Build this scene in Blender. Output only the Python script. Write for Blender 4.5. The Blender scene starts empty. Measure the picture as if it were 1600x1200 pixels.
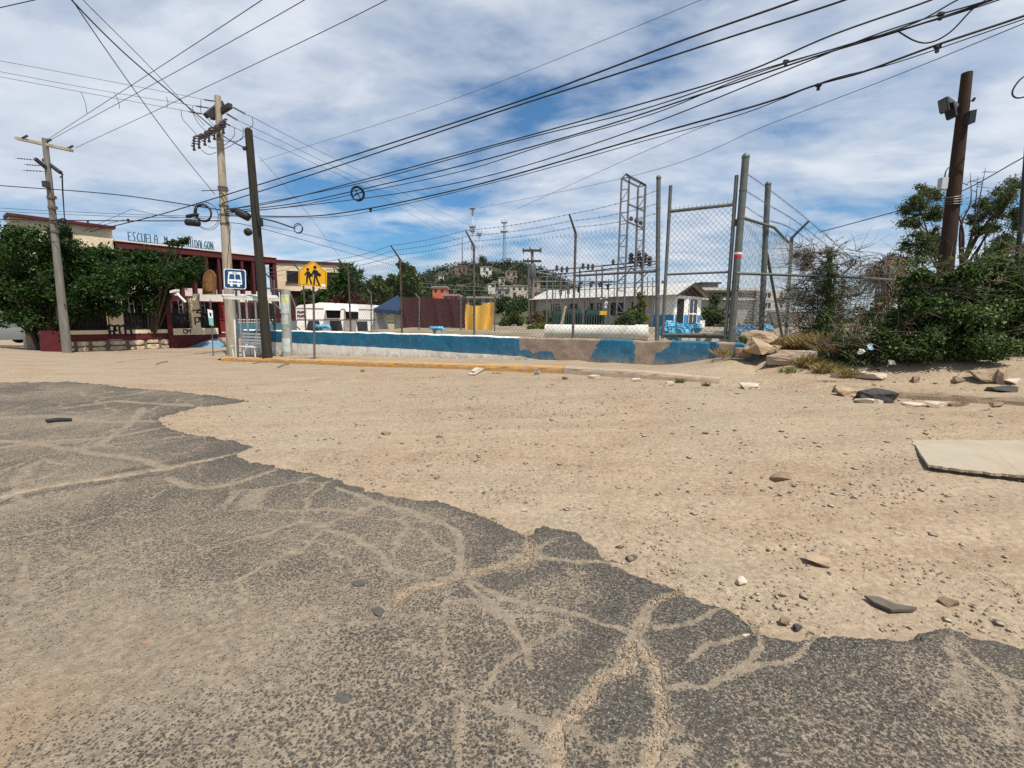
import bpy, bmesh, math, random
import numpy as np
from mathutils import Vector, Matrix, noise as mnoise
random.seed(7); RNG = np.random.default_rng(11)
C = bpy.context.scene.collection
SC = bpy.context.scene
# ------------------------------------------------------------------ camera, sky, sun, exposure
F = 720.0; PITCH = math.atan(103/720); ROLL = 0.0093; EYE = Vector((0, 0, 1.5))
_f = Vector((0, math.cos(PITCH), -math.sin(PITCH))); _u0 = Vector((0, math.sin(PITCH), math.cos(PITCH)))
_r = Vector((1, 0, 0))*math.cos(ROLL) + _u0*math.sin(ROLL); _u = _u0*math.cos(ROLL) - Vector((1, 0, 0))*math.sin(ROLL)
cam = bpy.data.cameras.new('camera'); cam_o = bpy.data.objects.new('camera', cam); C.objects.link(cam_o)
cam.sensor_width = 36; cam.lens = 36*F/1600; cam.clip_end = 6000; cam.clip_start = 0.05
R = Matrix((_r, _u, -_f)).transposed().to_4x4(); R.translation = EYE; cam_o.matrix_world = R
SC.camera = cam_o
SUN_TO = Vector((0.60, -0.80, 0)).normalized(); SUN_EL = math.radians(63)
sun = bpy.data.lights.new('sun', 'SUN'); sun.energy = 5.0; sun.angle = math.radians(0.5); sun.color = (1, .945, .86)
sun_o = bpy.data.objects.new('sun', sun); C.objects.link(sun_o)
to = Vector((SUN_TO.x*math.cos(SUN_EL), SUN_TO.y*math.cos(SUN_EL), math.sin(SUN_EL)))
sun_o.rotation_euler = (-to).to_track_quat('-Z', 'Y').to_euler(); sun_o.location = (0, 0, 60)
W = bpy.data.worlds.new('World'); SC.world = W; W.use_nodes = True
def sky_nodes():
    nt = W.node_tree; N = nt.nodes; L = nt.links; N.clear()
    out = N.new('ShaderNodeOutputWorld'); bg = N.new('ShaderNodeBackground'); bg.inputs[1].default_value = 0.1
    sky = N.new('ShaderNodeTexSky'); sky.sky_type = 'NISHITA'; sky.sun_disc = False
    sky.sun_elevation = SUN_EL; sky.sun_rotation = math.atan2(SUN_TO.x, SUN_TO.y)
    sky.air_density = 1.0; sky.dust_density = 0.6; sky.ozone_density = 2.2
    tc = N.new('ShaderNodeTexCoord'); sep = N.new('ShaderNodeSeparateXYZ'); L.new(tc.outputs['Generated'], sep.inputs[0])
    def m(op, a, b=None, c=None):
        n = N.new('ShaderNodeMath'); n.operation = op
        for i, v in enumerate((a, b, c)):
            if v is None: continue
            if isinstance(v, (int, float)): n.inputs[i].default_value = v
            else: L.new(v, n.inputs[i])
        return n.outputs[0]
    z = m('MAXIMUM', sep.outputs[2], 0.0); zz = m('ADD', z, 0.16)
    px = m('DIVIDE', sep.outputs[0], zz); py = m('DIVIDE', sep.outputs[1], zz)
    comb = N.new('ShaderNodeCombineXYZ'); L.new(px, comb.inputs[0]); L.new(py, comb.inputs[1])
    def noise(scale, det, rough, loc, dist=0.0, stretch=(1, 1, 1), rot=0):
        mp = N.new('ShaderNodeMapping'); mp.inputs['Location'].default_value = loc; mp.inputs['Scale'].default_value = stretch
        mp.inputs['Rotation'].default_value = (0, 0, rot)
        L.new(comb.outputs[0], mp.inputs[0])
        n = N.new('ShaderNodeTexNoise'); n.inputs['Scale'].default_value = scale; n.inputs['Detail'].default_value = det
        n.inputs['Roughness'].default_value = rough; n.inputs['Distortion'].default_value = dist
        L.new(mp.outputs[0], n.inputs[0]); return n.outputs[0]
    big = noise(0.55, 3, .5, (26.8, 18.4, 0), .3, (1, 1.0, 1), .3)
    mid = noise(1.25, 7, .56, (19.4, 26.8, 0), .35, (1, 1.15, 1), .6)
    fine = noise(4.0, 8, .60, (7.3, 2.2, 0), .3, (.8, 1.25, 1), .7)
    s = m('ADD', m('MULTIPLY', big, .95), m('ADD', m('MULTIPLY', mid, .70), m('MULTIPLY', fine, .20)))
    rp = N.new('ShaderNodeValToRGB'); L.new(s, rp.inputs[0]); e = rp.color_ramp.elements
    e[0].position = .765; e[0].color = (0, 0, 0, 1); e[1].position = 1.03; e[1].color = (1, 1, 1, 1)
    k = rp.color_ramp.elements.new(.875); k.color = (.62, .62, .62, 1)
    cov = m('ADD', m('MULTIPLY', rp.outputs[0], .88), .05)
    cr = N.new('ShaderNodeValToRGB'); L.new(m('ADD', m('MULTIPLY', mid, .6), m('MULTIPLY', fine, .4)), cr.inputs[0])
    cr.color_ramp.elements[0].position = .36; cr.color_ramp.elements[0].color = (4.2, 4.9, 6.0, 1)
    cr.color_ramp.elements[1].position = .64; cr.color_ramp.elements[1].color = (6.8, 7.2, 7.8, 1)
    mix = N.new('ShaderNodeMixRGB'); L.new(cov, mix.inputs[0])
    tint = N.new('ShaderNodeMixRGB'); tint.blend_type = 'MULTIPLY'; tint.inputs[0].default_value = 1
    L.new(sky.outputs[0], tint.inputs[1]); tint.inputs[2].default_value = (.42, .80, 1.02, 1)
    L.new(tint.outputs[0], mix.inputs[1]); L.new(cr.outputs[0], mix.inputs[2])
    L.new(mix.outputs[0], bg.inputs[0]); L.new(bg.outputs[0], out.inputs[0])
sky_nodes()
SC.view_settings.view_transform = 'Standard'; SC.view_settings.look = 'None'; SC.view_settings.exposure = 0.25
SC.view_settings.gamma = 1; SC.view_settings.use_curve_mapping = False
SC.render.engine = 'CYCLES'; SC.cycles.max_bounces = 6; SC.cycles.transparent_max_bounces = 8
SC.cycles.use_denoising = False
# ------------------------------------------------------------------ where a sight line meets the place
def ray(px, py): return (_r*((px-800)/F) - _u*((py-600)/F) + _f)
def at(px, py, Y): d = ray(px, py); return EYE + d*(Y/d.y)
# street frame: u runs along the kerb to the right, s is the distance in front of the kerb line
def US(u, s): return (4.66+.838*u-.545*s, 7.17-.545*u-.838*s)
def us(x, y): return .838*x-.545*y, (10.2-.65*x-y)/1.193
def on_s(px, py, s): d = ray(px, py); return EYE + d*((10.2-1.193*s)/(.65*d.x+d.y))
def on_line(px, py, P, D):
    n = Vector((D[1], -D[0])); d = ray(px, py); t = (Vector((P[0], P[1])) - Vector((EYE.x, EYE.y))).dot(n)/(d.x*n.x+d.y*n.y)
    return EYE + d*t
def sst(a, b, x): t = np.clip((x-a)/(b-a), 0, 1); return t*t*(3-2*t)
def zk(u): return np.interp(u, [-60, -31, -18.6, -7.4, -4.35, -1.4, 1.15, 2.3, 10, 40], [-1.0, -.5, -.20, .245, .37, .41, .4, .43, .6, .8])
def gz(x, y):
    u, s = us(x, y); base = zk(u)*(1-sst(0, 6.5, s))
    right = sst(-2.2, -.6, u)
    step = (.115*sst(-.02, -.2, s) + .40*sst(-.55, -2.0, s))*right
    return base + step
def gpt(px, py):
    d = ray(px, py); a, b = .5, 60.0
    for _ in range(60):
        c = (a+b)/2; p = EYE + d*c
        if p.z > gz(p.x, p.y): a = c
        else: b = c
    return EYE + d*a
# value noise
def _h(ix, iy, seed):
    n = (ix.astype(np.int64)*374761393 + iy.astype(np.int64)*668265263 + seed*974634721) & 0x7fffffff
    n = (n ^ (n >> 13))*1274126177 & 0x7fffffff
    return ((n ^ (n >> 16)) & 0xffff)/65535.0
def vn(x, y, seed=0):
    ix = np.floor(x); iy = np.floor(y); fx = x-ix; fy = y-iy
    fx = fx*fx*(3-2*fx); fy = fy*fy*(3-2*fy)
    a = _h(ix, iy, seed); b = _h(ix+1, iy, seed); c = _h(ix, iy+1, seed); d = _h(ix+1, iy+1, seed)
    return (a*(1-fx)+b*fx)*(1-fy) + (c*(1-fx)+d*fx)*fy - .5
def fbm(x, y, octv=4, seed=0):
    o = 0; amp = 1
    for k in range(octv): o = o + amp*vn(x*2**k+17*k, y*2**k+31*k, seed+k); amp *= .5
    return o
# ------------------------------------------------------------------ materials
MATS = {}
def mat(name, col, rough=.85, var=.25, scale=3.0, bump=.0, bscale=40.0, dirt=None, dirt_amt=.35, dirt_scale=1.2, metal=0.0, stretch=(1, 1, 1), spec=.3):
    if name in MATS: return MATS[name]
    m = bpy.data.materials.new(name); m.use_nodes = True; nt = m.node_tree; N = nt.nodes; L = nt.links
    bs = N['Principled BSDF']; bs.inputs['Roughness'].default_value = rough; bs.inputs['Metallic'].default_value = metal
    bs.inputs['Specular IOR Level'].default_value = spec
    tc = N.new('ShaderNodeTexCoord'); mp = N.new('ShaderNodeMapping'); mp.inputs['Scale'].default_value = stretch
    L.new(tc.outputs['Object'], mp.inputs[0])
    n1 = N.new('ShaderNodeTexNoise'); n1.inputs['Scale'].default_value = scale; n1.inputs['Detail'].default_value = 7; n1.inputs['Roughness'].default_value = .65
    L.new(mp.outputs[0], n1.inputs[0])
    r = N.new('ShaderNodeValToRGB'); L.new(n1.outputs[0], r.inputs[0])
    c = Vector(col); r.color_ramp.elements[0].position = .28; r.color_ramp.elements[1].position = .74
    r.color_ramp.elements[0].color = (*(c*(1-var)), 1); r.color_ramp.elements[1].color = (*(c*(1+var)), 1)
    last = r.outputs[0]
    if dirt:
        n2 = N.new('ShaderNodeTexNoise'); n2.inputs['Scale'].default_value = dirt_scale; n2.inputs['Detail'].default_value = 9; n2.inputs['Roughness'].default_value = .7
        L.new(mp.outputs[0], n2.inputs[0])
        r2 = N.new('ShaderNodeValToRGB'); L.new(n2.outputs[0], r2.inputs[0])
        r2.color_ramp.elements[0].position = .62-dirt_amt*.4; r2.color_ramp.elements[1].position = .78-dirt_amt*.25
        mx = N.new('ShaderNodeMixRGB'); L.new(r2.outputs[0], mx.inputs[0]); L.new(last, mx.inputs[1]); mx.inputs[2].default_value = (*dirt, 1)
        last = mx.outputs[0]
    L.new(last, bs.inputs['Base Color'])
    if bump:
        n3 = N.new('ShaderNodeTexNoise'); n3.inputs['Scale'].default_value = bscale; n3.inputs['Detail'].default_value = 8
        L.new(mp.outputs[0], n3.inputs[0]); b = N.new('ShaderNodeBump'); b.inputs['Strength'].default_value = bump; b.inputs['Distance'].default_value = .02
        L.new(n3.outputs[0], b.inputs['Height']); L.new(b.outputs[0], bs.inputs['Normal'])
    MATS[name] = m; return m
def leafmat(name, cols, trans=.35, rough=.55):
    if name in MATS: return MATS[name]
    m = bpy.data.materials.new(name); m.use_nodes = True; nt = m.node_tree; N = nt.nodes; L = nt.links
    bs = N['Principled BSDF']; out = N['Material Output']; bs.inputs['Roughness'].default_value = rough; bs.inputs['Specular IOR Level'].default_value = .25
    g = N.new('ShaderNodeNewGeometry'); r = N.new('ShaderNodeValToRGB'); L.new(g.outputs['Random Per Island'], r.inputs[0])
    while len(r.color_ramp.elements) < len(cols): r.color_ramp.elements.new(.5)
    for i, c in enumerate(cols): r.color_ramp.elements[i].position = i/max(1, len(cols)-1); r.color_ramp.elements[i].color = (*c, 1)
    L.new(r.outputs[0], bs.inputs['Base Color'])
    t = N.new('ShaderNodeBsdfTranslucent'); mx = N.new('ShaderNodeMixShader'); mx.inputs[0].default_value = trans
    mu = N.new('ShaderNodeMixRGB'); mu.blend_type = 'MULTIPLY'; mu.inputs[0].default_value = 1; mu.inputs[2].default_value = (1.5, 1.6, .7, 1)
    L.new(r.outputs[0], mu.inputs[1]); L.new(mu.outputs[0], t.inputs[0])
    L.new(bs.outputs[0], mx.inputs[1]); L.new(t.outputs[0], mx.inputs[2]); L.new(mx.outputs[0], out.inputs[0])
    MATS[name] = m; return m
# ------------------------------------------------------------------ object helpers
WL = {}
def wl(o): return WL.get(o.name, Vector((0, 0, 0))) if o else Vector((0, 0, 0))
def tag(o, label=None, cat=None, group=None, kind=None):
    if label: o['label'] = label
    if cat: o['category'] = cat
    if group: o['group'] = group
    if kind: o['kind'] = kind
    return o
def thing(name, label, cat, loc, group=None):
    o = bpy.data.objects.new(name, None); C.objects.link(o); o.location = loc; o.empty_display_size = .2
    WL[o.name] = Vector(loc); return tag(o, label, cat, group)
def link_mesh(name, me, m, parent=None):
    o = bpy.data.objects.new(name, me); C.objects.link(o)
    for x in (m if isinstance(m, (list, tuple)) else [m]): me.materials.append(x)
    if parent: o.parent = parent; WL[o.name] = wl(parent)
    return o
class MB:
    def __init__(s): s.v = []; s.f = []; s.mi = []; s.cur = 0
    def add(s, vs, fs):
        b = len(s.v); s.v += [tuple(v) for v in vs]
        for f in fs: s.f.append(tuple(b+i for i in f)); s.mi.append(s.cur)
        return s
    def obox(s, c, ax, ay, az):
        c = Vector(c); ax = Vector(ax); ay = Vector(ay); az = Vector(az)
        v = [c+ax*i+ay*j+az*k for i in (-1, 1) for j in (-1, 1) for k in (-1, 1)]
        return s.add(v, [(0, 1, 3, 2), (4, 6, 7, 5), (0, 4, 5, 1), (2, 3, 7, 6), (0, 2, 6, 4), (1, 5, 7, 3)])
    def box(s, c, sx, sy, sz, rz=0):
        a = math.cos(rz); b = math.sin(rz)
        return s.obox(c, (a*sx/2, b*sx/2, 0), (-b*sy/2, a*sy/2, 0), (0, 0, sz/2))
    def beam(s, p0, p1, w, h, up=(0, 0, 1)):
        p0 = Vector(p0); p1 = Vector(p1); d = p1-p0; side = d.cross(Vector(up))
        if side.length < 1e-6: side = d.cross(Vector((1, 0, 0)))
        side.normalize(); u2 = side.cross(d).normalized()
        return s.obox((p0+p1)/2, d/2, side*w/2, u2*h/2)
    def tube(s, pts, r, n=8, cap=True):
        pts = [Vector(p) for p in pts]; rs = r if isinstance(r, (list, tuple)) else [r]*len(pts)
        vs = []; fs = []; prev = None
        for i, p in enumerate(pts):
            d = (pts[min(i+1, len(pts)-1)]-pts[max(i-1, 0)]).normalized()
            if prev is None:
                a = d.cross(Vector((0, 0, 1)))
                if a.length < .05: a = d.cross(Vector((0, 1, 0)))
            else: a = prev - d*prev.dot(d)
            a.normalize(); prev = a; b = d.cross(a)
            for k in range(n):
                t = 2*math.pi*k/n; vs.append(p+(a*math.cos(t)+b*math.sin(t))*rs[i])
        for i in range(len(pts)-1):
            for k in range(n): fs.append((i*n+k, i*n+(k+1) % n, (i+1)*n+(k+1) % n, (i+1)*n+k))
        if cap: fs.append(tuple(range(n-1, -1, -1))); fs.append(tuple((len(pts)-1)*n+k for k in range(n)))
        return s.add(vs, fs)
    def prism(s, poly, ext):
        ext = Vector(ext); n = len(poly); a = [Vector(p) for p in poly]; b = [p+ext for p in a]
        return s.add(a+b, [tuple(range(n-1, -1, -1)), tuple(range(n, 2*n))]+[(i, (i+1) % n, n+(i+1) % n, n+i) for i in range(n)])
    def ring(s, c, ax, ay, r, rr, n=18, m=5):
        c = Vector(c); ax = Vector(ax); ay = Vector(ay); az = ax.cross(ay); vs = []; fs = []
        for i in range(n):
            t = 2*math.pi*i/n; d = ax*math.cos(t)+ay*math.sin(t)
            for j in range(m):
                q = 2*math.pi*j/m; vs.append(c+d*(r+rr*math.cos(q))+az*rr*math.sin(q))
        for i in range(n):
            for j in range(m): fs.append((i*m+j, ((i+1) % n)*m+j, ((i+1) % n)*m+(j+1) % m, i*m+(j+1) % m))
        return s.add(vs, fs)
    def lathe(s, prof, o, axis=(0, 0, 1), n=16):
        return s.tube([Vector(o)+Vector(axis)*h for r, h in prof], [max(r, .0005) for r, h in prof], n)
    def build(s, name, m, parent=None, smooth=False, label=None):
        me = bpy.data.meshes.new(name); w = wl(parent)
        me.from_pydata([(v[0]-w.x, v[1]-w.y, v[2]-w.z) for v in s.v], [], s.f)
        o = link_mesh(name, me, m, parent)
        if max(s.mi, default=0): me.polygons.foreach_set('material_index', s.mi)
        if smooth:
            me.polygons.foreach_set('use_smooth', [True]*len(me.polygons))
            try: me.set_sharp_from_angle(angle=math.radians(40))
            except Exception: pass
        if label: o['label'] = label
        me.update(); return o
def np_mesh(name, V, Fq, m, parent=None, smooth=False):
    w = wl(parent); V = np.asarray(V, np.float32) - np.array([w.x, w.y, w.z], np.float32)
    k = Fq.shape[1]; me = bpy.data.meshes.new(name); me.vertices.add(len(V)); me.vertices.foreach_set('co', V.ravel())
    me.loops.add(Fq.size); me.loops.foreach_set('vertex_index', Fq.astype(np.int32).ravel())
    me.polygons.add(len(Fq)); me.polygons.foreach_set('loop_start', np.arange(0, Fq.size, k, dtype=np.int32))
    try: me.polygons.foreach_set('loop_total', np.full(len(Fq), k, np.int32))
    except Exception: pass
    if smooth: me.polygons.foreach_set('use_smooth', np.ones(len(Fq), bool))
    me.update(calc_edges=True); return link_mesh(name, me, m, parent)
def leaf_quads(P, size, aspect=.55, droop=.3, rng=RNG):
    n = len(P); a = rng.normal(size=(n, 3)); a[:, 2] -= droop; a /= np.linalg.norm(a, axis=1)[:, None]
    b = rng.normal(size=(n, 3)); b -= a*(a*b).sum(1)[:, None]; b /= np.linalg.norm(b, axis=1)[:, None]
    sz = size*rng.uniform(.55, 1.35, n)[:, None]; c = np.cross(a, b)
    t0 = P; t2 = P+a*sz; mid = P+a*sz*.45+c*sz*.12
    V = np.stack([t0, mid+b*sz*aspect*.5, t2, mid-b*sz*aspect*.5], 1).reshape(-1, 3)
    Fq = np.arange(4*n).reshape(-1, 4); return V, Fq
def clump_points(clumps, n, rng=RNG, shell=.55):
    cs = np.array([c[:3] for c in clumps], float); rs = np.array([c[3] for c in clumps], float); fl = np.array([c[4] if len(c) > 4 else .8 for c in clumps])
    w = rs**2; idx = rng.choice(len(cs), n, p=w/w.sum()); d = rng.normal(size=(n, 3)); d /= np.linalg.norm(d, axis=1)[:, None]
    rad = rng.uniform(0, 1, n)**shell*(1+.32*rng.normal(size=n)); d[:, 2] *= fl[idx]
    return cs[idx] + d*(rs[idx]*rad)[:, None]
def crown(name, clumps, n, size, m, parent, aspect=.55, droop=.3, shell=.55, zmin=None):
    P = clump_points(clumps, n, shell=shell)
    if zmin is not None: P = P[P[:, 2] > zmin]
    V, Fq = leaf_quads(P, size, aspect, droop); return np_mesh(name, V, Fq, m, parent)
def limbs(mb, base, tops, r0, rng=random, fork=.45):
    base = Vector(base)
    for t in tops:
        t = Vector(t); q = base.lerp(t, fork)+Vector((rng.uniform(-.1, .1), rng.uniform(-.1, .1), .12))*(t-base).length
        pts = [base, base.lerp(q, .5), q, q.lerp(t, .55), t]; mb.tube(pts, [r0, r0*.8, r0*.6, r0*.38, r0*.12], 6)
def rock_mesh(mb, c, sx, sy, sz, rz=0, seed=0, sink=.25, npt=15):
    rr = random.Random(seed); bm = bmesh.new(); ca = math.cos(rz); sa = math.sin(rz); vs = []
    for _ in range(npt):
        q = Vector((rr.uniform(-1, 1), rr.uniform(-1, 1), rr.uniform(-1, 1))); mx_ = max(abs(q.x), abs(q.y), abs(q.z)); q = q/mx_*rr.uniform(.8, 1.0) if npt < 30 else q.normalized()*rr.uniform(.86, 1.12); l = q.length; q *= min(1, 1.28/l); bm.verts.new(q)
    r_ = bmesh.ops.convex_hull(bm, input=bm.verts); dead = [v for v in bm.verts if not v.link_faces]
    for v in dead: bm.verts.remove(v)
    bmesh.ops.subdivide_edges(bm, edges=bm.edges[:], cuts=3 if sx > .3 else 1, use_grid_fill=True); bmesh.ops.triangulate(bm, faces=bm.faces[:])
    big = sx > .3; of = Vector((seed % 17, seed % 13, seed % 7))
    for v in bm.verts:
        p = v.co.copy()
        p += (p.normalized()*(mnoise.noise(p*2.2+of)*.13+mnoise.noise(p*5.5+of)*.07) if big else Vector((rr.uniform(-1, 1), rr.uniform(-1, 1), rr.uniform(-1, 1)))*.045)
        x = p.x*sx/2; y = p.y*sy/2; z = p.z*sz/2
        vs.append((c[0]+ca*x-sa*y, c[1]+sa*x+ca*y, c[2]+z+sz*(.5-sink)))
    bm.verts.index_update(); fs = [tuple(v.index for v in f.verts) for f in bm.faces]; bm.free(); mb.add(vs, fs)
def wire_pts(pts, per=10):
    P = [Vector(p) for p in pts]; P = [P[0]*2-P[1]]+P+[P[-1]*2-P[-2]]; o = []
    for i in range(1, len(P)-2):
        for k in range(per):
            t = k/per; a, b, c, d = P[i-1:i+3]
            o.append(.5*((2*b)+(c-a)*t+(2*a-5*b+4*c-d)*t*t+(3*b-a-3*c+d)*t**3))
    return o+[P[-2]]
# palette
# ------------------------------------------------------------------ ground: one sheet of dirt, worn asphalt laid on it
def ground_mat(name, asphalt):
    m = bpy.data.materials.new(name); m.use_nodes = True; nt = m.node_tree; N = nt.nodes; L = nt.links
    bs = N['Principled BSDF']; bs.inputs['Roughness'].default_value = .92; bs.inputs['Specular IOR Level'].default_value = .2
    tc = N.new('ShaderNodeTexCoord'); P = tc.outputs['Object']
    def noise(sc, det=6, ro=.6, st=None, rot=0):
        n = N.new('ShaderNodeTexNoise'); n.inputs['Scale'].default_value = sc; n.inputs['Detail'].default_value = det; n.inputs['Roughness'].default_value = ro
        src = P
        if st:
            mp = N.new('ShaderNodeMapping'); mp.inputs['Scale'].default_value = st; mp.inputs['Rotation'].default_value = (0, 0, rot); L.new(P, mp.inputs[0]); src = mp.outputs[0]
        L.new(src, n.inputs[0]); return n.outputs[0]
    def vor(sc, feat='F1'):
        n = N.new('ShaderNodeTexVoronoi'); n.feature = feat; n.inputs['Scale'].default_value = sc; L.new(P, n.inputs['Vector']); return n
    def ramp(src, *stops):
        r = N.new('ShaderNodeValToRGB'); L.new(src, r.inputs[0])
        while len(r.color_ramp.elements) < len(stops): r.color_ramp.elements.new(.5)
        for e, (p, c) in zip(r.color_ramp.elements, stops): e.position = p; e.color = (*c, 1) if isinstance(c, tuple) else (c, c, c, 1)
        return r.outputs[0]
    def mix(f, a, b, bl='MIX'):
        x = N.new('ShaderNodeMixRGB'); x.blend_type = bl
        for i, v in enumerate((f, a, b)):
            if isinstance(v, (int, float)): x.inputs[i].default_value = v
            elif isinstance(v, tuple): x.inputs[i].default_value = (*v, 1)
            else: L.new(v, x.inputs[i])
        return x.outputs[0]
    def mth(op, a, b=0.0):
        x = N.new('ShaderNodeMath'); x.operation = op
        for i, v in enumerate((a, b)):
            if isinstance(v, (int, float)): x.inputs[i].default_value = v
            else: L.new(v, x.inputs[i])
        return x.outputs[0]
    # loose dirt: sandy, with paler dust and redder earth, tyre streaks along the street, grit of several sizes
    big = noise(.45, 5); med = noise(2.2, 8, .65); fine = noise(28, 8, .7); strk = noise(1.0, 7, .65, (.35, 3.2, 1), math.radians(33))
    dirt = ramp(med, (.3, (.20, .136, .083)), (.52, (.276, .199, .126)), (.75, (.335, .252, .163)))
    dirt = mix(ramp(big, (.42, 0.0), (.58, .8)), dirt, (.285, .235, .165))
    dirt = mix(ramp(strk, (.47, 0.0), (.66, .6)), dirt, (.375, .29, .195))
    dirt = mix(ramp(strk, (.32, .5), (.46, 0.0)), dirt, (.20, .135, .085))
    dirt = mix(.40, dirt, ramp(fine, (.34, (.10, .07, .046)), (.66, (.50, .39, .275))))
    v1 = vor(75); v2 = vor(26); cl = noise(1.3, 5, .6)
    g1 = mth('MULTIPLY', ramp(v1.outputs['Distance'], (.18, 1.0), (.36, 0.0)), ramp(cl, (.40, .1), (.62, .85)))
    sepc = N.new('ShaderNodeSeparateColor'); L.new(v1.outputs['Color'], sepc.inputs[0])
    gcol = ramp(sepc.outputs[0], (0, (.07, .055, .045)), (.5, (.16, .115, .082)), (.8, (.36, .28, .20)), (1, (.55, .47, .38)))
    dirt = mix(g1, dirt, gcol)
    sep2 = N.new('ShaderNodeSeparateColor'); L.new(v2.outputs['Color'], sep2.inputs[0])
    g2 = mth('MULTIPLY', ramp(v2.outputs['Distance'], (.16, 1.0), (.27, 0.0)), ramp(sep2.outputs[1], (.80, 0.0), (.84, .9)))
    dirt = mix(g2, dirt, ramp(sep2.outputs[0], (0, (.085, .06, .048)), (1, (.40, .32, .24))))
    hgt = mth('ADD', mth('MULTIPLY', g1, .5), mth('ADD', mth('MULTIPLY', g2, .9), mth('MULTIPLY', fine, .9)))
    col = dirt
    if asphalt:
        at_ = N.new('ShaderNodeAttribute'); at_.attribute_name = 'dust'; dust = at_.outputs['Fac']
        va = vor(150); vb = vor(80); sa = N.new('ShaderNodeSeparateColor'); L.new(va.outputs['Color'], sa.inputs[0]); sb = N.new('ShaderNodeSeparateColor'); L.new(vb.outputs['Color'], sb.inputs[0])
        agg = ramp(sa.outputs[0], (0, (.036, .032, .027)), (.5, (.080, .070, .057)), (.85, (.145, .124, .10)), (1, (.30, .26, .21)))
        agg = mix(ramp(sb.outputs[0], (.86, 0.0), (.9, .6)), agg, (.028, .026, .024))
        agg = mix(ramp(noise(.8, 5), (.4, 0.0), (.7, .45)), agg, (.105, .092, .074), 'MIX')
        # dust settles in the pits between the aggregate: more of it where the sheet carries more dust
        pit = mth('ADD', mth('MULTIPLY', vb.outputs['Distance'], .62), mth('MULTIPLY', noise(42, 10, .80), 1.35))
        pit = mth('ADD', pit, mth('MULTIPLY', noise(3.0, 7, .65), .34))
        thr = mth('SUBTRACT', mth('ADD', pit, mth('MULTIPLY', dust, .85)), 1.53)
        wn = N.new('ShaderNodeTexNoise'); wn.inputs['Scale'].default_value = 3.5; wn.inputs['Detail'].default_value = 5; L.new(P, wn.inputs[0])
        wv = N.new('ShaderNodeVectorMath'); wv.operation = 'MULTIPLY_ADD'; L.new(wn.outputs['Color'], wv.inputs[0]); wv.inputs[1].default_value = (.30, .30, 0); L.new(P, wv.inputs[2])
        ve = N.new('ShaderNodeTexVoronoi'); ve.feature = 'DISTANCE_TO_EDGE'; ve.inputs['Scale'].default_value = 1.7; L.new(wv.outputs[0], ve.inputs['Vector'])
        web = mth('MULTIPLY', ramp(ve.outputs['Distance'], (.0, 1.0), (.012, .8), (.034, 0.0)), ramp(noise(.9, 4, .6), (.42, 0.0), (.56, 1.0)))
        thr = mth('ADD', thr, mth('MULTIPLY', web, .33))
        ca_ = N.new('ShaderNodeAttribute'); ca_.attribute_name = 'crack'; thr = mth('ADD', thr, mth('MULTIPLY', ca_.outputs['Fac'], .50))
        dm = ramp(mth('ADD', mth('MULTIPLY', thr, 6.0), .5), (.22, 0.0), (.78, .92))
        dcol = mix(.5, ramp(med, (.3, (.205, .162, .113)), (.75, (.29, .232, .166))), ramp(fine, (.34, (.10, .078, .055)), (.66, (.42, .345, .25))))
        warm = N.new('ShaderNodeAttribute'); warm.attribute_name = 'warm'
        dcol = mix(warm.outputs['Fac'], dcol, (.34, .215, .115))
        col = mix(dm, agg, dcol)
        hgt = mth('ADD', mth('MULTIPLY', va.outputs['Distance'], -1.1), mth('ADD', mth('MULTIPLY', fine, .8), mth('MULTIPLY', dm, .35)))
    L.new(col, bs.inputs['Base Color'])
    b = N.new('ShaderNodeBump'); b.inputs['Strength'].default_value = .8; b.inputs['Distance'].default_value = .007; L.new(hgt, b.inputs['Height']); L.new(b.outputs[0], bs.inputs['Normal'])
    return m
M_DIRT = ground_mat('dirt', False); M_ASPH = ground_mat('worn_asphalt', True)
def poly_dist(x, y, poly, closed):
    P = np.array(poly); Q = np.roll(P, -1, 0) if closed else P[1:]; P = P if closed else P[:-1]
    best = np.full(x.shape, 1e9); inside = np.zeros(x.shape, bool)
    for (ax, ay), (bx, by) in zip(P, Q):
        dx, dy = bx-ax, by-ay; t = np.clip(((x-ax)*dx+(y-ay)*dy)/(dx*dx+dy*dy+1e-12), 0, 1)
        np.minimum(best, (x-ax-t*dx)**2+(y-ay-t*dy)**2, out=best)
        if closed:
            with np.errstate(divide='ignore', invalid='ignore'):
                inside ^= ((ay > y) != (by > y)) & (x < dx*(y-ay)/(by-ay)+ax)
    best = np.sqrt(best); return np.where(inside, best, -best) if closed else best
EDGE = [(-160, 604), (0, 599), (120, 597), (250, 611), (320, 618), (390, 627), (330, 633), (290, 641), (245, 655), (262, 672), (330, 684), (392, 700), (372, 712), (432, 736), (480, 741), (530, 752), (575, 769), (640, 779), (700, 790), (752, 804), (775, 818), (822, 836), (850, 824), (893, 830), (925, 852), (952, 876), (950, 884), (1010, 904), (1062, 928), (1100, 940), (1140, 950), (1168, 968), (1182, 986), (1240, 999), (1300, 998), (1370, 993), (1440, 989), (1480, 986), (1540, 996), (1600, 1006), (1760, 1020)]
edge_w = [tuple(gpt(*p)[:2]) for p in EDGE]
asph_poly = edge_w + [(5.5, 0.5), (6, -9), (-30, -9), (-26, 8)]
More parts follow.
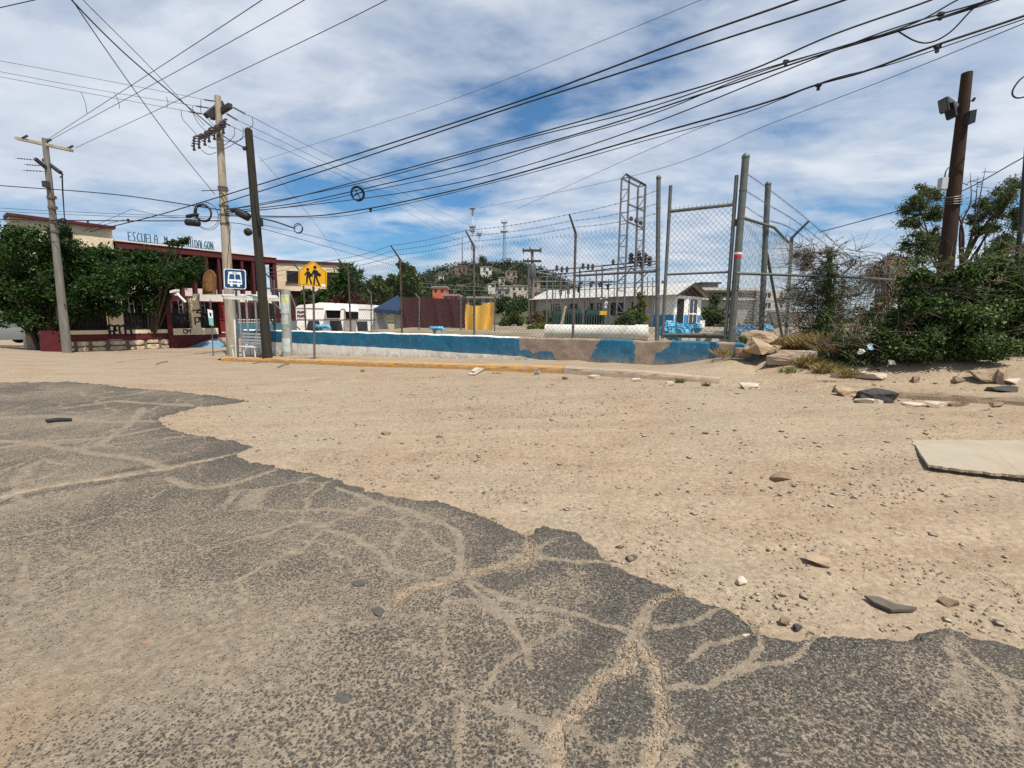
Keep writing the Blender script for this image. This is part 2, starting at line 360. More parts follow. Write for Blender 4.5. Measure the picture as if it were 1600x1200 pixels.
CRACKS = [([(823, 832), (830, 876), (761, 893), (713, 907), (660, 922), (637, 930), (589, 962)], .022), ([(720, 905), (722, 862), (710, 832), (686, 818), (637, 800), (600, 792), (530, 765)], .012),
 ([(734, 915), (809, 948), (912, 966), (974, 993)], .014), ([(1060, 920), (1022, 945), (995, 993), (974, 1048), (926, 1089), (892, 1131), (864, 1165), (872, 1230)], .024),
 ([(990, 1000), (1022, 1055), (1036, 1110), (1029, 1151), (1009, 1200), (990, 1260)], .026), ([(1036, 1085), (1098, 1082), (1146, 1069), (1181, 1041), (1187, 1014), (1181, 976)], .013),
 ([(1160, 1060), (1242, 1045), (1263, 1014), (1270, 990)], .010), ([(1022, 986), (1091, 972), (1132, 950)], .010), ([(1071, 1038), (1105, 1010), (1160, 1000)], .004),
 ([(-60, 795), (0, 780), (50, 768), (125, 755), (200, 745), (260, 735), (320, 722), (372, 711)], .03), ([(260, 735), (215, 720), (175, 715), (110, 705), (50, 695), (-20, 690)], .018),
 ([(265, 750), (290, 762), (325, 765), (375, 757), (430, 738)], .02), ([(-30, 706), (50, 695), (120, 690), (190, 684), (262, 668)], .02), ([(490, 825), (550, 840), (600, 875), (615, 895), (670, 907)], .004),
 ([(530, 765), (600, 792), (665, 815), (700, 825)], .005), ([(950, 880), (905, 884), (840, 874)], .012), ([(0, 655), (80, 652), (160, 662), (245, 660)], .02), ([(150, 700), (200, 668), (225, 640)], .012),
 ([(730, 920), (800, 985), (830, 1050)], .003), ([(860, 1190), (820, 1160), (805, 1135)], .010), ([(100, 640), (180, 628), (300, 636)], .02)]
cracks_w = [([tuple(gpt(*p)[:2]) for p in c], w) for c, w in CRACKS]
# sheet: finer close by, coarser far away, right round the compass
th = np.concatenate([np.linspace(-58, 58, 1000), np.linspace(60, 300, 50)]); th = np.radians(th); NT = len(th)
rr_ = np.concatenate([[.05, .4], np.linspace(.85**-.6, 34**-.6, 540)**(-1/.6), np.geomspace(36, 3500, 22)]); NR = len(rr_)
TT, RR = np.meshgrid(th, rr_); GX = RR*np.sin(TT); GY = RR*np.cos(TT)
GZ = gz(GX, GY); U_, S_ = us(GX, GY); near = np.clip(1-RR/45, 0, 1)
und = fbm(GX*.55, GY*.55, 3, 5)*.05 + fbm(U_*.35, S_*1.3, 2, 9)*.018*sst(-.3, 1.5, S_) + fbm(GX*3, GY*3, 3, 21)*.013 + fbm(GX*11, GY*11, 2, 33)*.009
far = sst(40, 90, RR); GZ = GZ*(1-far) + (-.6)*far
asd = np.full(GX.shape, -1.0); crk = np.full(GX.shape, 9.0); crk_s = crk.copy(); sel = RR < 34
asd[sel] = poly_dist(GX[sel], GY[sel], asph_poly, True)
nz = fbm(GX*2.2, GY*2.2, 3, 3)*.08 + fbm(GX*9, GY*9, 3, 4)*.06 + fbm(GX*34, GY*34, 3, 8)*.022
d_out = asd + nz
cs = sel & (asd > -.3)
for c, w in cracks_w:
    wob = fbm(GX[cs]*5, GY[cs]*5, 3, 14)*.045
    pd_ = poly_dist(GX[cs]+wob, GY[cs]+fbm(GX[cs]*5, GY[cs]*5, 3, 15)*.045, c, False); crk_s[cs] = np.minimum(crk_s[cs], pd_-w*.5)
    if w > .0215: crk[cs] = np.minimum(crk[cs], pd_ - w*.5*(1+1.9*fbm(GX[cs]*6, GY[cs]*6, 3, 16)) - .004*np.clip(RR[cs]-3.5, 0, 5))
crk = crk + fbm(GX*18, GY*18, 3, 18)*.022 + fbm(GX*70, GY*70, 2, 19)*.010
inside = sst(-.02, .10, asd)
base = GZ + und*near*(1-.85*inside) + .010*inside*fbm(GX*1.2, GY*1.2, 2, 40)
DZ = base + .012*sst(.03, .12, d_out) + (fbm(GX*60, GY*60, 2, 48)*.006)*inside          # dirt packed into the cracks
wd = 1+RR*.12
lift = -.03 + .052*sst(-.018, .014, d_out/wd)
AZ = np.minimum(base+lift, np.where(crk < .5, base + .012 - .02 + .030*sst(-.012, .012, crk/wd), 9)) + fbm(GX*40, GY*40, 2, 44)*.003
idx = np.arange(NR*NT).reshape(NR, NT)
def grid_faces(ix): return np.stack([ix[:-1, :-1], ix[:-1, 1:], ix[1:, 1:], ix[1:, :-1]], -1).reshape(-1, 4)
Fg = grid_faces(idx); keep = (RR < 28) & (asd > -.25); kf = keep.ravel()[Fg].all(1)
# dirt: skip what lies well under the asphalt
deep = ((d_out > .25) & (crk > .25)).ravel()[Fg].all(1)
VG = np.stack([GX, GY, DZ], -1).reshape(-1, 3); Fd = Fg[~(deep & kf)]
o = np_mesh('ground', VG, Fd[:, ::-1], M_DIRT, smooth=True); tag(o, 'bare sandy dirt covering the street and the whole ground', kind='structure')
VA = np.stack([GX, GY, AZ], -1).reshape(-1, 3); Fa = Fg[kf]; Fa = Fa[((d_out > -.05) & (crk > -.05)).ravel()[Fa].any(1)]; used, inv = np.unique(Fa, return_inverse=True)
o = np_mesh('asphalt_road', VA[used], inv.reshape(-1, 4)[:, ::-1], M_ASPH, smooth=True); tag(o, 'cracked dusty asphalt with a ragged broken edge in the dirt', kind='structure')
dust = .40 + .30*fbm(GX*.8, GY*.8, 3, 60) - .55*np.exp(-np.maximum(d_out, 0)/.10)*(.5+sst(-.2, .3, fbm(GX*1.5, GY*1.5, 2, 61))) + .12*np.exp(-np.maximum(crk, 0)/.06) - .30*np.exp(-((crk-.13)/.08)**2)*(sst(-.1, .25, fbm(GX*1.7, GY*1.7, 2, 62)))
c1 = gpt(60, 1090); dust = dust + .30*np.exp(-(((GX-c1.x)/1.3)**2+((GY-c1.y)/.75)**2)); dust = dust - .03*sst(3, 9, RR)
c2 = gpt(-20, 1160); warm = .5*np.exp(-(((GX-c2.x)/.22)**2+((GY-c2.y)/.25)**2))
for nm, arr in (('dust', dust), ('warm', warm), ('crack', np.exp(-(np.maximum(crk_s, 0)/(.006+.0032*RR))**2))):
    a = o.data.attributes.new(nm, 'FLOAT', 'POINT'); a.data.foreach_set('value', np.clip(arr, 0, 1.2).ravel()[used].astype(np.float32))
# surface height to stand things on
from mathutils.bvhtree import BVHTree
def GH(x, y):
    u, s = us(x, y); walk = .135+.18*math.exp(-((u+1.25)/.75)**2)*float(sst(-.35, -1.35, s)) if (-19.5 < u < -.8 and -1.65 < s < -.12) else 0
    return walk + float(gz(x, y)) + float((fbm(np.array([x*.55]), np.array([y*.55]), 3, 5)*.05)[0])*.7
# ------------------------------------------------------------------ strip of lighter paving in front of the school, far left
M_OLDROAD = mat('old_paving', (.30, .245, .19), .95, .22, 1.5, .25, 60, dirt=(.42, .32, .22), dirt_amt=.6, dirt_scale=.5)
a0 = [(-400, 566), (-100, 561), (60, 556), (200, 551), (330, 547), (430, 540)]; a1 = [(-400, 585), (-100, 574), (60, 566), (200, 561), (300, 556), (345, 553)]
vs = []
for k in range(len(a0)): vs += [gpt(*a0[k]), gpt(*a1[k])]
# ------------------------------------------------------------------ sidewalk and kerb
M_CONC = mat('bare_concrete', (.33, .27, .21), .92, .3, 6, .35, 45, dirt=(.42, .30, .20), dirt_amt=.55, dirt_scale=2.5)
M_YEL = mat('kerb_yellow_paint', (.60, .27, .025), .75, .25, 9, .3, 60, dirt=(.36, .245, .14), dirt_amt=.72, dirt_scale=5)
us_ = np.linspace(-20.2, -.3, 240); ss_ = np.linspace(-.1, -1.62, 16); UU, SS2 = np.meshgrid(us_, ss_)
X, Y = US(UU, SS2); endf = sst(-.3, -1.0, UU)*sst(-20.2, -18.4, UU)
Zs = zk(UU)+.135*endf + fbm(X*2, Y*2, 3, 70)*.03 + .05*sst(-.9, -1.45, SS2)*(.6+fbm(X*1.3, Y*1.3, 2, 71)) + .19*np.exp(-((UU+1.25)/.75)**2)*sst(-.35, -1.35, SS2) - .16*(1-endf)
kk = sst(-.45, -.1, SS2)*sst(-3.0, -2.2, UU); Zs = Zs*(1-kk)+(gz(X, Y)-.06)*kk
ix = np.arange(UU.size).reshape(UU.shape)
tag(np_mesh('sidewalk', np.stack([X, Y, Zs], -1).reshape(-1, 3), grid_faces(ix)[:, ::-1], M_DIRT, smooth=True), 'dirt covered sidewalk between kerb and blue wall', kind='structure')
def kerb(name, u0, u1, m, label, drop=0.0, low=0.0):
    n = max(6, int((u1-u0)/.12)); V = []; Fq = []
    prof = [(.03, -.12), (.012, .07), (.0, .115), (-.02, .138), (-.08, .145), (-.17, .14), (-.18, -.05)]; k = len(prof)
    for i in range(n+1):
        u = u0+(u1-u0)*i/n; e = max(0, 1-(u1-u)/1.4) if drop else 0
        for s, z in prof:
            x, y = US(u, s); w = .014*(random.random()-.5)
            w2 = .05*float(fbm(np.array([u*1.6]), np.array([s*3]), 3, 77)[0]) if u0 > 0 else 0; V.append((x+w+w2, y+w+w2*1.4, float(zk(u))+z*(1-e*drop)*(.85 if u0 > 0 else 1)+w*.8+w2*.5))
    for i in range(n):
        for j in range(k-1): Fq.append((i*k+j, (i+1)*k+j, (i+1)*k+j+1, i*k+j+1))
    b = MB(); b.add(V, Fq); b.add([V[j] for j in range(k)], [tuple(range(k))]); b.add([V[n*k+j] for j in range(k)], [tuple(range(k-1, -1, -1))])
    tag(b.build(name, m, None, False), label, kind='structure')
uk = us(*on_s(880, 581, 0)[:2])[0]; ul = us(*on_s(345, 558, 0)[:2])[0]
kerb('kerb', ul, uk-.02, M_YEL, 'worn yellow painted kerb in front of the blue wall')
kerb('kerb', uk, -1.3, M_CONC, 'bare grey broken kerb sinking into the dirt', .3)
kerb('kerb', .35, 4.2, mat('dusty_kerb', (.25, .185, .125), .95, .3, 6, .4, 40, dirt=(.30, .225, .15), dirt_amt=.6, dirt_scale=3), 'half buried dirt coloured kerb running on towards the right edge', 0)
# ------------------------------------------------------------------ the low blue wall: painted render, bare patches, whitewashed foot
def wall_mat():
    m = bpy.data.materials.new('wall_paint'); m.use_nodes = True; nt = m.node_tree; N = nt.nodes; L = nt.links; bs = N['Principled BSDF']; bs.inputs['Roughness'].default_value = .7
    tc = N.new('ShaderNodeTexCoord'); P = tc.outputs['Object']
    def nz(sc, det=8, ro=.65):
        n = N.new('ShaderNodeTexNoise'); n.inputs['Scale'].default_value = sc; n.inputs['Detail'].default_value = det; n.inputs['Roughness'].default_value = ro; L.new(P, n.inputs[0]); return n.outputs[0]
    def rp(s, *st):
        r = N.new('ShaderNodeValToRGB'); L.new(s, r.inputs[0])
        while len(r.color_ramp.elements) < len(st): r.color_ramp.elements.new(.5)
        for e, (p, c) in zip(r.color_ramp.elements, st): e.position = p; e.color = (*c, 1) if isinstance(c, tuple) else (c, c, c, 1)
        return r.outputs[0]
    def mx(f, a, b):
        x = N.new('ShaderNodeMixRGB')
        for i, v in enumerate((f, a, b)):
            if isinstance(v, tuple): x.inputs[i].default_value = (*v, 1)
            else: L.new(v, x.inputs[i])
        return x.outputs[0]
    n = nz(3); f = nz(22)
    blue = rp(n, (.3, (.002, .105, .19)), (.7, (.007, .145, .25))); white = rp(n, (.3, (.74, .69, .60)), (.7, (.88, .84, .75)))
    bare = rp(nz(4.5), (.3, (.21, .155, .115)), (.6, (.33, .25, .185)), (.8, (.40, .33, .27)))
    blue = mx(rp(nz(9, 10, .75), (.60, 0.0), (.66, .75)), blue, (.22, .33, .38))
    blue = mx(rp(nz(1.6, 10, .8), (.62, 0.0), (.80, .45)), blue, (.05, .13, .17))
    white = mx(rp(nz(6, 10, .75), (.60, 0.0), (.72, .8)), white, (.45, .37, .28))
    def att(nm):
        a = N.new('ShaderNodeAttribute'); a.attribute_name = nm
        ad = N.new('ShaderNodeMath'); ad.operation = 'MULTIPLY_ADD'; L.new(f, ad.inputs[0]); ad.inputs[1].default_value = .5; L.new(a.outputs['Fac'], ad.inputs[2])
        return rp(ad.outputs[0], (.60, 0.0), (.66, 1.0))
    c = mx(att('white'), blue, white); c = mx(att('bare'), c, bare)
    sp_ = N.new('ShaderNodeAttribute'); sp_.attribute_name = 'splash'; sm = N.new('ShaderNodeMath'); sm.operation = 'MULTIPLY'; L.new(sp_.outputs['Fac'], sm.inputs[0]); L.new(rp(nz(7, 9, .7), (.35, 0.0), (.65, .95)), sm.inputs[1]); c = mx(sm.outputs[0], c, (.30, .22, .145))
    dm_ = N.new('ShaderNodeMapping'); dm_.inputs['Scale'].default_value = (5, 5, .35); L.new(P, dm_.inputs[0]); dn_ = N.new('ShaderNodeTexNoise'); dn_.inputs['Scale'].default_value = 2.2; dn_.inputs['Detail'].default_value = 6; L.new(dm_.outputs[0], dn_.inputs[0]); c = mx(rp(dn_.outputs[0], (.58, 0.0), (.75, .28)), c, (.20, .17, .14))
    L.new(c, bs.inputs['Base Color']); b = N.new('ShaderNodeBump'); b.inputs['Strength'].default_value = .5; b.inputs['Distance'].default_value = .012; L.new(f, b.inputs['Height']); L.new(b.outputs[0], bs.inputs['Normal'])
    return m
SW = -1.43                                       # front face of the wall in street terms
u_l = us(*on_s(380, 516, SW)[:2])[0]; u_r = us(*on_s(1188, 536, SW)[:2])[0]
def wall_top(u): return np.interp(u, [-22, -17.7, -10.7, -4.8, -3.2, -1.6, 0], [.915, .935, 1.0, 1.02, 1.03, 1.06, 1.05])
wroot = thing('retaining_wall', 'low blue painted retaining wall with bare patches and whitewashed foot', 'wall', (*US((u_l+u_r)/2, SW), .2))
nu = 520; uu = np.linspace(u_l, u_r, nu)
prof = [(SW, t) for t in np.linspace(0, 1, 26)] + [(SW-.03, 1.012), (SW-.25, 1.012), (SW-.26, .3)]
V = np.zeros((len(prof), nu, 3)); Us = np.zeros((len(prof), nu)); Tz = np.zeros_like(Us)
zb = zk(uu)-.25; zt = wall_top(uu)
brk = sst(u_r-.02, u_r-.35, uu)                 # broken right end
for j, (s, t) in enumerate(prof):
    z = zb+(zt-zb)*t; w = fbm(uu*3, np.full(nu, t*3.0), 3, 80)*.02
    topw = (fbm(uu*2.3, uu*0, 3, 82)*.022 - (1-brk)*.16)*sst(.8, 1, t)
    x, y = US(uu, s+w*(s == SW)); V[j] = np.stack([x, y, z+topw], -1); Us[j] = uu; Tz[j] = z
ix = np.arange(V.shape[0]*nu).reshape(-1, nu); Fw = grid_faces(ix)
wo = np_mesh('wall_body', V.reshape(-1, 3), Fw, wall_mat(), wroot)
pts = np.stack([V[..., 0], V[..., 1], V[..., 2]], -1).reshape(-1, 3)
def upx(px, py): return us(*on_s(px, py, SW)[:2])[0]
wl_z = [on_s(px, py, SW).z for px, py in ((380, 534), (425, 535), (545, 541), (640, 546), (740, 553), (810, 557), (860, 565), (1190, 640))]
wl_u = [upx(px, 540) for px in (380, 425, 545, 640, 740, 810, 860, 1190)]
Zl = np.interp(Us, wl_u, wl_z); whit = np.clip(.5+(Zl-Tz)/.06+fbm(Us*4, Tz*4, 3, 83)*.25, 0, 1); whit = np.maximum(whit, (Tz > wall_top(Us)-.028)*.62*(Us < upx(812, 530)))  # whitewashed foot, plus a pale strip painting the lit top edge
def region(poly):
    P = [(upx(px, py), on_s(px, py, SW).z) for px, py in poly]; return poly_dist(Us, Tz, P, True)
dd = np.maximum.reduce([region(p) for p in ([(809, 520), (812, 545), (836, 550), (862, 549), (872, 566), (872, 575), (908, 575), (925, 552), (936, 534), (940, 520)], [(990, 520), (993, 545), (990, 575), (1016, 575), (1024, 552), (1048, 541), (1062, 520)], [(1120, 520), (1124, 560), (1134, 570), (1146, 545), (1152, 520)])])
bare = np.clip(.5+dd/.07+fbm(Us*5, Tz*5, 3, 85)*1.0+fbm(Us*19, Tz*19, 3, 86)*.8, 0, 1)
splash = np.exp(-np.maximum(Tz-(zk(Us)+.19+.18*np.exp(-((Us+1.25)/.75)**2)), 0)/.10)
for nm, arr in (('white', whit), ('bare', bare), ('splash', splash)):
    a = wo.data.attributes.new(nm, 'FLOAT', 'POINT'); a.data.foreach_set('value', arr.ravel().astype(np.float32))
# end faces
b = MB(); e = [tuple(V[j, -1]) for j in range(len(prof))]; b.add(e, [tuple(range(len(e)))]); e = [tuple(V[j, 0]) for j in range(len(prof))]; b.add(e, [tuple(range(len(e)-1, -1, -1))]); b.build('broken_end', M_CONC, wroot)
# yard behind the wall
ua = np.concatenate([np.linspace(-24, -1, 100), np.linspace(0, 50, 60)]); sa = -np.concatenate([np.linspace(1.64, 6, 20), np.geomspace(7, 140, 24)]); UU, SS2 = np.meshgrid(ua, sa); X, Y = US(UU, SS2)
hz = .93 - 1.25*sst(-5.9, -7.6, X) ; rt = sst(-1.2, -.5, UU); hz = hz*(1-rt) + rt*(np.minimum(gz(X, Y)-.04, .93)+(.93-np.minimum(gz(X, Y)-.04, .93))*sst(-2.2, -4.5, SS2)); hz = hz + fbm(X*.8, Y*.8, 3, 90)*.06
hz = np.where((X < -7.6) & (Y < 21), np.minimum(hz, -.5), hz); ix = np.arange(UU.size).reshape(UU.shape)
M_YARD = mat('yard_dirt', (.27, .215, .15), .95, .4, 1.1, .4, 25, dirt=(.12, .115, .05), dirt_amt=.45, dirt_scale=.7)
tag(np_mesh('yard_ground', np.stack([X, Y, hz], -1).reshape(-1, 3), grid_faces(ix)[:, ::-1], M_YARD, smooth=True), 'level dirt yard behind the blue wall', kind='structure')
# ------------------------------------------------------------------ shared paints and metals
GALV = mat('galvanised_steel', (.125, .142, .136), .5, .3, 8, .1, 60, dirt=(.13, .10, .07), dirt_amt=.35, dirt_scale=5, metal=.35)
DARKPIPE = mat('weathered_pipe', (.11, .105, .10), .6, .35, 9, .15, 60, dirt=(.12, .06, .035), dirt_amt=.4, dirt_scale=6, metal=.2)
RUSTPIPE = mat('rusty_pipe', (.085, .06, .05), .75, .4, 9, .2, 60)
WIRE = mat('fence_wire', (.12, .12, .115), .5, .2, 9, metal=.4)
BLACK = mat('black_cable', (.018, .018, .02), .6, .3, 5)
GREYWIRE = mat('bare_conductor', (.10, .10, .105), .5, .3, 5)
CONCPOLE = mat('pole_concrete', (.35, .30, .23), .9, .22, 3, .3, 30, dirt=(.27, .22, .16), dirt_amt=.35, dirt_scale=2, stretch=(3, 3, .4))
GREYPOLE = mat('grey_pole_concrete', (.19, .175, .15), .9, .3, 3, .35, 30, dirt=(.13, .115, .095), dirt_amt=.45, dirt_scale=2, stretch=(3, 3, .4))
WOODPOLE = mat('old_pole_wood', (.034, .028, .019), .9, .45, 3, .6, 20, dirt=(.04, .035, .02), dirt_amt=.4, dirt_scale=2, stretch=(9, 9, .35))
REDWOOD = mat('creosote_pole_wood', (.045, .023, .013), .9, .5, 3, .6, 20, dirt=(.03, .02, .015), dirt_amt=.45, dirt_scale=2, stretch=(9, 9, .35))
CROSS = mat('crossarm_timber', (.045, .04, .04), .85, .3, 6)
CERAM = mat('insulator', (.07, .055, .05), .3, .3, 6, spec=.5)
WHITE = mat('white_paint', (.74, .72, .66), .55, .12, 4, .1, 30, dirt=(.45, .40, .33), dirt_amt=.2, dirt_scale=3)
CREAM = mat('cream_render', (.66, .54, .38), .85, .14, 2, .2, 30, dirt=(.48, .38, .26), dirt_amt=.3, dirt_scale=.8)
MAROON = mat('maroon_paint', (.085, .012, .015), .7, .25, 3, .1, 30)
DKMAROON = mat('dark_maroon_paint', (.055, .014, .016), .7, .3, 3)
DARK = mat('dark_interior', (.012, .011, .012), .9, .2, 2)
GLASS = mat('dark_window_glass', (.02, .024, .028), .12, .3, 2, spec=.6)
LBLUE = mat('pump_blue_paint', (.10, .37, .55), .5, .3, 6, .15, 40, dirt=(.06, .14, .18), dirt_amt=.25, dirt_scale=4)
CONC = M_CONC
V3 = lambda p, dx=0, dy=0, dz=0: Vector((p[0]+dx, p[1]+dy, p[2]+dz))
# ------------------------------------------------------------------ chain link fence on the wall
SF = -1.56
def barbed(mb, pts, r=.0045):
    P = wire_pts(pts, 12) if len(pts) > 2 else [Vector(pts[0]).lerp(Vector(pts[1]), k/10) - Vector((0, 0, .05*4*(k/10)*(1-k/10))) for k in range(11)]
    mb.tube(P, r, 4, False); acc = 0
    for a, b in zip(P[:-1], P[1:]):
        L_ = (b-a).length; d = (b-a).normalized(); t = .13-acc
        while t < L_:
            p = a+d*t; q = d.cross(Vector((random.gauss(0, 1), random.gauss(0, 1), random.gauss(0, 1)))).normalized()*.026
            mb.beam(p-q+d*.008, p+q-d*.008, .005, .005); mb.beam(p-q.cross(d), p+q.cross(d), .005, .005); t += .13
        acc = (acc+L_) % .13
def chain_link(p0, p1, zb0, zb1, zt0, zt1, pitch=.11, r=.0026, sag=0.0, tear=None):
    """straight diagonals of a diamond mesh between two plan points"""
    p0 = Vector((p0[0], p0[1], 0)); p1 = Vector((p1[0], p1[1], 0)); Ln = (p1-p0).length; d = (p1-p0)/Ln; nrm = Vector((-d.y, d.x, 0)); mb = MB()
    def P(x, t): k = x/Ln; return p0+d*x+Vector((0, 0, (zb0+(zb1-zb0)*k)*(1-t)+(zt0+(zt1-zt0)*k)*t)) + nrm*(sag*math.sin(math.pi*k)*math.sin(3*t+1))
    H = (zt0+zt1-zb0-zb1)/2; run = H/1.12; n = int((Ln+run)/pitch)+1
    for sgn in (1, -1):
        for i in range(n):
            x0 = i*pitch-run if sgn > 0 else i*pitch; x1 = x0+run*sgn
            seg = []
            for k in range(5):
                t = k/4; x = x0+(x1-x0)*t; seg.append((x, t))
            # clip to the panel
            ts = [0.0, 1.0]
            for lim in (0, Ln):
                if abs(x1-x0) > 1e-9:
                    tt = (lim-x0)/(x1-x0)
                    if 0 < tt < 1: ts.append(tt)
            ts.sort()
            for ta, tb in zip(ts[:-1], ts[1:]):
                xm = x0+(x1-x0)*(ta+tb)/2
                if not (0 <= xm <= Ln) or tb-ta < .01: continue
                m = 4 if sag else 1
                q = [P(x0+(x1-x0)*(ta+(tb-ta)*k/m), ta+(tb-ta)*k/m)+nrm*(.002*sgn) for k in range(m+1)]
                if tear and tear(q[0]): continue
                mb.tube(q, r, 3, False)
    for i in range(int(Ln/pitch)):
        a = P(i*pitch+pitch/2, 1); mb.beam(a-Vector((0, 0, .02)), a+d*.012+Vector((0, 0, .035)), .006, .006)
    return mb
fence = thing('chain_link_fence', 'long chain link fence with barbed wire along the top of the blue wall', 'fence', V3(on_s(760, 525, SF)), None)
posts = [(429, 517, 436), (478, 517, 428), (548, 518, 424), (628, 521, 405), (741, 524, 385), (895, 529, 365)]
NRM = Vector((-.545, -.838, 0)); tops = []; feet = []
for px, by, ty in posts:
    a = on_s(px, by, SF); a.z = float(wall_top(us(a.x, a.y)[0]))-.03; t = on_s(px, ty, SF); t.x, t.y = a.x, a.y
    arm = t + NRM*.36 + Vector((0, 0, .36)); b = MB(); b.tube([a, t-Vector((0, 0, .02)), t, arm], [.03, .03, .03, .02], 9); b.tube([t-Vector((0, 0, .10)), t-Vector((0, 0, .02))], .036, 9)
    b.build('fence_post', RUSTPIPE if px < 700 else DARKPIPE, fence, True); tops.append((t, arm)); feet.append(a)
g0b = on_s(1027, 531, SF); g0t = on_s(1029, 280, SF); gp = MB(); gp.tube([g0b-Vector((0, 0, .1)), g0t], .046, 12); gp.lathe([(.05, 0), (.055, .02), (.05, .05), (.02, .08)], g0t, n=12)
for z in (.35, .9, 1.5, 2.2, 2.8): gp.tube([g0b.lerp(g0t, z/3.4), g0b.lerp(g0t, (z+.03)/3.4)], .051, 12)
gp.build('terminal_post', GALV, fence, True)
allp = feet+[g0b]; allt = [t for t, a in tops]+[on_s(1028, 344, SF)]
for i in range(len(allp)-1):
    if i < 2: continue
    a, b = allp[i], allp[i+1]
    chain_link(a, b, a.z+.03, b.z+.03, allt[i].z-.02, allt[i+1].z-.02, sag=.015).build('wire_mesh', WIRE, fence)
b = MB(); r0 = feet[5].copy(); r0.z = on_s(896, 431, SF).z; r1 = on_s(1025, 424, SF); b.tube([r0, r1], .026, 9); b.build('mid_rail', DARKPIPE, fence, True)
for k, yy in enumerate((297, 318, 333)):
    end = on_s(1028, yy, SF); P = [t+(a-t)*f for (t, a) in tops for f in ((1.0, .66, .33)[k],)]+[end]
    b = MB()
    for i in range(len(P)-1): barbed(b, [P[i], P[i+1]])
    b.build('barbed_wire', WIRE, fence)
# gate between the two tall posts
gate = thing('pedestrian_gate', 'galvanised chain link gate leaf standing between two tall pipe posts', 'gate', V3(on_s(1088, 526, SF)))
A0 = on_s(1035, 529, SF); A1 = on_s(1048, 290, SF); B0 = on_s(1133, 530, SF); B1 = on_s(1151, 274, SF)
for p, q in ((A0, A1), (B0, B1)):
    b = MB(); b.tube([p, q], .036, 10); b.build('stile', GALV, gate, True)
def frac(p, q, z): k = (z-p.z)/(q.z-p.z); return p.lerp(q, k)
for (yl, yr, r) in ((331, 320, .034), (429, 425, .022), (523, 524, .034)):
    b = MB(); b.tube([frac(A0, A1, on_s(1042, yl, SF).z), frac(B0, B1, on_s(1142, yr, SF).z)], r, 9)
    if yl == 331:
        pa = frac(A0, A1, on_s(1042, yl, SF).z); pb = frac(B0, B1, on_s(1142, yr, SF).z)
        for k in range(15):
            c = pa.lerp(pb, (k+.5)/15); b.beam(c, c+Vector((random.uniform(-.01, .01), 0, .075)), .007, .007)
    b.build('gate_rail', GALV, gate, True)
za, zb_ = on_s(1042, 331, SF).z, on_s(1142, 320, SF).z
chain_link(A0.lerp(A1, .45), B0.lerp(B1, .45), A0.z+.08, B0.z+.08, za, zb_, pitch=.105, r=.003).build('wire_mesh', WIRE, gate)
b = MB(); m_ = B0.lerp(B1, .72); b.box(m_+Vector((.05, -.01, 0)), .06, .05, .12); b.build('hinge', DARKPIPE, gate); b = MB(); m_ = A0.lerp(A1, .38); b.box(m_+Vector((-.04, 0, 0)), .07, .05, .06); b.build('latch', DARKPIPE, gate)
# side fence running back, with its tall posts
SIDE = thing('side_fence', 'chain link fence running back from the tall gate post into the yard', 'fence', V3(on_s(1143, 530, SF)))
G1b = on_s(1142, 532, SF); G1t = on_s(1165, 248, SF); b = MB(); b.tube([G1b-Vector((0, 0, .15)), G1t], .066, 14); b.lathe([(.068, 0), (.074, .02), (.068, .06), (.03, .1)], G1t, n=14)
for k in (.1, .33, .5, .68, .83): b.tube([G1b.lerp(G1t, k), G1b.lerp(G1t, k+.008)], .072, 14)
b.build('terminal_post', GALV, SIDE, True)
b = MB(); st = G1b.lerp(G1t, .47); b.tube([st, st+Vector((0, 0, .05))], .069, 14); b.build('red_tape', mat('red_tape', (.5, .03, .03), .6, .2), SIDE); b = MB(); b.tube([st+Vector((0, 0, .055)), st+Vector((0, 0, .10))], .069, 14); b.build('white_tape', WHITE, SIDE)
Bb = at(1189, 522, 10.3); Bt = at(1200, 290, 10.3); b = MB(); b.tube([Bb, Bt], .058, 12); b.lathe([(.06, 0), (.066, .02), (.06, .05), (.03, .08)], Bt, n=12); b.build('fence_post', GALV, SIDE, True)
Cb = at(1228, 524, 12.8); Ct = at(1237, 372, 12.8); OUT2 = Vector((.77, -.64, 0)); Ca = Ct+OUT2*.36+Vector((0, 0, .40)); b = MB(); b.tube([Cb, Ct, Ca], [.045, .045, .032], 10); b.build('fence_post', GALV, SIDE, True)
b = MB(); b.tube([at(1222, 526, 12.2), at(1198, 395, 10.4)], .032, 9); b.build('brace', GALV, SIDE, True)
Db = at(1314, 512, 17.5); Dt = at(1317, 428, 17.5); Da = Dt+OUT2*.36+Vector((0, 0, .4)); b = MB(); b.tube([Db, Dt, Da], [.045, .045, .032], 10); b.build('fence_post', GALV, SIDE, True)
Eb = at(1385, 500, 24); Et = at(1387, 450, 24); b = MB(); b.tube([Eb, Et], .05, 8); b.build('fence_post', GALV, SIDE, True)
zr = at(1165, 336, G1b.y).z
b = MB(); p = G1b.lerp(G1t, .69); q = Cb.lerp(Ct, .93); b.tube([p, Vector((Bb.x+.08, Bb.y, (p.z+q.z)/2)), q], .03, 9)
for k in range(22): c = p.lerp(q, (k+.5)/22); b.beam(c, c+Vector((.01, 0, .07)), .007, .007)
b.build('top_rail', GALV, SIDE, True)
chain_link(G1b, Cb, 1.0, 1.0, p.z, q.z, sag=.05).build('wire_mesh', WIRE, SIDE); chain_link(Cb, Db, 1.0, 1.1, q.z, Dt.z-.1, pitch=.12, sag=.08).build('wire_mesh', WIRE, SIDE)
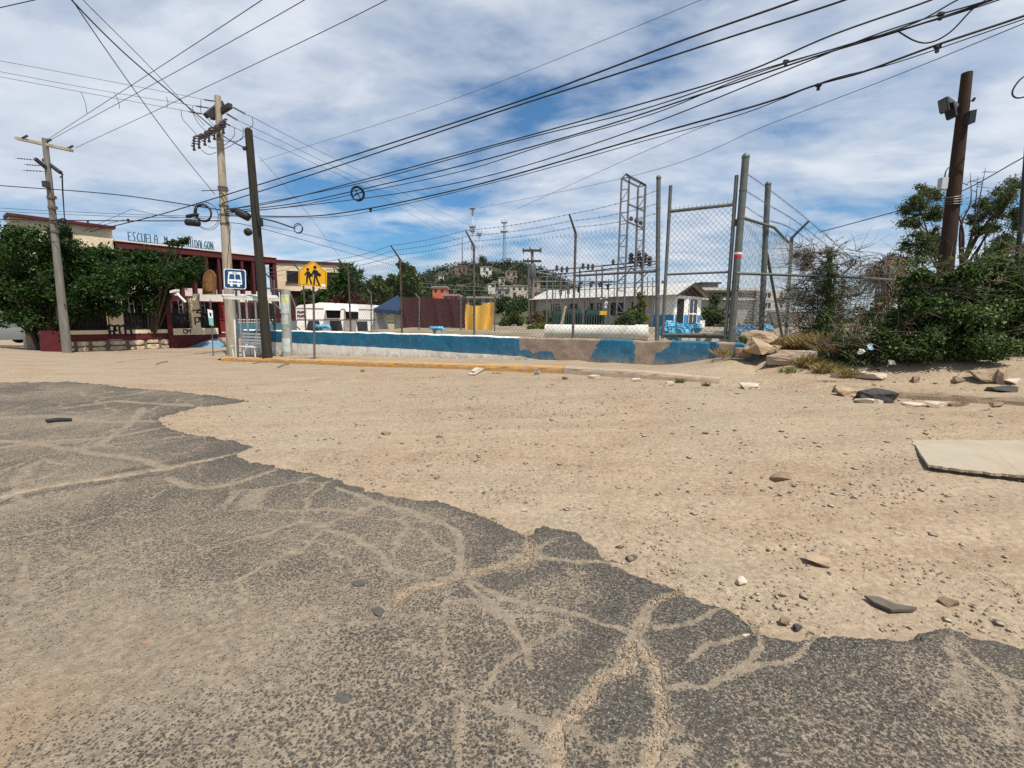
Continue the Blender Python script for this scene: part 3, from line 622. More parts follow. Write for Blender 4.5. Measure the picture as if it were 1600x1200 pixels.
for k, f in enumerate((.93, .84, .76)):
    b = MB(); barbed(b, [G1b.lerp(G1t, f), Bb.lerp(Bt, .98-.1*k), Ct.lerp(Ca, 1-.33*k), Dt.lerp(Da, 1-.33*k)]); b.build('barbed_wire', WIRE, SIDE)
# mid rail and torn mesh of the right front fence
RF = thing('torn_fence', 'sagging torn chain link fence tangled with dry vines right of the tall gate post', 'fence', V3(at(1290, 550, 9.6)))
q0 = at(1150, 427, 8.98); q1 = at(1238, 430, 9.4); q2 = at(1330, 434, 9.9); q3 = at(1465, 442, 10.6)
b = MB(); b.tube([q0, q1, q2+Vector((0, 0, .01)), q3], .027, 9); b.tube([q0+Vector((.02, 0, 0)), q0+Vector((.02, 0, -1.0))], .02, 8); b.build('mid_rail', GALV, RF, True)
pb = at(1292, 560, 9.65); pt = at(1297, 388, 9.65); b = MB(); b.tube([pb, pt], .05, 9); b.tube([pt, pt+Vector((-.25, -.1, -.12))], .04, 8); b.build('fence_post', DARKPIPE, RF, True)
chain_link(G1b, pb, .95, .9, 3.0, 2.95, pitch=.13, sag=.22, tear=lambda q: vn(np.array([q.x*2.1]), np.array([q.z*2.1+q.y]), 5)[0] > .12).build('wire_mesh', WIRE, RF)
b = MB()
for k in range(7):
    p0 = at(random.uniform(1215, 1260), random.uniform(375, 450), 9.8); P = [p0]
    for j in range(5): P.append(P[-1]+Vector((random.uniform(.1, .4), random.uniform(-.1, .2), random.uniform(-.25, .25))))
    barbed(b, P)
b.build('barbed_wire', WIRE, RF)
# ------------------------------------------------------------------ poles
def insul_string(mb, a, b, r=.035, n=5):
    a = Vector(a); b = Vector(b); mb.tube([a, b], .012, 5)
    for k in range(n): c = a.lerp(b, .2+.6*k/(n-1)); d = (b-a).normalized()*.02; mb.tube([c-d, c+d], [r, r*.6], 7)
def pin_insul(mb, p): mb.lathe([(.012, 0), (.012, .08), (.05, .09), (.055, .13), (.03, .15), (.045, .17), (.02, .21)], p, n=8)
# left concrete pole
lp_b = at(105, 552, 23.5); lp_t = at(71, 225, 23.5); LP = thing('utility_pole', 'tall leaning concrete power pole with wide top crossarm in front of the leafy tree', 'utility pole', lp_b, 'concrete power poles by the school')
lp_b.z = GH(lp_b.x, lp_b.y)-.1
b = MB(); b.tube([lp_b, lp_t+Vector((0, 0, .25))], [.20, .11], 14); b.build('pole', GREYPOLE, LP, True)
for dz in (-.06, .06):
    b = MB(); b.beam(at(26, 216, 23.2)+Vector((0, dz, 0)), at(112, 235, 23.8)+Vector((0, dz, 0)), .10, .12); b.build('crossarm', CONCPOLE, LP)
for px, py, Y in ((35, 216, 23.2), (72, 222, 23.5), (106, 232, 23.8)): b = MB(); b.tube([at(px, py, Y), at(px+8, py-4, Y)], .05, 7); b.build('insulator', CERAM, LP)
for p0, p1 in (((55, 248, 22.9), (72, 262, 23.4)), ((68, 250, 24), (95, 270, 23.0))):
    b = MB(); b.beam(at(*p0), at(*p1), .12, .14); b.build('crossarm', CROSS, LP)
for x0, y0, x1, y1 in ((24, 247, 54, 250), (38, 257, 66, 259), (36, 266, 70, 268)):
    b = MB(); insul_string(b, at(x0, y0, 23.2), at(x1, y1, 23.2)); b.build('insulator', CERAM, LP)
b = MB(); b.box(at(72, 288, 23.3), .22, .2, .28); b.build('cutout_box', CROSS, LP)
b = MB(); b.tube([at(97, 272, 23.2), at(98, 300, 23.2), at(101, 345, 23.2)], [.03, .03, .02], 6); b.tube([at(93, 278, 23.2), at(99, 272, 23.2)], .02, 5); b.build('ground_rod', BLACK, LP)
for y in (309, 325, 347, 362): b = MB(); c = at(71+(y-225)*.107, y, 23.5); b.tube([c-Vector((0, 0, .04)), c+Vector((0, 0, .04))], .175, 12); b.box(c+Vector((.19, -.05, 0)), .16, .12, .14); b.build('clamp_band', DARKPIPE, LP)
b = MB(); b.tube([at(88, 346, 23.2)+Vector((0, 0, .05)), at(103, 347, 23.2)], [.05, .1], 8); b.ring(at(97, 349, 23.1), (1, 0, 0), (0, .3, .95), .25, .035, 14); b.build('cable_coil', BLACK, LP)
# mid concrete pole
mp_b = at(363, 553, 20.6); mp_b.z = GH(mp_b.x, mp_b.y)-.1; mp_t = at(340, 150, 20.6)
MP = thing('utility_pole', 'tall beige concrete power pole behind the bus shelter with two dark crossarms', 'utility pole', mp_b, 'concrete power poles by the school')
b = MB(); b.tube([mp_b, mp_t], [.225, .12], 16); b.build('pole', CONCPOLE, MP, True)
for p0, p1 in (((322, 181, 20.1), (347, 161, 21.0)), ((331, 184, 21.2), (360, 165, 20.2))):
    b = MB(); b.beam(at(*p0), at(*p1), .16, .18); b.build('crossarm', CROSS, MP)
for p0, p1 in (((317, 155), (337, 158)), ((303, 165), (330, 169)), ((293, 174), (318, 178)), ((361, 166), (387, 180)), ((351, 176), (375, 190)), ((342, 188), (363, 198))):
    b = MB(); insul_string(b, at(*p0, 20.3), at(*p1, 20.3), .045, 6); b.build('insulator', CERAM, MP)
for k in range(7):
    t = k/6; c = at(305+46*t+random.uniform(-1, 1), 224-27*t+random.uniform(-1, 1), 20.0+.3*t); b = MB(); b.tube([c+Vector((.05, -.1, .22)), c+Vector((-.05, .0, -.22))], .035, 7)
    for j in range(4): q = c+Vector((.05-.033*j, -.05, .15-.1*j)); b.tube([q, q+Vector((0, 0, .03))], .075, 8)
    b.box(c+Vector((.08, 0, .26)), .12, .05, .06); b.box(c+Vector((-.06, .02, -.25)), .10, .05, .08); b.build('fuse_cutout', CERAM, MP)
b = MB(); b.beam(at(312, 216, 20.35), at(352, 196, 20.35), .09, .11); b.build('cutout_bracket', CROSS, MP)
for y in (293, 297, 322, 336, 350): b = MB(); c = at(340+(y-150)*.057, y, 20.6); b.tube([c-Vector((0, 0, .03)), c+Vector((0, 0, .03))], .190, 14); b.build('clamp_band', DARKPIPE, MP)
b = MB(); b.beam(at(315, 298, 20.4), at(358, 297, 20.4), .03, .03); b.build('step_rod', DARKPIPE, MP)
for i, pts in enumerate(([(283, 172), (285, 185), (296, 198), (309, 212)], [(301, 166), (303, 180), (312, 195), (322, 205)], [(314, 156), (314, 175), (322, 183), (334, 196)], [(380, 199), (378, 215), (360, 228), (347, 234)], [(366, 200), (366, 212), (352, 226), (346, 226)], [(394, 183), (395, 195), (390, 200)], [(383, 212), (375, 219), (362, 221), (346, 219)], [(315, 234), (322, 240), (330, 241), (338, 238)], [(325, 228), (330, 231), (338, 231)])):
    b = MB(); b.tube(wire_pts([at(x, y, 20.2) for x, y in pts], 6), .012, 4); b.build('jumper_wire', BLACK, MP)
# wooden pole by the bench
wp_b = at(418, 557, 15.9); wp_b.z = GH(wp_b.x, wp_b.y)-.05; wp_t = at(388, 200, 15.9)
WP = thing('wooden_pole', 'bare dark round wooden pole leaning beside the white bench', 'pole', wp_b)
b = MB(); b.tube([wp_b, wp_b.lerp(wp_t, .5), wp_t-Vector((0, 0, .06)), wp_t], [.16, .135, .115, .06], 14); b.build('pole', WOODPOLE, WP, True)
b = MB(); P = [(395, 242), (398, 258), (398, 300), (404, 360)]; b.tube(wire_pts([at(x, y, 15.72) for x, y in P], 5), .012, 5); b.build('drop_cable', BLACK, WP); b = MB(); b.box(at(383, 232, 15.8), .12, .1, .1); b.box(at(407, 348, 15.75), .12, .12, .22); b.build('bracket', BLACK, WP)
# stub of an old concrete post, papered over
sp_b = at(449, 556, 16.6); sp_b.z = GH(sp_b.x, sp_b.y)-.05; sp_t = at(446, 453, 16.6)
SP = thing('concrete_post', 'short stub concrete post with peeling posters and flaking paint', 'post', sp_b)
b = MB(); b.tube([sp_b, sp_t], [.17, .15], 12); b.build('post', mat('peeling_post', (.36, .38, .34), .9, .35, 5, .4, 30, dirt=(.20, .22, .19), dirt_amt=.5, dirt_scale=5), SP, True)
def wrap(mb, a, b_, r, th0, th1, n=8):
    vs = []
    for i in range(n+1):
        t = th0+(th1-th0)*i/n; d = Vector((math.cos(t), math.sin(t), 0))*r; vs += [a+d, b_+d]
    mb.add(vs, [(2*i, 2*i+2, 2*i+3, 2*i+1) for i in range(n)])
for f0, f1, col in ((.80, .93, (.62, .66, .30)), (.66, .80, (.55, .57, .55)), (.50, .64, (.42, .47, .44)), (.10, .3, (.55, .58, .55))):
    b = MB(); wrap(b, sp_b.lerp(sp_t, f0), sp_b.lerp(sp_t, f1), .166-.012*f0+.003, math.radians(205+random.uniform(-10, 10)), math.radians(330+random.uniform(-20, 10))); b.build('poster', mat('poster_%d' % int(f0*100), col, .8, .3, 14, dirt=(.25, .26, .22), dirt_amt=.35, dirt_scale=7), SP)
# leaning rusty wooden pole at right with floodlights
rp_b = at(1459, 585, 8.3); rp_t = at(1511, 114, 8.3)
RP = thing('wooden_pole', 'leaning reddish brown wooden pole with floodlights rising from the bushes', 'pole', rp_b)
b = MB(); rp0 = rp_b.copy(); rp0.z = GH(rp_b.x, rp_b.y)-.1; b.tube([rp0, rp_b.lerp(rp_t, .35), rp_b.lerp(rp_t, .7), rp_t], [.135, .118, .095, .075], 14); b.build('pole', REDWOOD, RP, True)
FL = mat('floodlight_housing', (.022, .023, .026), .5, .2, 8, metal=.3)
b = MB(); b.beam(at(1495, 166, 8.25), at(1478, 154, 8.2), .05, .06); b.build('lamp_arm', GALV, RP)
b = MB(); b.obox(at(1475, 165, 8.15), (.035, .02, .0), (0, .08, 0), (.028, 0, -.095)); fl = b.build('floodlight', FL, RP); b = MB(); b.obox(at(1475, 165, 8.15)+Vector((-.040, -.02, -.012)), (.005, 0, 0), (0, .07, 0), (.026, 0, -.085)); b.build('lamp_glass', mat('lamp_glass', (.09, .095, .10), .25, .1), fl)
b = MB(); b.obox(at(1485, 174, 8.2), (.035, .02, .0), (0, .09, 0), (.04, 0, -.10)); b.build('floodlight', FL, RP)
b = MB(); b.obox(at(1513, 185, 8.2), (.05, 0, .01), (0, .08, 0), (0, 0, .10)); b.beam(at(1507, 178, 8.25), at(1516, 176, 8.2), .03, .03); b.build('floodlight', FL, RP)
b = MB(); b.beam(at(1510, 160, 8.25), at(1522, 156, 8.2), .015, .015); b.beam(at(1520, 158, 8.2), at(1523, 153, 8.2), .03, .03); b.build('bracket', BLACK, RP)
b = MB(); b.box(at(1473, 287, 8.15), .10, .09, .18); b.build('meter_box', mat('grey_box', (.42, .44, .45), .5, .1), RP); b = MB(); b.tube(wire_pts([at(1476, 278, 8.15), at(1478, 268, 8.15), at(1482, 262, 8.2)], 5), .012, 6); b.build('conduit', GALV, RP)
b = MB()
for k in range(4): c = rp_b.lerp(rp_t, .585+.008*k); b.ring(c, (1, .1, .05*k), (0, 1, .1), .125, .010, 14, 4)
b.build('wire_wrap', WIRE, RP)
# thin steel pole at the right edge
tp_b = at(1577, 560, 7.7); tp_t = at(1612, 150, 7.7); b = MB(); b.tube([tp_b, tp_t], .035, 10); o = b.build('steel_pole', mat('dark_green_pole', (.025, .03, .03), .5, .2), None, True); tag(o, 'thin dark steel pole at the far right edge above the bushes', 'pole')
# ------------------------------------------------------------------ street signs
BLUEP = mat('sign_blue', (.008, .058, .17), .45, .15, 5, dirt=(.06, .10, .17), dirt_amt=.25, dirt_scale=6); WHITEP = mat('sign_white', (.78, .80, .82), .4, .05, 5); YELP = mat('sign_yellow', (.72, .38, .010), .45, .12, 5, dirt=(.55, .32, .06), dirt_amt=.3, dirt_scale=5); BLKP = mat('sign_black', (.012, .012, .012), .5, .1)
def panel_frame(c, w, h, rz=0.0, tilt=0.0, yaw_n=None):
    X = Vector((math.cos(rz)*math.cos(tilt), math.sin(rz), math.sin(tilt))).normalized(); N = Vector((math.sin(rz), -math.cos(rz), 0)); Z = N.cross(X)*-1
    Z = X.cross(N)*-1 if X.cross(N).z < 0 else X.cross(N)
    def P(u, v, d=0): return Vector(c)+X*(u*w)+Z*(v*h)+N*d
    return P, N
def plate(mb, P, poly, d, th, N): mb.prism([P(u, v, d) for u, v in poly], N*th)
bs_b = at(372, 557, 15.8); bs_b.z = GH(bs_b.x, bs_b.y)-.05; cS = at(367.5, 436, 16.9); bs_b = at(371.5, 557, 17.0)
BS = thing('bus_stop_sign', 'square blue bus stop sign with white bus symbol on grey post', 'sign', bs_b)
b = MB(); b.tube([bs_b-Vector((0, 0, .1)), at(368, 422, 17.0)], .039, 10); b.build('post', GALV, BS, True)
P, N = panel_frame(cS, .73, .69, math.radians(8), math.radians(-2.5))
b = MB(); r = .07; oct_ = [(-.5+r, -.5), (.5-r, -.5), (.5, -.5+r), (.5, .5-r), (.5-r, .5), (-.5+r, .5), (-.5, .5-r), (-.5, -.5+r)]; plate(b, P, oct_, 0, .02, N); pl = b.build('sign_plate', WHITEP, BS)
b = MB(); plate(b, P, [(u*.93, v*.93) for u, v in oct_], .0205, .003, N); b.build('sign_face', BLUEP, pl)
b = MB(); plate(b, P, [(-.33, -.27), (.33, -.27), (.33, -.05), (.28, .36), (-.28, .36), (-.33, -.05)], .024, .002, N); plate(b, P, [(-.22, -.38), (-.11, -.38), (-.11, -.27), (-.22, -.27)], .024, .002, N); plate(b, P, [(.11, -.38), (.22, -.38), (.22, -.27), (.11, -.27)], .024, .002, N); b.build('bus_symbol', WHITEP, pl)
b = MB(); plate(b, P, [(-.27, -.02), (-.02, -.02), (-.02, .24), (-.23, .24)], .0265, .001, N); plate(b, P, [(.02, -.02), (.27, -.02), (.23, .24), (.02, .24)], .0265, .001, N); plate(b, P, [(-.12, .285), (.12, .285), (.12, .32), (-.12, .32)], .0265, .001, N); plate(b, P, [(-.12, -.19), (.12, -.19), (.12, -.12), (-.12, -.12)], .0265, .001, N); plate(b, P, [(-.27, -.18), (-.16, -.18), (-.16, -.13), (-.27, -.13)], .0265, .001, N); plate(b, P, [(.16, -.18), (.27, -.18), (.27, -.13), (.16, -.13)], .0265, .001, N); b.build('bus_windows', BLUEP, pl)
ss_b = at(491, 557, 14.6); ss_b.z = GH(ss_b.x, ss_b.y)
SS_ = thing('school_crossing_sign', 'yellow five-sided sign with two walking children on a grey post', 'sign', ss_b)
b = MB(); b.tube([ss_b-Vector((0, 0, .2)), at(489.5, 438, 14.6)], .034, 10); b.build('post', GALV, SS_, True)
P, N = panel_frame(at(489, 429, 14.5), .84, .84, math.radians(4), math.radians(-4))
pent = [(-.5, -.42), (.5, -.42), (.5, .12), (0, .5), (-.5, .12)]
b = MB(); plate(b, P, pent, 0, .02, N); pl = b.build('sign_plate', YELP, SS_)
b = MB(); q = [(u*.93, v*.93) for u, v in pent]; q2 = [(u*.90, v*.90) for u, v in pent]
for i in range(5): j = (i+1) % 5; b.prism([P(*q[i], .0205), P(*q[j], .0205), P(*q2[j], .0205), P(*q2[i], .0205)], N*.001)
b.build('sign_border', BLKP, pl)
def disc(cx, cy, r, n=12): return [(cx+r*math.cos(2*math.pi*k/n), cy+r*math.sin(2*math.pi*k/n)) for k in range(n)]
for polys in ([disc(-.17, .16, .052), [(-.22, .09), (-.12, .10), (-.06, .02), (-.03, -.04), (-.09, -.14), (-.22, -.10), (-.20, .02)], [(-.22, .06), (-.16, .06), (-.25, -.06), (-.29, -.02)], [(-.22, -.10), (-.15, -.13), (-.17, -.33), (-.22, -.33)], [(-.13, -.13), (-.07, -.14), (.0, -.33), (-.06, -.33)], [(-.06, .03), (.02, -.05), (-.01, -.09), (-.08, -.03)]],
              [disc(.07, .25, .058), [(.0, .16), (.12, .17), (.19, .10), (.24, .0), (.17, -.05), (.13, -.04), (.05, -.06), (.03, .05)], [(.02, .15), (-.05, .02), (-.01, -.02), (.07, .08)], [(.05, -.05), (.11, -.05), (.09, -.20), (.08, -.35), (.02, -.35), (.03, -.20)], [(.10, -.05), (.15, -.05), (.20, -.2), (.27, -.35), (.21, -.36), (.13, -.2)], [(.17, .03), (.25, .08), (.29, .0), (.24, -.07)]]):
    b = MB()
    for p in polys: plate(b, P, [(u*1.05, v*1.05) for u, v in p], .0225, .0012, N)
    b.build('child_symbol', BLKP, pl)
b = MB(); plate(b, P, [(.31, -.40), (.46, -.40), (.46, -.32), (.31, -.32)], .0235, .001, N); b.build('sticker', WHITEP, pl)
# small white and green route sign on its own thin post
rt_b = gpt(333, 556); b = MB(); RT = thing('route_sign', 'narrow white and green sign on a thin grey post near the blue ramp', 'sign', rt_b)
Yr = rt_b.y; b.tube([rt_b-Vector((0, 0, .1)), at(329, 468, Yr)], .022, 8); b.build('post', GALV, RT, True)
def quadplate(name, m, pts, Y, parent, th=.012):
    b = MB(); b.prism([at(x, y, Y) for x, y in pts], (0, th, 0)); return b.build(name, m, parent)
quadplate('sign_plate', WHITEP, [(324, 483), (332, 485), (333.5, 509), (327, 507)], Yr-.04, RT); quadplate('green_panel', mat('sign_green', (.22, .48, .42), .5, .1), [(325.5, 496), (333, 497), (334, 509.5), (327.5, 508)], Yr-.056, RT, .005)
quadplate('arrow_mark', BLKP, [(327, 488), (330, 489), (330.5, 494), (328, 494)], Yr-.05, RT, .004)
# ------------------------------------------------------------------ bus shelter and bench
sh = thing('bus_shelter', 'small bus shelter of thin white posts with a flat sheet roof', 'bus shelter', at(368, 557, 17.1))
zroof = at(368, 470, 17.1).z
def shp(px, Y, w=.05, ty=468):
    p = at(px, 520, Y); g = GH(p.x, p.y); b = MB(); t = at(px, ty, Y); b.beam((p.x, p.y, g-.05), (p.x, p.y, t.z), w, w, (0, 1, 0)); b.build('post', WHITE, sh)
b = MB(); b.beam(at(370.5, 557, 17.1)-Vector((0, 0, .1)), at(365, 464, 17.1), .065, .065, (0, 1, 0)); b.build('post', WHITE, sh)
for px, Y in ((377, 18.3), (388, 18.2), (402, 17.9), (421, 16.9)): shp(px, Y)
b = MB(); r_ = [at(346, 461.5, 18.4), at(350, 464.5, 16.9), at(436, 468, 16.4), at(432, 463.5, 17.9)]; b.prism([p for p in r_], (0, 0, .05)); b.build('roof_sheet', mat('roof_sheet', (.50, .49, .45), .6, .15, 4, dirt=(.3, .25, .2), dirt_amt=.3), sh)
b = MB(); b.beam(r_[1]-Vector((0, 0, .03)), r_[2]-Vector((0, 0, .03)), .05, .06); b.beam(r_[0]-Vector((0, 0, .03)), r_[3]-Vector((0, 0, .03)), .05, .06); b.build('roof_beam', WHITE, sh)
bn = thing('bench', 'white slatted metal bench under the bus shelter between two poles', 'bench', at(391, 551, 17.5))
dl = at(372, 540, 17.75); dr_ = at(413, 541, 17.0); BX = (dr_-dl); BX.z = 0; BL = BX.length; BX.normalize(); BNv = Vector((BX.y, -BX.x, 0)); g = GH(dl.x, dl.y); O = Vector((dl.x, dl.y, g))
for k in range(4): b = MB(); z = .52+.115*k; b.obox(O+BX*BL/2+BNv*(-.12-.03*k)+Vector((0, 0, z)), BX*BL/2, BNv*.012, Vector((0, 0, .036))); b.build('back_slat', WHITE, bn)
for k in range(4): b = MB(); b.obox(O+BX*BL/2+BNv*(-.02+.1*k)+Vector((0, 0, .43-.006*k)), BX*BL/2, BNv*.036, Vector((0, 0, .012))); b.build('seat_slat', WHITE, bn)
for k in (.08, .5, .92):
    b = MB(); c = O+BX*BL*k; b.beam(c+BNv*.28+Vector((0, 0, -.05)), c+BNv*.28+Vector((0, 0, .41)), .035, .035, (1, 0, 0)); b.beam(c+BNv*-.1+Vector((0, 0, -.05)), c+BNv*-.245+Vector((0, 0, .93)), .035, .035, (1, 0, 0)); b.beam(c+BNv*.3+Vector((0, 0, .395)), c+BNv*-.1+Vector((0, 0, .405)), .03, .03); b.build('leg', WHITE, bn)
# ------------------------------------------------------------------ school: street wall with railings, two storey block behind, right wing
WP0 = (-24.55, 23.45); WD = Vector((2.9, 4.25)).normalized(); WDv = Vector((WD.x, WD.y, 0)); WN = Vector((WD.y, -WD.x, 0))   # outward normal, towards the street
def wl_at(px, py): return on_line(px, py, WP0, WD)
def wd(px): p = wl_at(px, 520); return (p.x-WP0[0])*WD.x+(p.y-WP0[1])*WD.y
def wpt(d, z, out=0.0): return Vector((WP0[0]+WD.x*d+WN.x*out, WP0[1]+WD.y*d+WN.y*out, z))
def wbox(mb, d0, d1, z0, z1, o0, o1): return mb.obox((wpt(d0, z0, o0)+wpt(d1, z1, o1))/2, WDv*(d1-d0)/2, WN*(o1-o0)/2, Vector((0, 0, (z1-z0)/2)))
def wz(px, py): return wl_at(px, py).z
sw = thing('school_street_wall', 'maroon and cream street wall with rough stone footing and black railings', 'wall', wpt(wd(160), -.5))
dA, dB, dC, dE = wd(62), wd(262), wd(270), wd(345)
zg = -.75; zs = wz(160, 531); zm0 = wz(160, 522); zm1 = wz(160, 516)
b = MB(); wbox(b, dA, dA+.75, zg, zm1, -.3, .04); wbox(b, dA, dB, zs, zm0, -.25, 0); b.build('maroon_band', MAROON, sw)
b = MB(); wbox(b, dA+.75, dB, zm0, zm1, -.22, .025); b.build('cream_band', CREAM, sw)
b = MB(); wbox(b, dA+.4, dB, zg, zs-.02, -.3, -.08); b.build('mortar_backing', mat('mortar', (.16, .12, .09), .95, .3, 8), sw)
STONE = mat('pale_stone', (.55, .45, .32), .95, .25, 5, .5, 18, dirt=(.30, .22, .15), dirt_amt=.4, dirt_scale=4)
rs = random.Random(3); d = dA+.75; first = True
while d < dB-.15:
    L_ = rs.uniform(.45, .95); top = zs-.03; bot = GH(*wpt(d, 0)[:2])-.05; n = 2 if rs.random() < .75 else 1; z = bot
    for k in range(n):
        h = (top-bot)*(rs.uniform(.42, .58) if k == 0 and n == 2 else 1) if k == 0 else top-z
        w_ = L_*(1 if n == 1 else rs.uniform(.85, 1.05)); cx = d+L_/2; cz = z+h/2; pts = []; m = 9
        for q in range(m):
            t = 2*math.pi*q/m; rx = (w_/2-.025)*(abs(math.cos(t))**.55)*(1 if math.cos(t) > 0 else -1); rz_ = (h/2-.02)*(abs(math.sin(t))**.55)*(1 if math.sin(t) > 0 else -1)
            pts.append((cx+rx*rs.uniform(.86, 1.04), cz+rz_*rs.uniform(.86, 1.04)))
        b = MB(); o_ = rs.uniform(.0, .05); fr = [wpt(cx+(x-cx)*.82, cz+(zz-cz)*.82, o_) for x, zz in pts]; md = [wpt(x, zz, o_-.05) for x, zz in pts]; bk = [wpt(x, zz, -.1) for x, zz in pts]
        b.add(fr+md+bk, [tuple(range(m))]+[(i, (i+1) % m, m+(i+1) % m, m+i) for i in range(m)]+[(m+i, m+(i+1) % m, 2*m+(i+1) % m, 2*m+i) for i in range(m)]); b.build('stone', STONE, sw)
        z += h
    d += L_
# pilasters, columns
for a, c, yt, mt in ((173, 195, 458, CREAM), (301, 315, 466, CREAM)):
    b = MB(); wbox(b, wd(a), wd(c), zm0, wz(a, yt), -.3, .05); b.build('pilaster', mt, sw)
b = MB(); wbox(b, dB, dC, zg, wz(266, 448), -.28, .06); b.build('column', MAROON, sw)
b = MB(); wbox(b, dC, dE, zg, wz(300, 524), -.28, .0); b.build('maroon_base', MAROON, sw)
b = MB(); wbox(b, dC, wd(341), wz(300, 523), wz(300, 513), -.22, .025); b.build('cream_band', CREAM, sw)
b = MB(); wbox(b, wd(311), wd(347), wz(330, 471), wz(330, 460), -.5, .5); b.build('lintel', mat('entrance_lintel', (.60, .58, .52), .8, .12, 3), sw)
RAIL = mat('railing_black', (.015, .014, .014), .6, .2)
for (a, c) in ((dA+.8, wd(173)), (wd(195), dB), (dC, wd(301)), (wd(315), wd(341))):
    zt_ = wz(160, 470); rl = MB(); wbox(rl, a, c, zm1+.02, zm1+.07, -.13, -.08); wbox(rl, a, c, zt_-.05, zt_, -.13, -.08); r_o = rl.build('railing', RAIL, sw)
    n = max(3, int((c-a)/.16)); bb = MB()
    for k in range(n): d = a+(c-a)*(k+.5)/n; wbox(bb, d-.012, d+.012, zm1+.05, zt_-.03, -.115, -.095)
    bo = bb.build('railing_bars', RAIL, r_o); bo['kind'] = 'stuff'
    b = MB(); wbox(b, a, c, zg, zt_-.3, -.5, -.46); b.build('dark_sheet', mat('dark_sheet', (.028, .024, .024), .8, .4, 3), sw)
# weathered letters and streaks wired to the second railing
GLET = mat('faded_grey_letters', (.20, .21, .22), .8, .2, 6)
FONT = {'E': [[(1, 1), (0, 1), (0, 0), (1, 0)], [(0, .5), (.8, .5)]], 'S': [[(1, 1), (.35, 1), (.05, .75), (.6, .45), (.45, 0), (0, 0)]], 'C': [[(1, .95), (.5, 1), (0, .6), (.0, .3), (.5, 0), (1, .05)]], 'U': [[(0, 1), (0, .15), (.3, 0), (.7, 0), (1, .15), (1, 1)]], 'L': [[(0, 1), (0, 0), (.9, 0)]], 'A': [[(0, 0), (0, .7), (.35, 1), (.75, 1), (1, .7), (1, 0)], [(0, .45), (1, .45)]], 'M': [[(0, 0), (0, 1), (.5, .5), (1, 1), (1, 0)]], 'H': [[(0, 0), (0, 1)], [(1, 0), (1, 1)], [(0, .5), (1, .5)]], 'I': [[(.5, 0), (.5, 1)]], 'D': [[(0, 0), (0, 1), (.6, 1), (1, .7), (1, .3), (.6, 0), (0, 0)]], 'O': [[(.3, 0), (0, .3), (0, .7), (.3, 1), (.7, 1), (1, .7), (1, .3), (.7, 0), (.3, 0)]], 'G': [[(1, .9), (.5, 1), (0, .6), (0, .3), (.5, 0), (1, .1), (1, .45), (.6, .45)]], 'N': [[(0, 0), (0, 1), (1, 0), (1, 1)]], 'T': [[(0, 1), (1, 1)], [(.5, 1), (.5, 0)]], 'P': [[(0, 0), (0, 1), (.8, 1), (1, .75), (.8, .5), (0, .5)]]}
def stroke_letter(mb, ch, fn, w, h, t):
    for pl in FONT[ch]:
        for p, q in zip(pl[:-1], pl[1:]):
            a = fn(p[0]*w, p[1]*h); c = fn(q[0]*w, q[1]*h); e = (c-a).normalized()*t*.4; mb.beam(a-e, c+e, t, t, WN)
a = wd(200)
for k in range(7):
    b = MB(); d = a+.2+k*.62
    for pl in ([(0, 0), (0, .9)], [(.22, 0), (.22, .7)], [(0, .9), (.3, .95)] if k % 2 else [(0, .5), (.22, .5)]):
        p, q = [wpt(d+x, zm1+1.0+z_, -.05) for x, z_ in pl]; b.beam(p, q, .05, .02, WN)
    b.build('letter', GLET, sw)
# spray paint on the pilasters
SPRAY = mat('spray_paint', (.014, .012, .013), .7, .2)
def spray(px, py, sc, strokes, t=.06, parent=sw, name='graffiti'):
    b = MB(); d0 = wd(px); z0 = wz(px, py)
    for pl in strokes:
        for p, q in zip(pl[:-1], pl[1:]): b.beam(wpt(d0+p[0]*sc, z0+p[1]*sc, .055), wpt(d0+q[0]*sc, z0+q[1]*sc, .055), t, .006, WN)
    return b.build(name, SPRAY, parent)
spray(166, 526, 1.0, [[(0, .55), (.12, .62), (.15, 0)], [(0, .4), (.2, .65), (.42, .55), (.36, .3), (.15, .3)], [(.42, .3), (.5, .38)]], .10)
spray(176, 525, 1.0, [[(.1, .6), (.05, .1), (.2, .05)], [(.1, .55), (.3, .62), (.32, .1)], [(.32, .5), (.55, .62), (.58, .08), (.7, .02)], [(.58, .5), (.8, .6), (.85, .1), (1.0, .0)]], .10)
spray(303, 508, 1.0, [[(0, .9), (.5, 1.0), (.2, .8), (.6, .75)], [(.1, .5), (.1, .0)], [(.1, .45), (.35, .5), (.32, .2), (.12, .2)], [(.4, .55), (.45, -.1)], [(.45, .5), (.7, .55), (.72, .0)]], .07)
for ch, px in (('D', 287), ('M', 292)):
    b = MB(); stroke_letter(b, ch, lambda x, z, px=px: wpt(wd(px)+x, wz(288, 521)+z, .03), .2, .25, .04); b.build('graffiti', SPRAY, sw)
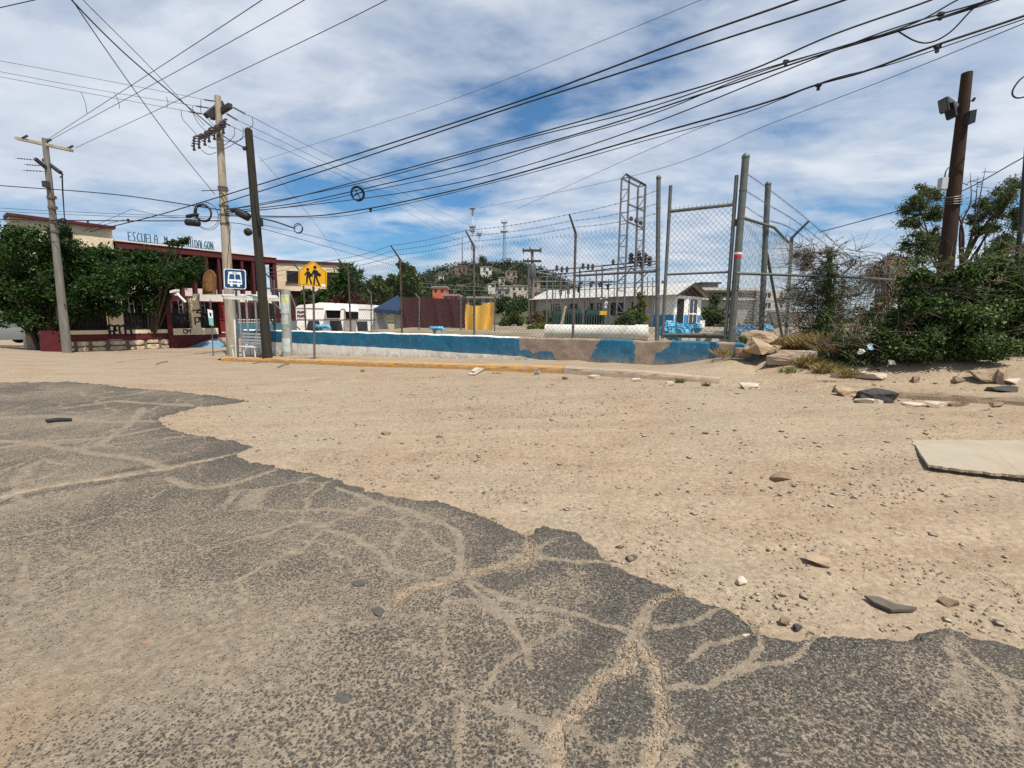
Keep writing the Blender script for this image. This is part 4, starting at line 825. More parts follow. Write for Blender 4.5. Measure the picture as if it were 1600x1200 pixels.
# red sheet gate, blue ramp, steps
b = MB(); wbox(b, wd(346), wd(364), -.45, wz(350, 468), -.15, -.05); rg = b.build('school_gate', mat('red_gate', (.20, .014, .014), .6, .2, 4), sw)
b = MB(); [wbox(b, wd(346), wd(364), z, z+.05, -.05, -.0) for z in (wz(350, 520), wz(350, 500), wz(350, 474))]; wbox(b, wd(345.5), wd(346.5), -.45, wz(350, 468), -.05, 0); b.build('gate_frame', mat('gate_frame_red', (.13, .016, .016), .6, .2), rg)
RAMPB = mat('ramp_blue', (.10, .22, .34), .8, .15, 3, .1, 30, dirt=(.28, .27, .24), dirt_amt=.3)
p = [gpt(285, 547), gpt(345, 546)]; q0 = wpt(wd(283), wz(283, 546), .02); q1 = wpt(wd(330), wz(330, 529), .02); q2 = wpt(wd(352), wz(352, 527), .02); q3 = wpt(wd(352), wz(352, 527), 1.2); q4 = wpt(wd(318), wz(318, 546), 1.5)
rm = MB(); tp = [q0, q1, q2, q3, q4]; rm.add(tp+[Vector((v.x, v.y, -.8)) for v in tp], [(0, 1, 2, 3, 4)]+[(i, (i+1) % 5, 5+(i+1) % 5, 5+i) for i in range(5)])
o = rm.build('entrance_ramp', RAMPB); tag(o, 'sloping blue painted entrance ramp against the maroon school wall', 'ramp')
st_ = thing('entrance_steps', 'pale concrete steps beside the blue ramp behind the thin sign post', 'steps', wpt(wd(345), -.5, 1.5))
for k in range(4): b = MB(); wbox(b, wd(334), wd(372), -.8, -.42+.15*k, .3+.2, 2.3-.4*k-.002*k); b.build('step', CONC, st_)
b = MB(); b.beam(wpt(wd(340), wz(340, 519), .6), wpt(wd(362), wz(362, 519), .9), .05, .05); o = b.build('hand_rail', WHITE, st_)
# the two storey block
F0 = at(60, 520, 27.5); F1 = at(430, 520, 38.5); FP = (F0.x, F0.y); FD = Vector((F1.x-F0.x, F1.y-F0.y)); FL_ = FD.length; FD.normalize(); FDv = Vector((FD.x, FD.y, 0)); FN = Vector((FD.y, -FD.x, 0))
def fz(px, py): return on_line(px, py, FP, FD).z
def fd(px): p = on_line(px, 450, FP, FD); return (p.x-FP[0])*FD.x+(p.y-FP[1])*FD.y
def fpt(d, z, out=0.0): return Vector((FP[0]+FD.x*d+FN.x*out, FP[1]+FD.y*d+FN.y*out, z))
def fbox(mb, d0, d1, z0, z1, o0, o1): return mb.obox((fpt(d0, z0, o0)+fpt(d1, z1, o1))/2, FDv*(d1-d0)/2, FN*(o1-o0)/2, Vector((0, 0, (z1-z0)/2)))
school = thing('school_building', 'two storey school block with maroon fins and sign letters along its roof', 'school', fpt(FL_/2, -.5))
zr = 6.15; ds = fd(188); de = FL_+.3
b = MB(); fbox(b, ds, de, -.8, zr-.5, -6, -1.6); b.build('wall', DKMAROON, school)
b = MB(); fbox(b, ds, de, zr-.42, zr, -6.3, .35); b.build('roof_slab', MAROON, school); b = MB(); fbox(b, ds-.1, de, zr+.002, zr+.10, -6.4, .42); b.build('roof_edge', mat('roof_edge_pale', (.62, .57, .52), .8, .1), school)
b = MB(); fbox(b, ds, de, 2.45, 2.85, -1.6, .1); b.build('floor_slab', MAROON, school)
nfin = 13; FIN = mat('fin_maroon', (.07, .014, .013), .7, .3, 4)
for k in range(nfin):
    d = ds+.2+(de-ds-.4)*k/(nfin-1); b = MB(); fbox(b, d-.09, d+.09, -.8, zr-.42, -.25, .3); b.build('fin', FIN, school)
    if k < nfin-1:
        w = (de-ds-.4)/(nfin-1); b = MB(); fbox(b, d+.16, d+w-.16, 2.86, 3.42, -.1, .0); b.build('parapet_panel', mat('pale_pink_panel', (.70, .58, .55), .8, .1), school)
        b = MB(); fbox(b, d+.25, d+w-.25, 3.9, 5.3, -1.62, -1.55); wn = b.build('window', DARK, school)
        bb = MB()
        for i in range(2):
            for j in range(2): 
                if (k+i+j) % 3: fbox(bb, d+.32+i*(w-.6)/2, d+.28+(i+1)*(w-.6)/2-.08, 4.0+j*.62, 4.5+j*.62, -1.548, -1.54)
        if bb.v: bb.build('pane', mat('bright_pane', (.42, .45, .47), .25, .2, spec=.5), wn)
# letters standing on the roof edge
LETB = mat('letter_blue', (.03, .075, .12), .6, .2)
rl = thing('roof_sign', 'thin dark blue standing letters along the school roof edge', 'sign', fpt(fd(250), zr+.1, .3))
def roof_text(txt, px0, px1, h):
    d0, d1 = fd(px0), fd(px1); adv = (d1-d0)/len(txt)
    for i, ch in enumerate(txt):
        b = MB(); stroke_letter(b, ch, lambda x, z, i=i: fpt(d0+adv*i+x, zr+.14+z, .3), adv*.66, h, .045); b.build('letter', LETB, rl)
b = MB(); b.tube([fpt(fd(205), zr+.13, .3), fpt(fd(338), zr+.13, .3)], .02, 5); b.build('sign_rail', LETB, rl)
roof_text('ESCUELA', 207, 253, .52); roof_text('M', 262, 268, .52); roof_text('HIDALGON', 298, 337, .52)
# higher cream block at the left end of the school
lb = thing('school_end_block', 'cream school block with dark red roof edge showing above the tree', 'building', fpt(0, -.5, -1))
d0, d1 = fd(30), fd(186); zt0 = 6.95
b = MB(); fbox(b, d0, d1, -.8, zt0, -1.4, -.2); b.build('wall', CREAM, lb); b = MB(); fbox(b, d0-.1, d1+.15, zt0, zt0+.16, -1.5, .1); b.build('roof_edge', MAROON, lb)
for k in range(4):
    b = MB(); d = d0+1+(d1-d0-1.5)*k/4; fbox(b, d, d+1.4, 3.6, 5.0, -.19, -.14); wn = b.build('window', DARK, lb); b = MB(); fbox(b, d-.06, d+1.46, 3.5, 3.58, -.19, -.05); b.build('sill', MAROON, wn)
# right wing
RW = thing('school_wing', 'cream school wing with maroon corner column and dark barred windows', 'building', at(495, 500, 40))
wa = at(433, 500, 39.5); wb = at(547, 500, 41.5); RD = Vector((wb.x-wa.x, wb.y-wa.y, 0)); RL = RD.length; RD.normalize(); RN = Vector((RD.y, -RD.x, 0))
def rpt(d, z, o=0): return Vector((wa.x, wa.y, z))+RD*d+RN*o
def rbox(mb, d0, d1, z0, z1, o0, o1): return mb.obox((rpt(d0, z0, o0)+rpt(d1, z1, o1))/2, RD*(d1-d0)/2, RN*(o1-o0)/2, Vector((0, 0, (z1-z0)/2)))
def rd_(px): p = on_line(px, 450, (wa.x, wa.y), (RD.x, RD.y)); return (Vector((p.x, p.y, 0))-Vector((wa.x, wa.y, 0))).dot(RD)
def rz(px, py): return on_line(px, py, (wa.x, wa.y), (RD.x, RD.y)).z
ztop = rz(480, 410); zmid = rz(480, 455)
b = MB(); rbox(b, 0, RL, zmid, ztop-.12, -7, 0); b.build('wall', CREAM, RW); b = MB(); rbox(b, .3, RL-.1, -.8, zmid, -7, -.3); b.build('lower_wall', DKMAROON, RW)
b = MB(); rbox(b, -.2, RL+.2, ztop-.12, ztop+.1, -7.2, .12); b.build('roof_edge', DKMAROON, RW)
b = MB(); rbox(b, -.35, .2, -.8, ztop+.25, -.4, .14); b.build('column', MAROON, RW); b = MB(); rbox(b, RL-.4, RL+.25, -.8, ztop+.02, -3, .1); b.build('column', DKMAROON, RW)
b = MB(); rbox(b, rd_(470), rd_(512), -.8, zmid-.05, -.3, .05); b.build('maroon_panel', DKMAROON, RW)
for a, c, y0, y1 in ((449, 469, 423, 440), (500, 545, 425, 442)):
    b = MB(); rbox(b, rd_(a), rd_(c), rz(a, y1), rz(a, y0), .002, .03); wn = b.build('window', DARK, RW); n = 6; b = MB()
    for k in range(n): d = rd_(a)+(rd_(c)-rd_(a))*(k+.5)/n; rbox(b, d-.02, d+.02, rz(a, y1), rz(a, y0), .035, .06)
    bo = b.build('window_bars', RAIL, wn); bo['kind'] = 'stuff'; b = MB(); rbox(b, rd_(a)-.1, rd_(c)+.1, rz(a, y1)-.12, rz(a, y1), .002, .12); b.build('sill', DKMAROON, wn)
# white banner, gridded white railing and pale ramp parapet seen behind the shelter
Yb = 30; bnr = thing('school_banner', 'white lettered banner stretched behind the bus shelter roof', 'banner', at(400, 468, Yb))
quadplate('banner_cloth', WHITE, [(368, 459), (430, 461), (430, 474), (368, 471.5)], Yb, bnr, .03)
b = MB()
for px in np.arange(404, 428, 2.4): b.beam(at(px, 463.5, Yb-.02), at(px+1.7, 466.8, Yb-.02), .06, .03, (0, 1, 0)); b.beam(at(px, 466.8, Yb-.02), at(px+1.2, 463.6, Yb-.02), .06, .03, (0, 1, 0))
for px in np.arange(388, 404, 2.6): b.beam(at(px, 469.5, Yb-.02), at(px+1.7, 472, Yb-.02), .06, .03, (0, 1, 0))
bo = b.build('banner_lettering', BLKP, bnr); bo['kind'] = 'stuff'
lt = thing('lattice_wall', 'low maroon lattice wall with white openings behind the bus shelter', 'wall', at(400, 510, 30.5)); quadplate('wall', DKMAROON, [(366, 474), (432, 475), (432, 530), (366, 530)], 31, lt, .2)
bb = MB()
for r in range(3):
    for c in range(15): bb.box(at(373+c*4.1, 499.5+r*4, 30.95), .10, .03, .07)
bo = bb.build('white_opening', WHITE, lt); bo['kind'] = 'stuff'
for px in (376, 392, 398, 410, 421): quadplate('dark_opening', DARK, [(px, 477), (px+6, 477), (px+6, 497), (px, 497)], 30.98, lt, .01)
b = MB(); b.beam(at(362, 517, 28), at(452, 516, 28), .15, .9, (0, 0, 1)); tag(b.build('pale_blue_parapet', mat('parapet_blue', (.06, .16, .22), .8, .2)), 'dull blue parapet visible through the back of the bench', 'parapet')
# steel pipe frame beside the stub post
fr = thing('pipe_frame', 'thin grey pipe frame with slanting braces behind the stub post', 'frame', at(440, 520, 18.2))
for seg in (((414, 450), (452, 454)), ((428, 438), (431, 520)), ((405, 450), (488, 535)), ((452, 454), (462, 480)), ((412, 480), (428, 508))):
    b = MB(); b.tube([at(*seg[0], 18.2), at(*seg[1], 18.2)], .028, 7); b.build('pipe', GALV, fr)
# wooden niche board beside the pole on the school front
nb = thing('notice_board', 'tall arched brown wooden board standing above the entrance lintel', 'board', at(325, 458, 29)); b = MB(); b.prism([at(x, y, 29) for x, y in ((316, 460), (336, 460), (336, 432), (333, 425), (327, 421), (321, 424), (317, 431))], (0, .15, 0)); b.build('board', mat('brown_board', (.17, .085, .03), .8, .35, 5), nb)
b = MB(); b.prism([at(x, y, 28.95) for x, y in ((320, 455), (332, 455), (332, 436), (329, 429), (326, 427), (322, 431), (320, 437))], (0, .04, 0)); b.build('arch_panel', mat('brown_arch', (.23, .12, .045), .8, .35, 7), nb)
lampo = thing('wall_lamp', 'pale angled lamp arm by the tree above the maroon column', 'lamp', at(275, 460, 27)); b = MB(); b.tube([at(290, 472, 27), at(275, 457, 27)], .06, 7); b.build('lamp_arm', WHITE, lampo); b = MB(); b.obox(at(273, 455, 27), (.18, 0, .05), (0, .15, 0), (0, 0, .06)); b.build('lamp_head', WHITE, lampo)
# ------------------------------------------------------------------ parked SUV behind the left tree
car_c = at(-8, 500, 30.5); car_c.z = -.52
cr = thing('parked_car', 'dark grey parked car with pale bumper half hidden behind the left tree', 'car', car_c)
CARP = mat('car_paint', (.20, .21, .22), .3, .1, 3, spec=.6); TYRE = mat('tyre_rubber', (.02, .02, .02), .9, .2); CH = mat('chrome', (.5, .5, .5), .2, .1, metal=.9); TAIL = mat('tail_light', (.55, .5, .5), .3, .2)
yaw = math.radians(-20); cx_ = Vector((math.cos(yaw), math.sin(yaw), 0)); cy_ = Vector((-math.sin(yaw), math.cos(yaw), 0))
def cp(x, y, z): return car_c+cx_*x+cy_*y+Vector((0, 0, z))
def hull(mb, secs):
    n = len(secs[0]); vs = [p for s in secs for p in s]; fs = [(i*n+k, i*n+(k+1) % n, (i+1)*n+(k+1) % n, (i+1)*n+k) for i in range(len(secs)-1) for k in range(n)]
    mb.add(vs, fs+[tuple(range(n)), tuple((len(secs)-1)*n+k for k in range(n))][::1])
def sec(y, w, z0, z1, t=.86): return [cp(-w, y, z0), cp(-w*1.0, y, z0+(z1-z0)*.55), cp(-w*t, y, z1), cp(w*t, y, z1), cp(w, y, z0+(z1-z0)*.55), cp(w, y, z0)]
b = MB(); hull(b, [sec(-2.25, .86, .38, .98), sec(-2.15, .92, .32, 1.08), sec(-1, .95, .3, 1.1), sec(1, .95, .3, 1.08), sec(1.9, .92, .32, 1.0), sec(2.3, .82, .4, .85)]); b.build('body', CARP, cr, True)
b = MB(); hull(b, [[cp(-.8, -2.12, 1.06), cp(-.8, -2.1, 1.1), cp(.8, -2.1, 1.1), cp(.8, -2.12, 1.06)], [cp(-.66, -1.8, 1.06), cp(-.66, -1.8, 1.72), cp(.66, -1.8, 1.72), cp(.66, -1.8, 1.06)], [cp(-.68, .4, 1.06), cp(-.68, .3, 1.74), cp(.68, .3, 1.74), cp(.68, .4, 1.06)], [cp(-.8, 1.2, 1.06), cp(-.8, 1.15, 1.1), cp(.8, 1.15, 1.1), cp(.8, 1.2, 1.06)]]); b.build('cabin', CARP, cr, True)
b = MB(); b.add([cp(-.6, -1.86, 1.66), cp(.6, -1.86, 1.66), cp(.70, -2.12, 1.14), cp(-.70, -2.12, 1.14)], [(0, 1, 2, 3)]); b.build('rear_window', GLASS, cr)
for s in (-1, 1):
    b = MB(); b.box(cp(s*.78, -2.26, .88), .2, .06, .26, yaw); b.build('tail_light', TAIL, cr)
    for y in (-1.4, 1.4):
        b = MB(); b.tube([cp(s*.95, y, .33), cp(s*.72, y, .33)], .34, 16); w_o = b.build('wheel', TYRE, cr); b = MB(); b.tube([cp(s*.96, y, .33), cp(s*.9, y, .33)], .2, 10); b.build('rim', CH, w_o)
b = MB(); b.box(cp(0, -2.30, .50), 1.75, .14, .20, yaw); b.build('bumper', mat('pale_bumper', (.6, .6, .6), .4, .1), cr); b = MB(); b.box(cp(0, -2.29, .86), .6, .05, .16, yaw); b.build('plate_panel', CH, cr)
# ------------------------------------------------------------------ old white camper behind the wall
cv = thing('camper_van', 'old white camper van with propped open flaps parked behind the blue wall', 'van', at(525, 520, 26))
VANW = mat('camper_white', (.78, .76, .71), .5, .08, 3, dirt=(.45, .40, .34), dirt_amt=.2, dirt_scale=2)
def cvp(px, py, o=0.0): p = at(px, py, 26+ (px-460)*.008); return p+Vector((0, o, 0))
prof = [(462, 540), (463, 505), (462, 480), (468, 476.5), (492, 474.5), (500, 472.5), (583, 476.5), (587, 481), (589, 500), (594, 520), (596, 540)]
b = MB(); b.prism([cvp(*p) for p in prof], (0, 2.1, 0)); body = b.build('body', VANW, cv)
b = MB(); b.prism([cvp(463, 481, -.02), cvp(583, 483.5, -.02), cvp(583, 484.3, -.02), cvp(463, 481.8, -.02)], (0, .03, 0)); b.build('roof_seam', DARKPIPE, cv)
b = MB(); b.prism([cvp(464, 499, -.02), cvp(588, 499.3, -.02), cvp(588, 500.3, -.02), cvp(464, 500, -.02)], (0, .03, 0)); b.build('trim_strip', GALV, cv)
for q in ([(509, 482.5), (532, 485), (532, 497), (511, 497)], [(539, 484), (560, 487), (560, 498.5), (541, 498.5)]):
    b = MB(); b.prism([cvp(x, y, -.012) for x, y in q], (0, .02, 0)); b.build('hatch_opening', DARK, cv)
for q in ([(509, 482), (533, 484), (539, 485.5), (514, 484.8)], [(538, 481), (560, 483.5), (567, 487.5), (548, 487.2)]):
    b = MB(); a_, b2, c_, d_ = q; b.prism([cvp(*a_, -.02), cvp(*b2, -.02), cvp(*c_, -.75), cvp(*d_, -.75)], (0, 0, .04)); b.build('awning_flap', VANW, cv)
for q in ([(515, 501), (533, 501), (536, 517), (517, 517)], [(557, 502), (574, 502), (575, 518), (559, 518)], [(482, 501), (498, 501), (500, 505), (499, 518), (479, 518), (480, 508)]):
    b = MB(); b.prism([cvp(x, y, -.012) for x, y in q], (0, .02, 0)); b.build('window', GLASS, cv)
b = MB(); b.prism([cvp(x, y, -.014) for x, y in [(463, 483), (479, 483), (479, 498), (464, 498)]], (0, .02, 0)); pn = b.build('sign_panel', mat('faded_panel', (.62, .58, .55), .6, .1), cv)
b = MB()
for r, col in ((486, 0), (492, 1)):
    for k in range(4): x = 465.5+k*3.2; b.beam(cvp(x, r, -.03), cvp(x, r+3.5, -.03), .06, .01, (0, 1, 0)); b.beam(cvp(x, r+(k % 3)*1.6, -.03), cvp(x+2, r+((k+1) % 3)*1.6, -.03), .06, .01, (0, 1, 0))
bo = b.build('panel_lettering', mat('lettering_dark_red', (.10, .03, .03), .6, .1), pn); bo['kind'] = 'stuff'
b = MB(); b.prism([cvp(448, 520, -.1), cvp(456, 504, -.1), cvp(464, 500, -.1), cvp(464, 520, -.1)], (0, 1.9, 0)); b.build('windshield', mat('dusty_glass', (.13, .16, .17), .2, .25, 3), cv)
for px in (476, 578):
    b = MB(); c = cvp(px, 535); b.tube([c+Vector((0, -.03, 0)), c+Vector((0, .25, 0))], .34, 16); b.build('wheel', TYRE, cv)
# light blue pump heads on the yard edge
def pump_head(px, py, sc, label, Y, two=True):
    t = thing('pump_fitting', label, 'pump', at(px, py, Y), 'light blue pump heads in the yard'); c = at(px, py, Y); b = MB()
    b.lathe([(.075*sc, -.3), (.075*sc, .0), (.12*sc, .03), (.12*sc, .08)], c, n=12); b.build('stem', LBLUE, t, True)
    b = MB(); b.lathe([(.10*sc, .08*1), (.24*sc, .10), (.26*sc, .17*sc), (.24*sc, .22*sc), (.1*sc, .25*sc)], c, n=14); b.build('bowl', LBLUE, t, True)
    for k in range(8): a = 2*math.pi*k/8; b = MB() if k == 0 else b; b.lathe([(.035*sc, .08), (.035*sc, .27*sc)], c+Vector((.22*sc*math.cos(a), .22*sc*math.sin(a), 0)), n=6)
    bo = b.build('flange_bolts', LBLUE, t); bo['kind'] = 'stuff'
    b = MB(); b.tube([c+Vector((.1*sc, 0, .16*sc)), c+Vector((.38*sc, 0, .17*sc)), c+Vector((.44*sc, 0, .1*sc)), c+Vector((.45*sc, 0, .0))], .10*sc, 10); b.build('spout', LBLUE, t, True)
pump_head(679, 518, .62, 'small light blue pump head on the wall in front of the maroon screen', 14.5); pump_head(501, 515, .8, 'light blue pump head in front of the camper van', 19.0)
def pump_stack(px0, px1, py, Y, n, label, seed):
    t = thing('pump_assembly', label, 'pump', at((px0+px1)/2, py, Y), 'blue ribbed pump bowls lying by the gate'); rs = random.Random(seed); p0 = at(px0, py, Y); p1 = at(px1, py, Y); d = (p1-p0)
    for k in range(n):
        c = p0+d*((k+.5)/n)+Vector((0, rs.uniform(-.15, .15), rs.uniform(-.07, .05))); L_ = d.length/n*rs.uniform(.45, .75); r = rs.uniform(.11, .19); e = (d.normalized()+Vector((0, rs.uniform(-1.1, 1.1), rs.uniform(-.45, .45)))).normalized(); b = MB()
        b.tube([c-e*L_, c-e*L_*.7, c-e*L_*.65, c+e*L_*.5, c+e*L_*.6, c+e*L_], [r*.7, r*.75, r, r*.92, r*.7, r*.66], 12); o = b.build('pump_bowl', LBLUE, t, True)
        b = MB()
        for j in range(7): a = 2*math.pi*j/7; q = e.cross(Vector((0, 0, 1))).normalized(); v = q*math.cos(a)*r*.95+Vector((0, 0, 1))*math.sin(a)*r*.95; b.tube([c+v-e*L_*.7, c+v+e*L_*.55], .018, 5)
        bo = b.build('rib', LBLUE, o); bo['kind'] = 'stuff'
pump_stack(1038, 1094, 511, 12.2, 5, 'upper row of light blue pump bowls lying behind the gate', 1); pump_stack(1032, 1080, 519.5, 11.6, 4, 'lower row of light blue pump bowls on the ground behind the gate', 2)
pump_stack(1150, 1180, 515, 11.8, 5, 'blue ribbed pump column left of the big boulder', 3); pump_stack(1180, 1208, 515, 12.4, 2, 'short blue pump column right of the tall fence post', 4); pump_stack(1150, 1176, 525, 11.3, 4, 'blue pump column lowest beside the gate post', 5)
b = MB(); b.tube([at(1036, 524, 11.0), at(1140, 526, 11.0)], .05, 8); tag(b.build('loose_pipe', GALV), 'long grey steel pipe lying on the ground behind the gate', 'pipe')
for i, (px, py, w, lab) in enumerate(((1078, 528, .5, 'small pale concrete block under the gate'), (1112, 526, .9, 'long pale concrete slab under the gate'), (1130, 520, .35, 'white block beside the tall gate post'))):
    c = at(px, py, 11.4); b = MB(); b.box(c-Vector((0, 0, .03)), w, .3, .16, .3*i); o = b.build('concrete_block', mat('pale_block', (.55, .52, .46), .9, .15, 5)); tag(o, lab, 'concrete block')
# big asbestos cement pipe
PIPE = mat('cement_pipe', (.62, .60, .53), .9, .14, 2, .2, 40, dirt=(.36, .33, .27), dirt_amt=.3, dirt_scale=2)
pc0 = at(852, 523, 12.9); pc1 = at(1012, 524, 12.35); pr = .205; pc0.z = pc1.z = .93+pr
cpipe = thing('cement_pipe', 'fat pale cement pipe lying along the top of the wall behind the fence', 'pipe', (pc0+pc1)/2)
b = MB(); e = (pc1-pc0).normalized(); sh_ = [pc0, pc0+e*.02, pc1-e*.35, pc1-e*.32, pc1-e*.01, pc1]; b.tube(sh_, [pr*.97, pr, pr, pr*1.1, pr*1.1, pr*1.06], 26, False)
b.tube([pc1, pc1-e*.02, pc1-e*2.2], [pr*1.06, pr*.9, pr*.88], 26, False); b.tube([pc0, pc0+e*.4], [pr*.97, pr*.85], 26, False); b.build('pipe_barrel', PIPE, cpipe, True)
# ------------------------------------------------------------------ maroon screen, yellow tarp, blue canopy, small inner posts
scn = thing('maroon_screen', 'dark maroon shade cloth screen stretched behind the fence', 'screen', at(680, 517, 26)); MS = mat('maroon_cloth', (.045, .012, .014), .85, .25, 2, .3, 9)
for k in range(4):
    x0 = 627+k*25.3; x1 = x0+25.3; b = MB(); P_ = [at(x0, 464+k*.9, 26), at(x0+12, 464.6+k*.9, 26.06), at(x1, 464.9+k*.9, 26), at(x1, 521, 26), at(x0+12, 521, 25.9), at(x0, 521, 26)]; b.prism(P_, (0, .03, 0)); b.build('cloth_panel', MS, scn)
for px in (627, 652, 678, 703, 728): b = MB(); b.tube([at(px, 521, 26.1), at(px, 463, 26.1)], .035, 6); b.build('post', RUSTPIPE, scn)
yt = MB(); nx, ny = 14, 10; YT = mat('yellow_tarp', (.62, .37, .07), .7, .12, 2, .3, 12)
vs = []
for j in range(ny+1):
    for i in range(nx+1):
        u = i/nx; v = j/ny; xl = 728-1.5*math.sin(v*3); xr = 772+(-3 if v > .5 else 0)*(v-.5)*2; px = xl+(xr-xl)*u; top = 475+4*math.sin(math.pi*min(1, u*1.3))-3*u; py = top+(517-top)*v
        vs.append(at(px, py, 22+.12*math.sin(u*9+v*2)+.08*math.sin(u*17)))
yt.add(vs, [(j*(nx+1)+i, j*(nx+1)+i+1, (j+1)*(nx+1)+i+1, (j+1)*(nx+1)+i) for j in range(ny) for i in range(nx)]); tag(yt.build('yellow_tarp', YT, None, True), 'yellow tarpaulin hung on posts beside the maroon screen', 'tarpaulin')
cn = thing('blue_canopy', 'dark blue peaked fabric canopy beside the white camper van', 'canopy', at(608, 515, 27)); BC = mat('canopy_blue', (.012, .03, .075), .7, .2, 3)
pk = at(622, 461, 28); cs_ = [at(584, 482, 26.2), at(628, 486, 26.2), at(634, 484, 29.5), at(592, 481, 29.5)]; b = MB(); b.add([pk]+cs_, [(0, 1, 2), (0, 2, 3), (0, 3, 4), (0, 4, 1)]); dn = [p-Vector((0, 0, .22)) for p in cs_]; b.add(cs_+dn, [(i, (i+1) % 4, 4+(i+1) % 4, 4+i) for i in range(4)]); b.build('canopy_cloth', BC, cn)
for p in cs_: b = MB(); b.tube([p, (p.x, p.y, -.4)], .03, 6); b.build('leg', GALV, cn)
wb_ = MB(); wb_.prism([at(x, y, 28) for x, y in ((616, 487), (627, 487), (627, 520), (616, 520))], (0, .8, 0)); tag(wb_.build('white_cabinet', WHITE), 'white upright cabinet under the blue canopy', 'cabinet')
for i, px in enumerate((580, 655, 720, 773)):
    Y = 20.5 if px > 600 else 23; t = thing('inner_fence_post', ('short white bent post in front of the camper', 'short white bent post before the middle of the maroon screen', 'short white bent post at the right end of the maroon screen', 'short white bent post at the right edge of the yellow tarp')[i], 'post', at(px, 518, Y), 'short bent posts of the inner fence')
    b = MB(); y0 = 455 if i == 0 else 462; b.tube([at(px, 521, Y), at(px, y0+4, Y), at(px-6 if i < 3 else px+4, y0-3, Y)], .03, 7); b.build('post', GALV, t, True)
# ------------------------------------------------------------------ pump house with tin roof
hp = at(1051, 513, 34); HD = Vector((-.655, .757, 0)); HG = Vector((.757, .655, 0))
ph = thing('pump_house', 'white and blue pump house with long corrugated tin roof', 'building', (hp.x, hp.y, .9)); HP = Vector((hp.x, hp.y, .9))
def hb(mb, a0, a1, g0, g1, z0, z1): return mb.obox(HP+HD*(a0+a1)/2+HG*(g0+g1)/2+Vector((0, 0, (z0+z1)/2)), HD*(a1-a0)/2, HG*(g1-g0)/2, Vector((0, 0, (z1-z0)/2)))
HL, HW = 14.5, 4.0; PBL = mat('wall_band_blue', (.03, .22, .48), .7, .15, 3); PHW = mat('pump_house_white', (.80, .79, .75), .75, .06, 3, dirt=(.5, .46, .4), dirt_amt=.2, dirt_scale=1)
b = MB(); hb(b, 0, HL, 0, HW, .95, 2.45); b.build('wall', PHW, ph); b = MB(); hb(b, 0, 1.2, 0, HW, -.2, .95); hb(b, 1.2, HL, 0, HW, -.2, .951); b.build('blue_band', PBL, ph)
for a_ in (2.4, 4.4, 6.6, 9.0, 11.2):
    b = MB(); hb(b, a_, a_+1.2, -.06, -.022, .9, 1.9); b.build('window', DARK, ph)
b = MB(); hb(b, 1.6, HL+.01, -.02, 0, -.2, 2.44); b.build('eave_shade_skin', mat('eave_shade_grey', (.36, .34, .31), .85, .15, 1.5, dirt=(.30, .25, .2), dirt_amt=.35), ph)  # grey skin over the white side wall, eave shade put into its colour
TIN = mat('tin_roof', (.43, .425, .39), .55, .12, 2, .1, 20, dirt=(.30, .27, .22), dirt_amt=.3, dirt_scale=.8)
rdg = 3.35; ov = .55; pr_ = [(-ov, 2.35), (HW/2, rdg), (HW+ov, 2.35)]; n = 60; vs = []; fs = []
for sgn in (0, 1):
    base = len(vs)
    for i in range(n*2+1):
        a = -.5+(HL+1.0)*i/(2*n); w = .035*(i % 2)
        g0, z0 = pr_[0] if sgn == 0 else pr_[2]; g1, z1 = pr_[1]
        vs += [HP+HD*a+HG*g0+Vector((0, 0, z0+w)), HP+HD*a+HG*g1+Vector((0, 0, z1+w))]
    fs += [(base+2*i, base+2*i+2, base+2*i+3, base+2*i+1) for i in range(2*n)]
b = MB(); b.add(vs, fs); b.build('roof', TIN, ph)
b = MB(); b.prism([HP+HG*(-.5)+Vector((0, 0, 2.36)), HP+HG*(HW+.5)+Vector((0, 0, 2.36)), HP+HG*HW/2+Vector((0, 0, rdg-.06))], HD*.06); b.build('gable', mat('gable_brown', (.07, .03, .025), .85, .4, 6), ph)
for g0, z0 in (pr_[0], pr_[2]): b = MB(); b.beam(HP+HD*-.5+HG*g0+Vector((0, 0, z0-.08)), HP+HD*-.5+HG*HW/2+Vector((0, 0, rdg-.06)), .06, .14); b.build('barge_board', CROSS, ph)
b = MB(); hb(b, -.04, .02, .45, 1.35, 0, 2.12); b.build('door', DARK, ph); b = MB(); hb(b, -.045, 0, .05, .15, 0, 2.3); hb(b, -.045, 0, 1.36, 1.42, 0, 2.3); b.build('door_frame', PHW, ph)
b = MB(); hb(b, -.04, .02, 2.1, 3.35, .35, 2.15); wn = b.build('window', GLASS, ph)
for k in range(3): b = MB(); hb(b, -.06, -.042, 2.1+.6*k, 2.16+.6*k, .36, 2.14); b.build('mullion', PHW, wn)
b = MB(); hb(b, -.07, -.043, 2.1, 3.35, 1.0, 1.1); b.build('transom', PHW, wn)
b = MB(); b.box(at(1096, 507, 33), .35, .3, .55); b.box(at(1096, 513, 33), .08, .08, .6); tag(b.build('meter_post', PHW), 'small white box on a post at the corner of the pump house', 'meter box')
